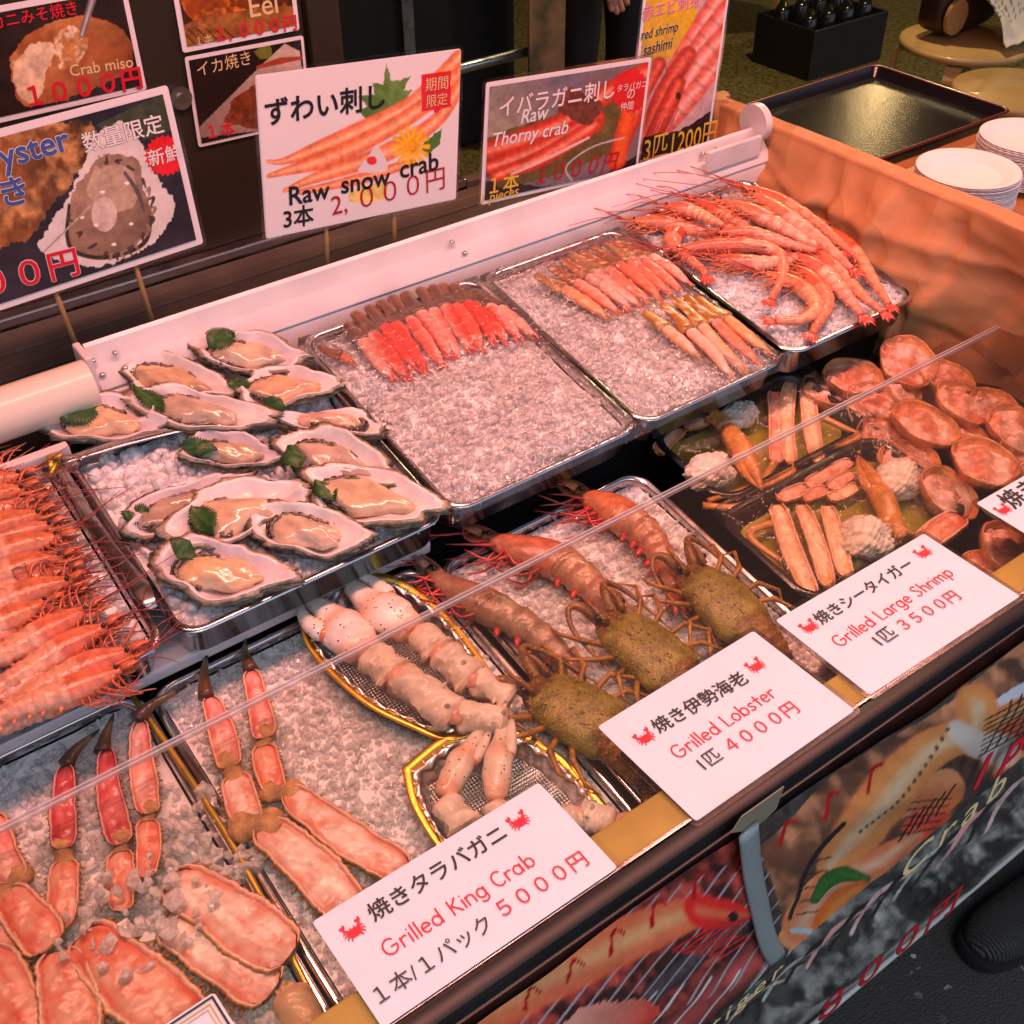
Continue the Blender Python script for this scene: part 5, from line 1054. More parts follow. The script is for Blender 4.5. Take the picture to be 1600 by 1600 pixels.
GR = 'red shrimp heaped beside the paper board'
redl = [([(1150, 288), (1215, 312), (1275, 348), (1335, 400)], .012, 1, 'lying along the back of the pile against the paper board'),
        ([(1118, 312), (1190, 338), (1250, 372), (1305, 395)], .014, 1, 'reddest one across the middle of the pile'),
        ([(1082, 312), (1135, 338), (1190, 372)], .006, -1, 'with its head pointing at the white rail'),
        ([(1290, 352), (1335, 395), (1365, 440), (1388, 475)], .008, 1, 'outermost tail toward the paper board'),
        ([(1262, 382), (1312, 425), (1345, 460), (1378, 488)], .010, 1, 'second tail in from the paper board'),
        ([(1235, 395), (1285, 425), (1320, 460), (1346, 492)], .007, 1, 'third tail in from the paper board'),
        ([(1235, 412), (1272, 440), (1292, 475), (1270, 520)], .004, -1, 'curled one whose tail points to the front rim'),
        ([(1188, 425), (1245, 445), (1275, 478), (1252, 500), (1212, 502)], .008, -1, 'curled one whose tail hooks back to the left'),
        ([(1048, 392), (1110, 384), (1180, 384), (1218, 398), (1222, 432), (1205, 468)], .010, -1, 'stretched one with its tail bent straight down'),
        ([(1110, 402), (1170, 412), (1230, 408), (1252, 392)], .006, -1, 'short one under the stretched shrimp'),
        ([(985, 345), (1040, 350), (1090, 362), (1130, 372)], .006, 1, 'leftmost one reaching over the tray rim'),
        ([(1038, 322), (1080, 330), (1130, 352)], .010, -1, 'brownish one next to the leftmost shrimp'),
        ([(1120, 362), (1180, 366), (1235, 382), (1275, 392)], .015, 1, 'glossy one on top of the pile'),
        ([(1170, 300), (1225, 335), (1280, 375), (1330, 420)], .018, 1, 'topmost pink one at the back of the pile'),
        ([(1075, 345), (1050, 380), (1095, 420), (1102, 430)], .003, 1, 'small one whose tail shows left of the pile')]
for i, (p_, lf, ve, tx) in enumerate(redl):
    shrimp('red_shrimp', 'red shrimp, '+tx, 'shrimp', GR, p_, UP, lf, .0118*(.9, 1.08, 1.0, .95)[i % 4], vent=-1, seed=40+i, ant=2.0, head=((.66, .12, .05), (.60, .16, .07), (.68, .10, .06))[i % 3], tail=((.78, .34, .20), (.82, .46, .32), (.74, .28, .16), (.80, .40, .22))[i % 4], band=(.70, .19, .10), fan=(.66, .07, .05), legcol=(.66, .20, .08), antcol=(.45, .04, .04), antdir=unit(np.array((-.75, .45, .12))))
GT = 'large tiger prawns on ice'
for i, (p_, tx) in enumerate((([(668, 890), (715, 925), (775, 955), (840, 992), (890, 1045), (912, 1090)], 'greyest tiger prawn, behind the foil platter'), ([(752, 838), (815, 860), (880, 882), (940, 930), (985, 975), (1010, 1015)], 'long tiger prawn with red feelers, middle of the three on ice'), ([(900, 768), (960, 800), (1010, 835), (1040, 880), (1056, 920)], 'tiger prawn with an orange head, nearest the crab packs'))):
    shrimp('tiger_prawn', tx, 'prawn', GT, p_, LOW, .010, .0205 if i else .019, vent=-1, seed=70+i, ant=1.2, head=((.30, .15, .09), (.50, .15, .07), (.56, .17, .06))[i], tail=((.46, .33, .21), (.58, .36, .22), (.60, .32, .19))[i], band=((.20, .12, .07), (.34, .13, .07), (.40, .13, .07))[i], fan=(.50, .12, .06), legcol=(.55, .06, .05), antcol=(.5, .06, .05), k=18, pleo=True, stripes=True, carap=.40, antdir=unit(np.array((-.5, .35, .02))))

# ================================================================== oysters and shiso leaves
def oyster(label, c, tipv, width, pl, lift, seed, tilt=0.0, meatcol=(.74, .50, .30), tint=(.80, .72, .66), h=.012):
    """c = pixel of the shell centre, tipv = pixel of the hinge tip end, width = pixel of one side (half width)"""
    g = np.random.default_rng(seed); N0 = nrm(pl); C0 = un(*c, pl, lift); A = un(*tipv, pl, lift)-C0; hl = np.linalg.norm(A); A = unit(A); B = unit(np.cross(N0, A)); hw = width
    ca, sa = math.cos(tilt), math.sin(tilt); N = N0*ca+B*sa; B = B*ca-N0*sa
    root = thing('oyster', label, 'oyster', C0-N0*lift, 'shucked oysters on ice')
    k = 110; a = np.linspace(0, 2*math.pi, k, endpoint=False)
    rn = g.normal(size=k); rn = (rn+np.roll(rn, 1)+np.roll(rn, 2)+np.roll(rn, -1))/3; wob = 1+.08*np.sin(2*a+seed)+.08*np.sin(3*a+seed*1.7)+.05*np.sin(5*a+seed*2.3)+.03*np.sin(8*a+seed*3.1)+.035*rn
    ox = hl*np.cos(a); oy = hw*np.sin(a)*(1-.36*np.cos(a)-.10*np.cos(2*a))           # narrow towards the hinge
    ox, oy = ox*wob, oy*wob; rimz = .0024*np.sin(3*a+seed)+.0014*np.sin(5*a+seed*3)+.0006*rn
    def ring(f, z, jz=1.0, sh=0.0): return C0 + np.outer(ox*f+sh*hl, A) + np.outer(oy*f, B) + np.outer(rimz*jz+z, N)
    # outer shell: stacked rough growth ledges
    b = MB(); rr = []; cc = []; lay = [(.22, -1.75), (.50, -1.62), (.72, -1.42), (.84, -1.16), (.97, -.95), (.93, -.80), (1.07, -.62), (1.0, -.50), (1.11, -.36), (1.03, -.24), (1.09, -.12), (.985, .0)]
    for j, (f, z) in enumerate(lay):
        jag = 1+(.10 if 3 < j < 11 else .02)*(vnoise(np.cos(a)*3.2, np.sin(a)*3.2+j*.37, .35, seed+j, 3)-.5)*2; P_ = C0+np.outer(ox*f*jag, A)+np.outer(oy*f*jag, B)+np.outer(rimz*(j/11)+z*h*.95+.0016*(vnoise(np.cos(a)*3, np.sin(a)*3+j, .3, seed)-.5), N); rr.append(P_)
        base = np.array(((.13, .09, .055), (.30, .22, .14), (.05, .038, .03), (.44, .36, .26))[(j+seed) % 4]); cc.append(base*(.35+1.3*vnoise(np.cos(a)*3+j, np.sin(a)*3, .5, seed)[:, None]))
    cc[-1] = np.tile((.46, .38, .28), (k, 1))*(.5+vnoise(np.cos(a)*3, np.sin(a)*3, .4, seed)[:, None])
    b.rings(rr, np.array(cc), (True, False)); b.build('shell', 'dry', root)
    b = MB(); rr = [ring(.99, .0004), ring(.955, .0014), ring(.88, -.0014), ring(.80, -h*.32), ring(.66, -h*.60), ring(.45, -h*.78), ring(.2, -h*.84)]; cc = []
    for j in range(7):
        col = np.tile(np.array(tint), (k, 1)); e = vnoise(np.cos(a)*2, np.sin(a)*2+j*.5, .6, seed+5)[:, None]
        e2 = np.clip(e*2.6-1.0, 0, 1); col = col*(1-.8*e2)+np.array((.24, .19, .14))*.8*e2 if j < 1 else col*(1-.35*e)+np.array((.34, .28, .24))*.35*e if j < 2 else col*(1-.14*e)+np.array((.48, .38, .42))*.14*e; cc.append(col)
    b.rings(rr, np.array(cc), (False, True)); sh_ = b.build('shell_lining', 'pearl', root)
    # meat: plump body, with a dark frilled mantle along one side
    ms = -.10; V, F = ico(4); V = V.copy(); q = V + 0
    sx, sy = hl*.66, hw*.66
    bump = .16*np.sin(V[:, 0]*4+seed)*np.cos(V[:, 1]*3)+.05*np.sin(V[:, 0]*9+V[:, 1]*7+seed*2)+.025*np.sin(V[:, 0]*21-V[:, 1]*17+seed)
    X = V[:, 0]*sx*(1+bump*.7); Y = V[:, 1]*sy*(1-.30*V[:, 0])*(1+bump); Zm = V[:, 2]*h*.70*(1+bump*1.6)
    W_ = C0 + np.outer(X+ms*hl, A)+np.outer(Y-.16*hw, B)+np.outer(Zm-h*.28, N)
    mc = np.array(meatcol); grey = np.array((.24, .20, .17)); e = np.clip(vnoise(V[:, 0], V[:, 1], .38, seed+2)*2.0-.62+.5*(V[:, 0] < -.5)*(-V[:, 0]-.3), 0, 1)[:, None]
    b = MB(); b.add(W_, F, mc*(1-.55*e)+grey*.55*e); b.build('oyster_meat', 'oyster_meat', root)
    b = MB(); u = np.linspace(R(95), R(255), 46) if seed % 2 else np.linspace(R(60), R(215), 46)
    for lay, (fr_, col) in enumerate(((1.03, (.035, .028, .024)), (.93, (.20, .15, .11)))):
        fx = sx*fr_*np.cos(u)+ms*hl; fy = sy*fr_*np.sin(u)*(1-.30*np.cos(u))-.16*hw; fr2 = .0014*np.sin(u*24+seed+lay)+.0009*np.sin(u*41)
        Pm = C0+np.outer(fx, A)+np.outer(fy, B)+np.outer(fr2-h*.16+.0018*lay, N); b.tube(Pm, .0016+.0003*np.sin(np.arange(46)*.9+seed), 6, col, up=N)
    b.build('mantle', 'wet', root); return root
def shiso(label, c, tip, hw, pl, lift, seed, tilt=.2):
    hw *= 1.25; N = nrm(pl); C0 = un(*c, pl, lift); T_ = un(*tip, pl, lift)-C0; L = np.linalg.norm(T_); A = unit(T_); B = unit(np.cross(N, A)); n = 26; V = []; cc = []; F = []; m = 9
    for i in range(n):
        s = i/(n-1); w_ = hw*math.sin(math.pi*min(1, s*.94+.05))**.8*(1.08 if i % 2 else .70)
        for j in range(m):
            v = (j/(m-1)-.5)*2; z = .0030*math.sin(s*3+v*2+seed)+.0045*abs(v)*math.cos(seed)+.0007*math.cos(v*22+s*12)+tilt*hw*v; V.append(C0+A*(L*(s*2-1)*.80+ (abs(v)**2)*.06*L)+B*w_*v+N*z)
            cc.append(np.array((.026, .085, .016))*(1.0 if abs(v) > .12 else 1.7))
    for i in range(n-1):
        for j in range(m-1): q = i*m+j; F.append((q, q+1, q+m+1, q+m))
    b = MB(); b.add(V, F, np.array(cc)); o = solo(b, 'shiso_leaf', 'leaf', label, 'leaf', 'green shiso leaves tucked beside the oysters'); md = o.modifiers.new('thick', 'SOLIDIFY'); md.thickness = .0006
    return o
OY = [('farthest oyster, beside the snow crab tray', (393, 548), (482, 556), .024, .020, -.30), ('oyster with a long white shell left of centre in the back row', (278, 590), (368, 612), .024, .016, -.25), ('oyster with an orange body at the back, next to the snow crab tray', (452, 600), (534, 596), .023, .018, -.18),
      ('oyster at the left rear, with the widest green leaf', (170, 652), (262, 662), .027, .014, -.25), ('slim oyster in front of the long white shell', (320, 638), (424, 656), .023, .018, -.30), ('flat dark edged oyster leaning on the snow crab tray', (508, 657), (424, 648), .017, .012, -.30),
      ('slim oyster alone behind the bare ice', (365, 702), (445, 708), .018, .008, -.35), ('oyster behind the large one, its pearly shell standing up', (530, 716), (622, 745), .026, .014, -.45), ('largest oyster, its tip touching the snow crab tray', (585, 772), (694, 796), .028, .016, -.20),
      ('small oyster left of the middle cluster', (290, 782), (382, 745), .020, .008, -.15), ('broad oyster in the middle of the front cluster', (378, 792), (480, 765), .030, .014, -.20), ('oyster with a black mantle at the right of the front cluster', (488, 826), (575, 842), .026, .016, -.25), ('frontmost oyster, with a thick rough shell edge', (352, 888), (456, 898), .028, .013, -.10)]
mcs = [(.72, .54, .36), (.66, .42, .22), (.80, .46, .26), (.76, .50, .28), (.60, .44, .30), (.76, .50, .34), (.60, .42, .26), (.58, .42, .32), (.78, .54, .32), (.54, .38, .26), (.74, .50, .32), (.70, .50, .34), (.78, .52, .28)]
for i, (lb, c, tp_, hw, lf, ti) in enumerate(OY): oyster(lb, c, tp_, hw*1.04, UP, lf, i+3, ti*.45, mcs[i], (.80, .74, .70) if i % 3 else (.74, .66, .68), .013)
for lb, c, tp_, hw, lf, sd_ in (('green shiso leaf on the farthest oyster', (345, 530), (372, 524), .014, .026, 1), ('large green shiso leaf on the left rear oyster', (122, 640), (160, 628), .017, .022, 2), ('narrow shiso leaf left of the slim oyster', (232, 618), (262, 640), .008, .024, 3), ('shiso leaf between the two back right oysters', (372, 598), (395, 602), .006, .023, 4), ('shiso leaf at the hinge of the flat oyster', (428, 634), (448, 640), .007, .018, 5),
                               ('long shiso leaf pointing left behind the bare ice', (312, 702), (345, 706), .008, .012, 6), ('shiso leaf on the pearly upright shell', (458, 718), (470, 738), .010, .022, 7), ('shiso leaf in front of the largest oyster', (508, 766), (528, 782), .009, .020, 8), ('shiso leaf pointing left at the small oyster', (212, 800), (238, 798), .010, .012, 9), ('shiso leaf inside the broad oyster', (316, 806), (338, 828), .010, .022, 10), ('small shiso leaf on the frontmost oyster', (286, 858), (300, 846), .011, .021, 11)):
    shiso(lb, c, tp_, hw, UP, lf, sd_)

# ================================================================== tongs
tg = thing('serving_tongs', 'steel serving tongs lying across the rims between shrimp and oysters', 'tongs', un(95, 722, UP))
b = MB(); P = [un(92, 722, UP, .006), un(190, 692, UP, .012), un(290, 668, UP, .010), un(362, 656, UP, .012)]; b.tube(path(P, 20), np.interp(np.linspace(0, 1, 20), [0, .2, .75, .9, 1], [.005, .006, .006, .011, .004]), 8, up=nrm(UP), flat=.25); b.build('upper_arm', 'steel', tg)
b = MB(); P = [un(92, 726, UP, .006), un(140, 810, UP, .009), un(200, 890, UP, .006), un(240, 950, UP, .005)]; b.tube(path(P, 20), np.interp(np.linspace(0, 1, 20), [0, .2, .75, .9, 1], [.005, .006, .006, .011, .004]), 8, up=nrm(UP), flat=.25); b.build('lower_arm', 'steel', tg)
b = MB(); b.tube([un(78, 745, UP, .006), un(92, 712, UP, .007)], .0022, 8); b.tube(path([un(85, 735, UP, .004), un(76, 716, UP, .010), un(96, 712, UP, .012)], 8), .004, 8, up=nrm(UP), flat=.5); b.build('hinge', 'gold_edge', tg)

# ================================================================== crab legs
def crab_stick(label, a, b_, w0, group, pl, lift, seed, shellcol, meatcol, frac=.38, tipfray=True, spots=False, name='crab_leg_piece'):
    g = np.random.default_rng(seed); N = nrm(pl); A = un(*a, pl, lift+.004); B = un(*b_, pl, lift-.002); d = unit(B-A); s = np.cross(N, d)
    M_ = A+(B-A)*frac+N*.002; root = thing(name, label, 'crab leg', A-N*(lift+.004), group); n = 12
    P = path([A, A+(M_-A)*.5+s*g.normal()*.002, M_], n); rad = w0*np.interp(np.linspace(0, 1, n), [0, .06, .5, .9, 1], [.45, .70, .82, 1.22, 1.1])
    c = np.array(shellcol)*(1+.5*(vnoise(np.arange(n)*.3+seed, np.zeros(n), .7, seed)-.5))[:, None]; cc = np.repeat(c[:, None], 12, 1)
    if spots: cc = np.where(g.random((n, 12, 1)) < .13, np.array((.78, .66, .44)), cc)
    mb = MB(); cc = cc*(1+.7*(g.random((1, 12, 1))-.5)); mb.tube(P, rad*1.15, 12, cc, up=N, flat=.46, nz=.16, seed=seed)
    mb.tube(P[-2:]+N*0, w0*np.array((1.16, 1.0)), 12, np.array(shellcol)*.7, up=N, flat=.6); mb.build('shell', 'wet', root)
    n = 26; P = path([A+(B-A)*(frac-.02)+N*.002, A+(B-A)*.7+s*g.normal()*.002+N*.001, B], n); t = np.linspace(0, 1, n)
    rad = w0*np.interp(t, [0, .08, .5, .85, .97, 1], [.78, .95, 1.02, .74, .40, .10])*(1+.05*np.sin(t*23+seed)); k = 14; cc = np.zeros((n, k, 3)); an = np.linspace(0, 2*math.pi, k, endpoint=False)
    for i in range(n):
        q = np.clip(.06+.75*np.sin(an*1.0+.9+seed)+.5*(g.random(k)-.5)+.5*(t[i] < .12), 0, 1)[:, None]; cc[i] = np.array(meatcol)*(1-q)+np.array((.84, .52, .42))*q
    mb = MB(); mb.tube(P, rad, k, cc, up=N, flat=.66, nz=.09, seed=seed+3)
    if tipfray:
        for j in range(4): q = P[-4]+s*w0*g.uniform(-.5, .5); mb.tube(path([q, q+d*w0*1.1+s*w0*g.uniform(-.3, .3)-N*.001, q+d*w0*g.uniform(1.4, 2.0)+s*w0*g.uniform(-.6, .6)-N*.002], 5), np.array((.3, .28, .22, .14, .03))*w0, 6, np.array(meatcol)*g.uniform(.8, 1.1), up=N)
    mb.build('leg_meat', 'meat', root); return root
n = 13; oo = ['leftmost', 'second from the left', 'third from the left', 'fourth from the left', 'fifth from the left', 'sixth from the left', 'middle', 'sixth from the right', 'fifth from the right', 'fourth from the right', 'third from the right', 'second from the right', 'rightmost']
topx = [542, 553, 575, 592, 612, 632, 655, 675, 692, 708, 724, 738, 752]; topy = [505, 488, 478, 470, 462, 456, 450, 446, 444, 444, 448, 455, 462]; ex_ = [612, 638, 650, 668, 690, 702, 718, 738, 752, 770, 790, 812, 832]; ey_ = [590, 592, 574, 580, 572, 556, 556, 546, 546, 534, 532, 528, 524]
for i in range(n):
    crab_stick(f'raw snow crab leg, {oo[i]} of the bunch under film', (topx[i], topy[i]), (ex_[i], ey_[i]), .0089, 'raw snow crab legs under cling film', UP, .005+.002*(i % 2), i, (.17, .075, .035), (.76, .055, .025) if i % 4 else (.80, .12, .06), .36)
crab_stick('small loose brown crab leg tip left of the snow crab bunch', (498, 540), (548, 566), .006, 'raw snow crab legs under cling film', UP, .004, 40, (.24, .08, .03), (.72, .18, .08), .7)
o2 = ['leftmost', 'second from the left', 'third from the left', 'fourth from the left', 'middle', 'fourth from the right', 'third from the right', 'second from the right', 'rightmost']
tx = [838, 860, 878, 890, 908, 926, 945, 960, 976]; ty = [428, 416, 404, 396, 392, 384, 378, 376, 378]; exx = [946, 962, 982, 998, 1014, 1030, 1045, 1060, 1074]; eyy = [494, 486, 480, 476, 470, 464, 458, 450, 442]
for i in range(9): crab_stick(f'thorny crab leg, {o2[i]} of the larger bunch of nine', (tx[i], ty[i]), (exx[i], eyy[i]), .0086, 'raw thorny crab legs under cling film', UP, .004+.002*(i % 2), 60+i, (.40, .15, .035) if i % 3 else (.48, .26, .10), (.84, .20, .11) if i else (.84, .36, .16), .40, True, True)
for i, (a, b_, tx_) in enumerate((((1005, 488), (1088, 556), 'leftmost'), ((1035, 474), (1140, 586), 'second from the left'), ((1052, 466), (1163, 580), 'middle'), ((1072, 462), (1184, 566), 'second from the right'), ((1090, 464), (1202, 552), 'rightmost'))):
    crab_stick(f'thorny crab leg, {tx_} of the smaller bunch of five', a, b_, .0082, 'raw thorny crab legs under cling film', UP, .004+.002*(i % 2), 80+i, (.52, .26, .07) if i % 2 == 0 else (.42, .17, .04), (.86, .38, .17) if i != 3 else (.84, .22, .12), .42, True, True)
film_over('snow', UP, 'clear cling film stretched over the snow crab tray', .005, 2); film_over('thorn', UP, 'clear cling film stretched over the thorny crab tray', .004, 5)

def half_leg(root, a, b_, w0, w1, pl, lift, seed, meat, shell=(.46, .27, .09), dark=0.0, spiky=1.0, dome=.17):
    """one segment of a crab leg cut open lengthwise: shell trough with a pale cut rim, meat swelling out of it"""
    g = np.random.default_rng(seed); N = nrm(pl); A = un(*a, pl, lift); B = un(*b_, pl, lift); d = unit(B-A); s = np.cross(N, d); n = 52; t = np.linspace(0, 1, n); L = np.linalg.norm(B-A)
    w_ = (w0*(1-t)+w1*t)*np.interp(t, [0, .03, .10, .3, .6, .88, .96, 1], [.50, .74, .92, .97, 1.04, .95, .82, .50])
    el = w_*(1+.26*spiky*(vnoise(t*L, t*0, .018, seed, 3)-.5)+.07*spiky*(g.random(n)-.5)); er = w_*(1+.26*spiky*(vnoise(t*L, t*0+3, .018, seed, 3)-.5)+.07*spiky*(g.random(n)-.5)); bend = .04*L*np.sin(t*math.pi)*g.uniform(-1, 1)
    C_ = A+np.outer(t*L, d)+np.outer(bend, s); k = 11; ph = np.linspace(0, math.pi, k); V = np.zeros((n, k, 3)); cc = np.zeros((n, k, 3))
    for j in range(k):
        x = -np.cos(ph[j]); z = -np.sin(ph[j]); V[:, j] = C_ + s*np.where(x < 0, el, er)[:, None]*x + np.outer(w_*.85*z, N)
        cc[:, j] = np.array(shell)*(1-dark*(.5+.5*vnoise(t, t*0+j*.1, .2, seed)[:, None]))
    F = []; ix = np.arange(n*k).reshape(n, k)
    for i in range(n-1):
        for j in range(k-1): F.append((ix[i, j], ix[i, j+1], ix[i+1, j+1], ix[i+1, j]))
    F.append(tuple(ix[0])); F.append(tuple(ix[-1][::-1]))
    mb = MB(); mb.add(V.reshape(-1, 3), F, cc.reshape(-1, 3))
    for sd_, e in ((-1, el), (1, er)):                                     # little thorns on the outside
        for i in range(2, n-2, 4):
            q = C_[i]+s*sd_*e[i]*1.0-N*w_[i]*.25; mb.tube([q, q+s*sd_*w0*.24*g.uniform(.5, 1.3)*spiky+d*w0*.1], [w0*.10, w0*.01], 5, np.array(shell)*(.9-.5*dark), up=N)
    mb.build('leg_shell', 'dry' if dark < .01 else 'wet', root)
    mb = MB()                                                              # thick pale cut edge of the shell on both sides
    for sd_, e in ((-1, el), (1, er)):
        fr = np.array((1.0, .965, .90, .82, .76)); hz = np.array((-.0008, .0012, .0019, .0013, -.0008))*(w0/.014)**.5; V = np.zeros((n, 5, 3)); cc = np.zeros((n, 5, 3))
        for c_ in range(5):
            jg = 1+.05*(vnoise(t*L, t*0+c_*.02+sd_, .004, seed+c_, 2)-.5); V[:, c_] = C_+s*(sd_*e*fr[c_]*jg)[:, None]+np.outer(hz[c_]*(1+.7*(vnoise(t*L, t*0+c_, .006, seed, 2)-.5)), N)
            b0 = np.array(((.44, .22, .06), (.62, .34, .14), (.84, .55, .40), (.86, .48, .38), (.80, .30, .22))[c_]) if dark < .35 else np.array(((.16, .05, .03), (.28, .09, .06), (.62, .34, .30), (.74, .42, .38), (.62, .22, .2))[c_])
            cc[:, c_] = b0*(1+.5*(vnoise(t*L, t*0+c_*.01, .005, seed+9, 2)-.5))[:, None]
        ix = np.arange(n*5).reshape(n, 5); mb.add(V, [(ix[i, q], ix[i, q+1], ix[i+1, q+1], ix[i+1, q]) if sd_ < 0 else (ix[i, q], ix[i+1, q], ix[i+1, q+1], ix[i, q+1]) for i in range(n-1) for q in range(4)], cc)
    mb.build('cut_rim', 'meat', root)
    m_ = 15; V = np.zeros((n, m_, 3)); cc = np.zeros((n, m_, 3)); v = np.linspace(-1, 1, m_); endf = np.interp(t, [0, .05, .14, .86, .95, 1], [0, .55, 1, 1, .55, 0])
    red, pale = np.array(meat[0]), np.array(meat[1])
    for j in range(m_):
        V[:, j] = C_ + s*(np.where(v[j] < 0, el, er)*.81*v[j]*(.75+.25*endf))[:, None] + np.outer(w_*dome*(1-v[j]**2)**.6*endf + .0060*(vnoise(t*L, t*0+v[j]*w0, .012, seed, 4)-.5)*endf*(1-v[j]**2) - .001, N)
        q = np.clip(.80-.62*abs(v[j])**2.6+1.7*(vnoise(t*L, t*0+v[j]*w0*1.2, .016, seed+1, 3)-.52)-.8*np.abs(t-.5)**2.2*2+.9*(vnoise(t*L/5, t*0+v[j]*w0, .0035, seed+4, 2)-.5), 0, 1)[:, None]; cc[:, j] = red*(1-q)+pale*q
    F = []; ix = np.arange(n*m_).reshape(n, m_)
    for i in range(n-1):
        for j in range(m_-1): F.append((ix[i, j], ix[i+1, j], ix[i+1, j+1], ix[i, j+1]))
    mb = MB(); mb.add(V.reshape(-1, 3), F, cc.reshape(-1, 3)); mb.build('leg_meat', 'meat', root)
def leg_tip(root, pts, w, pl, lift):
    P = path([un(*q, pl, lift) for q in pts], 12); t = np.linspace(0, 1, 12)[:, None]; mb = MB(); c = np.array((.10, .035, .02))*(1-t)+np.array((.30, .20, .06))*t; c[-3:] = (.02, .015, .012)
    mb.tube(P, np.linspace(w, .0008, 12), 9, c, up=nrm(pl)); mb.build('claw_tip', 'wet', root)
DK = ((.50, .035, .05), (.74, .20, .20)); PK = ((.70, .15, .13), (.86, .52, .44)); OR = ((.78, .16, .08), (.88, .50, .36)); PL_ = ((.80, .32, .22), (.94, .80, .70))
GK = 'half shell king crab legs on ice'
def king(label, segs, tip=None, loc=None):
    root = thing('king_crab_leg_piece', label, 'crab leg', un(*segs[0][0], LOW), GK)
    for j, (a, b_, w0, w1, mt, dk, lf) in enumerate(segs): half_leg(root, a, b_, w0*.9, w1*.88, LOW, lf, hash((a, b_)) % 1000, mt, (.48, .27, .09) if dk < .3 else (.26, .10, .05), dk)
    for j in range(1, len(segs)):
        p0 = un(*segs[j-1][1], LOW, segs[j-1][6]-.005); p1 = un(*segs[j][0], LOW, segs[j][6]-.005); d = unit(p1-p0); w_ = segs[j][2]; mb = MB(); mb.tube(path([p0-d*w_*.8, (p0+p1)/2, p1+d*w_*.8], 9), w_*np.array((.4, .62, .70, .60, .52, .58, .72, .66, .4)), 14, np.array((.62, .36, .15))*np.array((1, .9, 1.1, .7, .6, .8, 1.1, 1, 1))[:, None], up=nrm(LOW), flat=.6, nz=.22, seed=j); mb.build('leg_joint', 'dry', root)
    if tip: leg_tip(root, tip, .0075, LOW, .010)
king('king crab leg with the darkest red meat, left of two others', [((102, 1197), (99, 1325), .0105, .0135, DK, .6, .012), ((101, 1345), (92, 1452), .014, .013, OR, .2, .010)], [(103, 1195), (120, 1170), (155, 1140)])
king('king crab leg with dark red meat, between two others', [((166, 1172), (190, 1318), .0100, .0145, DK, .5, .012), ((189, 1330), (191, 1422), .0135, .012, OR, .2, .010)], [(160, 1175), (165, 1150), (178, 1115)])
king('king crab leg whose long black tip points to the oysters', [((219, 1128), (234, 1270), .0105, .0140, PK, .3, .012), ((230, 1282), (228, 1370), .0125, .010, OR, .1, .010)], [(212, 1124), (240, 1100), (292, 1072)])
king('king crab leg with two joints left of the foil platter', [((327, 1090), (360, 1198), .0110, .0150, PK, .1, .012), ((367, 1212), (390, 1290), .0170, .0150, PL_, .0, .010), ((410, 1288), (560, 1440), .0215, .0225, PL_, .0, .010)], [(322, 1090), (319, 1055), (324, 1015)])
king('king crab leg nearest the foil platter', [((392, 1048), (414, 1152), .0100, .0135, PK, .1, .012), ((411, 1165), (430, 1236), .0140, .0130, OR, .0, .010), ((448, 1236), (632, 1362), .0165, .0200, PL_, .0, .010)], [(392, 1048), (383, 1020), (384, 998)])
king('king crab leg cut by the left picture edge', [((-12, 1275), (24, 1375), .0130, .0145, PK, .1, .012), ((8, 1392), (78, 1478), .0170, .0210, OR, .0, .012)])
king('thick king crab piece with pale meat nearest the price card', [((268, 1372), (452, 1492), .0245, .0280, PL_, .0, .014)])
king('thick king crab piece under loose ice, end rounded', [((262, 1432), (425, 1548), .0235, .0255, PL_, .0, .010)])
king('broad red king crab piece under the loose ice', [((128, 1460), (300, 1606), .0265, .0290, OR, .0, .016)])
king('king crab piece at the bottom, between two thicker ones', [((88, 1486), (112, 1640), .0210, .0260, OR, .0, .016)])
king('king crab piece in the bottom left corner', [((-30, 1490), (52, 1640), .0230, .0270, OR, .0, .013)])
king('king crab piece behind the bottom left corner', [((-40, 1430), (8, 1490), .0180, .0180, PK, .0, .010)])
cA = un(235, 1440, LOW); ice('loose ice chunks lying over the thick king crab meat', cA[0]-.07, cA[0]+.06, cA[1]-.045, cA[1]+.05, LOW, .020, .0110, 80, 21, base=False, keep=lambda x, y: ((x-cA[0]+.005)/.062)**2+((y-cA[1])/.045)**2 < 1)
cB = un(330, 1340, LOW); ice('loose ice chunks over the gold tray edge', cB[0]-.04, cB[0]+.05, cB[1]-.035, cB[1]+.06, LOW, .001, .0110, 130, 22, base=False)
# gold edge between the two king crab trays
b = MB(); P = [un(205, 1085, LOW, .003), un(283, 1196, LOW, .003), un(372, 1335, LOW, .003), un(520, 1620, LOW, .003)]
b.tube(path(P, 12), .0028, 8); solo(b, 'gold_strip', 'gold_edge', 'golden edge strip between the two king crab trays', 'strip')
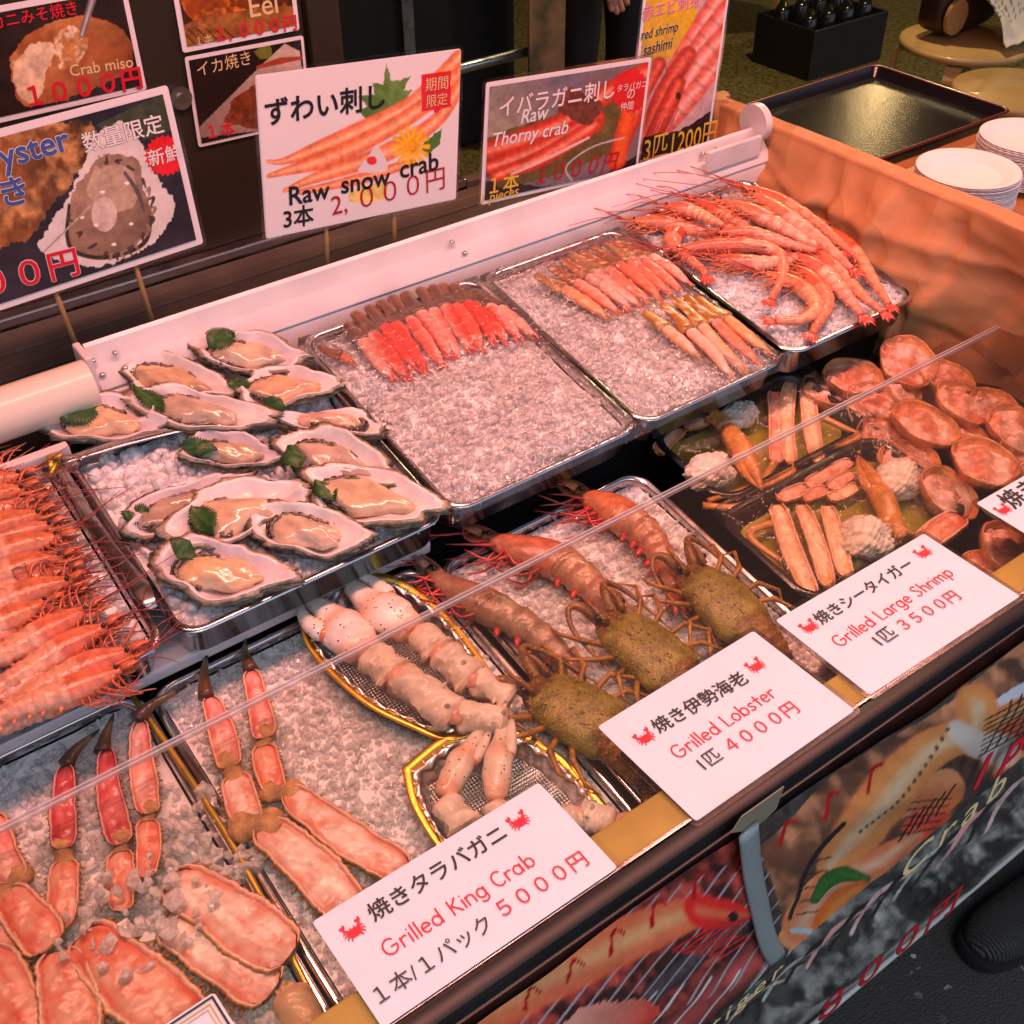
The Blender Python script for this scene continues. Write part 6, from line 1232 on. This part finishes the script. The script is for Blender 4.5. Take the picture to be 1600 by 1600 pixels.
# ================================================================== materials with real speckles
def speck(name, base_mat_kw, scale, thr, dark, patch=None):
    m = mat(name, vcol=True, **base_mat_kw); t = m.node_tree; L = t.links; b = t.nodes['Principled BSDF']; src = b.inputs['Base Color'].links[0].from_socket
    tc = t.nodes.new('ShaderNodeTexCoord'); v = t.nodes.new('ShaderNodeTexVoronoi'); v.inputs['Scale'].default_value = scale; L.new(tc.outputs['Object'], v.inputs['Vector'])
    n = t.nodes.new('ShaderNodeTexNoise'); n.inputs['Scale'].default_value = 38; L.new(tc.outputs['Object'], n.inputs['Vector'])
    mu = t.nodes.new('ShaderNodeMath'); mu.operation = 'MULTIPLY'; mu.inputs[1].default_value = thr*2; L.new(n.outputs['Fac'], mu.inputs[0])
    lt = t.nodes.new('ShaderNodeMath'); lt.operation = 'LESS_THAN'; L.new(v.outputs['Distance'], lt.inputs[0]); L.new(mu.outputs[0], lt.inputs[1])
    mx = t.nodes.new('ShaderNodeMix'); mx.data_type = 'RGBA'; L.new(lt.outputs[0], mx.inputs['Factor']); L.new(src, mx.inputs['A']); mx.inputs['B'].default_value = (*dark, 1); L.new(mx.outputs['Result'], b.inputs['Base Color'])
    return m
M['claw'] = speck('boiled_claw', dict(rough=.36, coat=.35, sss=.15, sssr=(.006, .004, .003), bump=.4, bscale=170, bdist=.0012, nvar=.16, nscale=60), 190, .17, (.07, .035, .025))
M['lob'] = speck('lobster_shell', dict(rough=.35, coat=.4, bump=.6, bscale=420, bdist=.0014, nvar=.5, nscale=90), 330, .26, (.42, .33, .07))
def foil_bottom():
    m = mat('foil_dots', (.78, .76, .74), .32, 1); t = m.node_tree; tc = t.nodes.new('ShaderNodeTexCoord'); v = t.nodes.new('ShaderNodeTexVoronoi'); v.inputs['Scale'].default_value = 330; v.inputs['Randomness'].default_value = 0
    bp = t.nodes.new('ShaderNodeBump'); bp.inputs['Distance'].default_value = .003; t.links.new(tc.outputs['Object'], v.inputs['Vector']); t.links.new(v.outputs['Distance'], bp.inputs['Height']); t.links.new(bp.outputs['Normal'], t.nodes['Principled BSDF'].inputs['Normal']); return m
M['foil_dots'] = foil_bottom()

# ================================================================== foil platters
def platter(label, pts, lift):
    N = nrm(LOW); P = np.array([un(a, b_, LOW, lift) for a, b_ in pts]); P = path(np.vstack([P, P[:1]]), 161)[:-1]; C0 = P.mean(0); k = len(P); s = np.arange(k)/k*2*math.pi
    root = thing('foil_platter', label, 'platter', C0-N*.012, 'ornate foil platters')
    def ring(f, z, wz=0, wf=0, q=26): g_ = f*(1+wf*np.sin(s*q)); return C0+(P-C0)*g_[:, None]+np.outer(z+wz*np.sin(s*q), N)
    MB().rings([ring(1.0, -.0015), ring(1.004, .0005), ring(.985, .0016), ring(.925, .0006), ring(.905, -.0006)], (.5, .5, .5), (False, False)).build('gold_rim', 'foil_gold', root)
    MB().rings([ring(.9045, -.0005), ring(.885, .0006, .0009), ring(.865, .0004, .0014, .004), ring(.845, -.001, .0009, .006), ring(.83, -.0025, 0, .010), ring(.80, -.007, 0, .012), ring(.77, -.0125, 0, .012), ring(.75, -.014, 0, .010)], (.5, .5, .5), (False, False)).build('fluted_wall', 'foil', root)
    b = MB(); b.rings([ring(.7495, -.0139, 0, .010), ring(.4, -.0135), ring(.05, -.0135)], (.5, .5, .5), (False, True)); b.build('dimpled_base', 'foil_dots', root)
    b = MB()                                                            # raised leaf ornaments along the rim
    for i in range(0, k, 4):
        t_ = unit(P[(i+1) % k]-P[i-1]); o_ = unit(np.cross(N, t_)); c = C0+(P[i]-C0)*.893+N*.0012
        for sg in (-1, 1): b.tube([c-t_*.0016*sg, c+o_*.0016+t_*.001*sg, c+o_*.0030*sg+t_*.0026], [.0003, .0008, .0003], 5, up=N)
    b.build('leaf_ornament', 'foil', root); return root
platter('foil platter holding two white king crab arms', [(467, 962), (508, 916), (562, 892), (622, 905), (682, 945), (732, 1000), (772, 1058), (796, 1112), (758, 1140), (702, 1158), (640, 1136), (570, 1100), (506, 1044), (476, 1004)], .016)
platter('foil platter half under the grilled king crab card', [(628, 1200), (690, 1152), (752, 1132), (822, 1146), (884, 1188), (938, 1246), (985, 1318), (950, 1372), (860, 1400), (745, 1392), (684, 1325), (642, 1256)], .016)

# ================================================================== boiled king crab arms
CW = (.84, .74, .63)
def joint_seg(root, a, b_, w0, w1, lift0, lift1, seed, col=CW, name='leg_segment', m='limb'):
    N = nrm(LOW); A = un(*a, LOW, lift0); B = un(*b_, LOW, lift1); n = 24; t = np.linspace(0, 1, n)
    r = (w0*(1-t)+w1*t)*np.interp(t, [0, .05, .16, .5, .80, .92, 1], [.62, .86, .95, .88, .96, 1.04, .84]); c = np.array(col)*(1+.22*(vnoise(t, t*0, .25, seed)-.5))[:, None]; ee = (np.exp(-(t/.14)**2)+.6*np.exp(-((t-1)/.10)**2))[:, None]; c = c*(1-.6*ee)+np.array((.80, .44, .30))*.6*ee
    mb = MB(); mb.tube(A+np.outer(t, B-A)+np.outer(np.sin(t*3.1)*.001, N), r, 22, c, up=N, flat=.86, nz=.26, seed=seed); d = unit(B-A); s_ = np.cross(N, d); g = np.random.default_rng(seed)
    for j in range(2): q = A+(B-A)*g.uniform(.6, .95); an = g.uniform(.2, 2.9); o_ = s_*math.cos(an)+N*math.sin(an); mb.tube([q+o_*w0*.6, q+o_*w0*1.12+d*w0*.1], [w0*.22, w0*.05], 6, np.array(col)*.95)
    autosmooth(mb.build(name, m, root), 32)
def claw_shape(root, tip, base, w, lift, seed, col=CW, side=1, gap=.25, m='claw', tipcol=(.22, .10, .06)):
    """palm with a fixed finger and a hinged one; tip and base are pixels"""
    N = nrm(LOW); A = un(*base, LOW, lift); B = un(*tip, LOW, lift); d = B-A; L = np.linalg.norm(d); d = unit(d); s = np.cross(N, d)*side; n = 26; t = np.linspace(0, 1, n)
    P = A+np.outer(t*L, d)+np.outer(w*(.30*np.sin(t*math.pi*.9)+gap*np.clip(t-.5, 0, 1)*1.1-.55*np.clip(t-.78, 0, 1)), s); r = w*np.interp(t, [0, .06, .25, .45, .58, .8, .95, 1], [.55, .80, 1.0, .98, .66, .42, .20, .05])
    c = np.array(col)*(1+.2*(vnoise(t, t*0, .2, seed)-.5))[:, None]; q = np.clip((t-.72)/.25, 0, 1)[:, None]; c = c*(1-q*.8)+np.array(tipcol)*q*.8
    mb = MB(); mb.tube(P, r, 22, c, up=N, flat=.8, nz=.16, seed=seed)
    for j in range(6): k = 16+j; mb.blob(P[k]-s*r[k]*.8, (w*.09,)*3, 1, np.array(col))
    if m == 'claw':
        mb.c[0] = mb.c[0]*(1-.0); q_ = np.repeat(np.exp(-((t-.02)/.16)**2)+.7*np.exp(-((t-.50)/.09)**2), 22)[:, None]; hh_ = vnoise(np.arange(len(q_))*.37, np.arange(len(q_))*.11, 2.0, seed)[:, None]; q_ = np.clip(q_*hh_*1.3, 0, 1); mb.c[0] = mb.c[0]*(1-q_)+np.array((.78, .30, .12))*q_
    mb.build('palm', m, root)
    n = 16; t = np.linspace(0, 1, n); P2 = A+np.outer((.47+.53*t)*L, d)+np.outer(-w*(.46*(1-t*.2)+.45*gap*np.sin(t*2.6)-.55*t**3), s)+N*w*.1; c = np.tile(np.array(col), (n, 1)); q = np.clip((t-.6)/.3, 0, 1)[:, None]; c = c*(1-q*.8)+np.array(tipcol)*q*.8
    mb = MB(); mb.tube(P2, w*np.interp(t, [0, .1, .4, .85, 1], [.34, .42, .34, .16, .03]), 12, c, up=N, flat=.85); mb.build('moving_finger', m, root)
    MB().blob(A+d*L*.47-s*w*.46+N*w*.1, (w*.34,)*3, 2, np.array((.72, .22, .10))).build('joint_skin', 'meat', root)
def arm(label, tip, base, w, segs, lift, seed, side=1, gap=.25):
    root = thing('king_crab_claw', label, 'crab claw', un(*base, LOW), 'boiled king crab arms'); claw_shape(root, tip, base, w, lift, seed, side=side, gap=gap)
    for j, (a, b_, w0, w1) in enumerate(segs):
        joint_seg(root, a, b_, w0, w1, lift+.002*(j % 2), lift-.001, seed+j+1)
        if j: MB().blob(un(*a, LOW, lift+w0*.30), (w0*.62, w0*.62, w0*.5), 3, np.array((.80, .40, .30)), jit=.1).build('joint_skin', 'meat', root)
arm('white boiled king crab arm along the left of the foil platter', (466, 938), (572, 1026), .0235, [((578, 1022), (618, 1060), .018, .020), ((620, 1056), (712, 1122), .0195, .0185), ((712, 1118), (790, 1126), .016, .0135)], .026, 1, -1, .34)
arm('white boiled king crab arm along the right of the foil platter', (540, 896), (650, 988), .0215, [((654, 988), (686, 1022), .0165, .018), ((688, 1020), (740, 1066), .018, .0175), ((740, 1062), (800, 1094), .0155, .013)], .027, 9, 1, .34)
arm('pale boiled crab claw leaning left on the lower foil platter', (770, 1124), (694, 1246), .0128, [((694, 1250), (730, 1300), .013, .017)], .022, 17, 1, .10)
arm('pale boiled crab claw standing right on the lower foil platter', (797, 1104), (776, 1252), .0128, [((775, 1256), (790, 1310), .012, .016)], .026, 23, 1, .08)
arm('boiled crab claw on the ice right of the king crab card', (1042, 1288), (955, 1292), .0150, [((958, 1290), (905, 1272), .016, .014), ((905, 1274), (860, 1300), .014, .014)], .018, 31, -1, .12)
kn = thing('crab_knuckle', 'tan speckled crab knuckle at the bottom by the gold strip', 'crab piece', un(475, 1580, LOW)); joint_seg(kn, (452, 1548), (492, 1640), .0150, .0170, .020, .018, 5, (.62, .42, .22)); joint_seg(kn, (446, 1560), (456, 1540), .0090, .0070, .022, .024, 6, (.62, .42, .22), 'knuckle_stub')

# ================================================================== spiny lobsters
def lobster(label, head, back, tail, w, lift, seed):
    g = np.random.default_rng(seed); N = nrm(LOW); A = un(*head, LOW, lift); B = un(*back, LOW, lift); T_ = un(*tail, LOW, lift-.006); d = unit(B-A); s = np.cross(N, d); L = np.linalg.norm(B-A)
    root = thing('spiny_lobster', label, 'lobster', (A+B)/2-N*lift, 'spiny lobsters beside the tiger prawns'); n = 26; t = np.linspace(0, 1, n); ol = np.array((.25, .21, .035)); br = np.array((.24, .11, .03))
    r = w*np.interp(t, [0, .08, .3, .6, .88, 1], [.42, .62, .86, 1.0, .98, .86]); c = ol*(1-.0*t[:, None])+0; c = np.where((t < .2)[:, None], br, c)*(1+.4*(vnoise(t, t*0, .15, seed)-.5))[:, None]
    mb = MB(); P = A+np.outer(t*L, d)+np.outer(.1*w*np.sin(t*math.pi), N); mb.tube(P, r, 26, c, up=N, flat=.50, nz=.08, seed=seed)
    for i in range(130):
        q = int(g.integers(2, n-2)); an = g.uniform(.15, math.pi-.15); o_ = s*math.cos(an)+N*.50*math.sin(an); p0 = P[q]+o_*r[q]*.97; h_ = w*g.uniform(.03, .11)
        mb.tube([p0, p0+unit(o_)*h_*.8-d*h_*1.0], [w*.030, w*.004], 5, ol*1.6)
    for sg in (-1, 1): mb.tube(path([P[3]+s*sg*w*.35+N*w*.35, P[1]+s*sg*w*.42+N*w*.60-d*w*.25, P[0]+s*sg*w*.40+N*w*.62-d*w*.62], 7), np.linspace(w*.13, w*.02, 7), 7, br, up=N)
    cara = mb.build('carapace', 'lob', root)
    n = 30; t = np.linspace(0, 1, n); seg = np.mod(t*5.99, 1); P2 = path([B-d*w*.2, (B+T_)/2+N*w*.1, T_], n); mb = MB(); mb.tube(P2, w*(.84-.40*t)*(1.05-.12*seg), 18, br*(1.1-.4*(seg < .15))[:, None]+ol*.2, up=N, flat=.66)
    e = unit(P2[-1]-P2[-3])
    for q in (-.6, -.3, 0, .3, .6): f_ = unit(e*math.cos(q)+s*math.sin(q)); mb.tube([P2[-1], P2[-1]+f_*w*.6, P2[-1]+f_*w*1.1], [w*.12, w*.26, w*.08], 6, br*.8, up=N, flat=.25)
    mb.build('abdomen', 'lob', root)
    for sg in (-1, 1):
        MB().blob(P[2]+s*sg*w*.50+N*w*.42-d*w*.12, (w*.12,)*3, 2).build('eye', 'eye', cara)
        for j in range(4):
            o_ = P[6+j*4]+s*sg*r[6+j*4]*.85-N*w*.15; f_ = unit(s*sg*1.0-d*(.8-.5*j)*g.uniform(.8, 1.2)); k1 = o_+f_*w*g.uniform(.5, .7)+N*w*.25; k2 = k1+unit(f_*.6-d*g.uniform(.2, .9)*(1 if j < 2 else -1))*w*g.uniform(.6, .85)-N*w*.12; k3 = k2+unit(-s*sg*.2-d*g.uniform(.3, .9)*(1 if j < 2 else -1)-N*.35)*w*g.uniform(.5, .7)
            lp = np.vstack([np.linspace(o_, k1, 8)[:-1], np.linspace(k1, k2, 8)[:-1], np.linspace(k2, k3, 8)]); tt = np.linspace(0, 1, 22); kn_ = np.exp(-((tt-.35)/.04)**2)+np.exp(-((tt-.68)/.04)**2); cc = np.array((.42, .19, .03))*(1-.4*kn_[:, None])+np.array((.12, .08, .02))*.4*kn_[:, None]
            mb = MB(); mb.tube(lp, w*.088*np.interp(tt, [0, .3, .65, 1], [1, .9, .6, .08])*(1+.3*kn_), 8, cc, up=N); mb.build('leg', 'lob', root)
        fl = path([P[1]+s*sg*w*.25+N*w*.1, P[0]-d*w*.55+s*sg*w*.5+N*w*.35, P[0]-d*w*.75+s*sg*w*.8+N*w*.3, P[0]-d*w*.1+s*sg*w*1.15+N*w*.1, P[0]+d*w*1.5+s*sg*w*1.25-N*w*.1], 26)
        mb = MB(); mb.tube(fl, w*np.interp(np.linspace(0, 1, 26), [0, .12, .3, 1], [.22, .2, .10, .02]), 8, br*1.2, up=N); mb.build('feeler', 'lob', root)
lobster('spiny lobster next to the foil platters', (828, 1072), (958, 1150), (1010, 1215), .0340, .022, 1)
lobster('spiny lobster behind the grilled lobster card, between two others', (945, 965), (1062, 1062), (1120, 1120), .0330, .024, 2)
lobster('spiny lobster next to the black crab packs', (1072, 890), (1172, 985), (1225, 1040), .0320, .024, 3)

# ================================================================== crab packs in black trays
def pack(label, x0, x1, y0, y1, lift):
    pl = (LOW[0], LOW[1]+lift); root = rim_tray('pack_tray', label, 'food tray', x0, x1, y0, y1, pl, .020, 'black', .030, .007, flare=.014, th=.001, group='black packs of boiled crab')
    q = rrect(x0+.0165, x1-.0165, y0+.0165, y1-.0165, .02); z = np.array([zpl(pl, a, b_) for a, b_ in q]); N = nrm(pl); P = np.c_[q, z]-N*.0184
    b = MB(); b.add(P, [tuple(range(len(P)))]); b.build('olive_base', 'olive', root, False); return root
pack('black pack of boiled crab with three upright legs, next to the upper trays', .760, 1.004, .655, .787, .004)
pack('black pack of boiled crab behind the large shrimp card', .735, .996, .500, .646, .006)
CB = ((.86, .42, .14), (.92, .74, .50)); CR = ((.82, .24, .13), (.90, .52, .36)); OS = (.80, .34, .06)
def cut_leg(label, segs, lift, seed, thin=None):
    root = thing('boiled_crab_leg_piece', label, 'crab leg', un(*segs[0][0], LOW), 'cut boiled crab legs in the black packs')
    for j, (a, b_, w0, w1, mt) in enumerate(segs): half_leg(root, a, b_, w0*1.22, w1*1.22, LOW, lift, seed+j, mt, OS, 0, .25, .30)
    if thin:
        P = path([un(*q, LOW, lift) for q in thin], 14); mb = MB(); mb.tube(P, np.linspace(.0050, .0030, 14), 8, np.array((.70, .30, .07)), up=nrm(LOW), flat=.8); mb.build('lower_leg', 'wet', root)
    return root
cut_leg('redder cut crab leg, left of the three upright ones in the rear pack', [((1209, 612), (1212, 722), .0088, .0082, CR)], .001, 1, [(1212, 722), (1180, 758), (1106, 782)])
cut_leg('cut crab leg in the middle of the three upright ones in the rear pack', [((1235, 598), (1236, 724), .0086, .0080, CB)], .001, 3, [(1236, 724), (1232, 742), (1150, 775)])
cut_leg('cut crab leg at the right of the three upright ones in the rear pack', [((1262, 597), (1278, 722), .0094, .0088, CB)], .001, 5)
cut_leg('bent reddish crab leg at the left end of the rear pack', [((1028, 706), (1064, 668), .0085, .0085, CR), ((1066, 664), (1112, 650), .0085, .0080, CR)], .001, 7)
cut_leg('longest cut crab leg in the front pack, outermost left', [((1214, 788), (1268, 928), .0106, .0098, CB), ((1216, 778), (1260, 760), .0080, .0078, CR), ((1262, 758), (1330, 720), .0080, .0066, CR)], .002, 9)
cut_leg('cut crab leg in the middle of the three in the front pack', [((1252, 788), (1294, 916), .0092, .0086, CB), ((1256, 778), (1294, 764), .0070, .0070, CR), ((1296, 762), (1334, 738), .0070, .0060, CR)], .002, 13)
cut_leg('cut crab leg nearest the meat lump in the front pack', [((1292, 790), (1322, 900), .0090, .0086, CB), ((1296, 778), (1340, 758), .0072, .0060, CB)], .002, 17)
cut_leg('thick cut crab leg lying over the corner of the front pack', [((1440, 850), (1502, 806), .0125, .0120, CR)], .016, 21)
def bare(label, pts, lift, w=.0048):
    P = path([un(*q, LOW, lift) for q in pts], 16); mb = MB(); t = np.linspace(0, 1, 16); mb.tube(P, w*(1-.35*t)*(1+.2*np.exp(-((t-.5)/.06)**2)), 8, np.array((.70, .32, .08)), up=nrm(LOW), flat=.8); solo(mb, 'thin_crab_leg_piece', 'wet', label, 'crab leg', 'thin whole crab legs in the black packs')
bare('thin bent crab leg right of the upright legs in the rear pack', [(1284, 652), (1318, 668), (1342, 682), (1318, 694), (1284, 702)], .002)
bare('thin bent crab leg at the left edge of the front pack', [(1206, 818), (1186, 824), (1171, 836), (1190, 856), (1220, 876)], .004)
bare('thin crab leg along the front rim of the rear pack', [(1098, 790), (1150, 792), (1200, 770), (1262, 742)], -.002)
def pclaw(label, tip, base, w, side, lift, seg):
    root = thing('boiled_crab_claw', label, 'crab claw', un(*base, LOW), 'boiled crab claws in the black packs'); claw_shape(root, tip, base, w, lift, 3, (.70, .30, .05), side, .30, 'wet', (.40, .14, .03)); joint_seg(root, seg[0], seg[1], w*.8, w*.7, lift, lift, 4, (.70, .32, .08), 'leg_segment', 'wet')
pclaw('orange crab claw pointing to the front in the rear pack', (1188, 768), (1134, 668), .0150, 1, .006, ((1136, 668), (1112, 650)))
pclaw('orange crab claw pointing back in the front pack', (1338, 712), (1396, 822), .0145, -1, .008, ((1396, 822), (1414, 842)))
def lump(label, c, rx, ry, seed):
    N = nrm(LOW); C0 = un(*c, LOW, .004); V, F = ico(5); V = V.copy(); X, Y, Z = V.T
    d = .16*np.sin(X*3+seed)*np.cos(Y*4+Z*3)+.14*np.abs(np.sin(X*7+Y*5+seed))+.12*np.abs(np.sin(Y*11-X*6+Z*7+seed*2))+.05*np.sin(X*29+Y*23)*np.sin(Z*27+Y*19); q = V*(.86+d[:, None])
    ux = np.array((1., 0, 0)); uy = unit(np.cross(N, ux)); W = C0+np.outer(q[:, 0]*rx, ux)+np.outer(q[:, 1]*ry, uy)+np.outer(np.maximum(q[:, 2], -.5)*min(rx, ry)*.72, N)
    c = np.tile((.92, .84, .72), (len(V), 1))*(1-.35*np.clip(-d, 0, 1))[:, None]; solo(MB().add(W, F, c), 'crab_meat_lump', 'meat', label, 'crab meat', 'white crab meat lumps in the packs')
lump('oblong white crab meat lump at the back of the rear pack', (1156, 648), .024, .018, 1); lump('round white crab meat lump in the left corner of the rear pack', (1108, 738), .029, .023, 2)
lump('white crab meat lump beside the claw, right side of the front pack', (1402, 752), .030, .025, 3); lump('cream crab meat lump between legs and price card in the front pack', (1352, 842), .028, .026, 4)
def rect_film(label, x0, x1, y0, y1, lift, seed):
    pl = (LOW[0], LOW[1]+lift); N = nrm(pl); g = 60; X, Y = np.meshgrid(np.linspace(x0, x1, g), np.linspace(y0, y1, g)); e = np.minimum(np.minimum(X-x0, x1-X), np.minimum(Y-y0, y1-Y))
    hh = .0012+.0022*np.clip(e/.02, 0, 1)+.0012*(vnoise(X+Y*.7, (Y-X*.7)/.3, .022, seed, 3)-.5); hh = np.where(e <= 0, -.010, hh)
    hh = np.minimum(hh, (.7945-zpl(pl, X, Y)))
    V = np.stack([X, Y, zpl(pl, X, Y)], -1)+hh[..., None]*N; i = np.arange(g*g).reshape(g, g); F = np.stack([i[:-1, :-1], i[:-1, 1:], i[1:, 1:], i[1:, :-1]], -1).reshape(-1, 4).tolist()
    solo(MB().add(V.reshape(-1, 3), F), 'cling_film', 'cling2', label, 'film', 'cling film over the seafood')
rect_film('clear film over the rear pack of crab', .757, 1.007, .652, .790, .019, 3); rect_film('clear film over the front pack of crab', .732, .999, .497, .649, .019, 6)

# ================================================================== wrapped crab shell cups
rim_tray('cup_tray', 'black tray of film wrapped crab shell cups beside the paper board', 'tray', 1.008, 1.290, .415, .800, LOW, .042, 'black', .024, .0045, flare=.007)
def cup(label, c, rad, lift, seed):
    g = np.random.default_rng(seed); N = nrm(LOW); C0 = un(*c, LOW, lift); ux = np.array((1., 0, 0)); tl = unit(N+np.array((g.uniform(-.2, .2), g.uniform(-.35, .05), 0))); ux = unit(ux-tl*(ux@tl)); uy = np.cross(tl, ux); fr_ = (ux, uy, tl)
    root = thing('crab_shell_cup', label, 'crab cup', C0-N*.012, 'film wrapped crab shell cups'); ph = g.uniform(0, 6); wob = lambda a: 1+.05*np.cos(2*a+ph)+.03*np.sin(5*a+ph)+.012*np.sin(13*a+ph)
    b = MB(); b.lathe([(rad*.35, -.020), (rad*.75, -.015), (rad*.96, -.004), (rad*1.02, .004), (rad*.99, .0055), (rad*.955, .0035), (rad*.86, -.006), (rad*.6, -.011), (rad*.2, -.012)], C0, 40, (.90, .42, .16), fr_, wob); b.build('shell', 'wet', root)
    V, F = ico(4); V = V.copy(); d = .20*np.sin(V[:, 0]*5+seed)*np.sin(V[:, 1]*6+seed)+.12*np.sin(V[:, 0]*13+V[:, 1]*9+seed); a_ = np.clip(.5+2.2*(vnoise(V[:, 0], V[:, 1], .5, seed)-.5)*2, 0, 1)[:, None]
    W = C0+np.outer(V[:, 0]*rad*.86, ux)+np.outer(V[:, 1]*rad*.86, uy)+np.outer(V[:, 2]*.006*(1+d*3)-.004+d*.010*(V[:, 2] > 0), tl); cc = np.array((.74, .26, .14))*(1-a_)+np.array((.90, .56, .44))*a_; MB().add(W, F, cc).build('filling', 'meat', root)
    pr = [(rad*1.045, -.006), (rad*1.05, .004), (rad*.98, .0075), (rad*.7, .0085), (rad*.35, .0085), (.001, .0085)]
    b = MB(); b.lathe(pr, C0, 40, (.5, .5, .5), fr_, lambda a: wob(a)*(1+.012*np.sin(17*a+ph))); b.build('wrap_film', 'cling2', root)
for i, (c, rr_, lf, tx) in enumerate((((1332, 590), .036, .010, 'farthest left, touching the upper tray'), ((1418, 566), .039, .014, 'farthest one, in front of the red shrimp tray'), ((1362, 636), .034, .004, 'low one left of the row centre'), ((1505, 630), .039, .010, 'lying against the paper board'), ((1446, 664), .040, .014, 'in the middle of the tray, fully in view'),
        ((1590, 672), .038, .012, 'cut by the right picture edge, rear one'), ((1538, 724), .040, .016, 'right of the middle one, under the acrylic edge'), ((1420, 722), .034, .004, 'next to the front crab pack'), ((1482, 772), .036, .010, 'just behind the right edge price card'), ((1575, 860), .036, .006, 'between the two right price cards'), ((1640, 760), .038, .012, 'hidden behind the right edge price card'), ((1545, 900), .034, .002, 'partly under the large shrimp card corner'),
        ((1288, 612), .030, .000, 'low one squeezed in beside the rear crab pack'), ((1400, 610), .034, .000, 'low one behind the middle one'), ((1478, 590), .034, .004, 'rear one at the foot of the paper board'), ((1552, 640), .034, .002, 'sunk between the two right hand cups'), ((1600, 720), .034, .000, 'sunk at the right picture edge'), ((1380, 680), .030, .000, 'low one between the two crab packs'), ((1500, 690), .034, .000, 'low one in front of the middle one'))):
    cup('film wrapped crab shell cup, '+tx, c, rr_, lf, i+1)
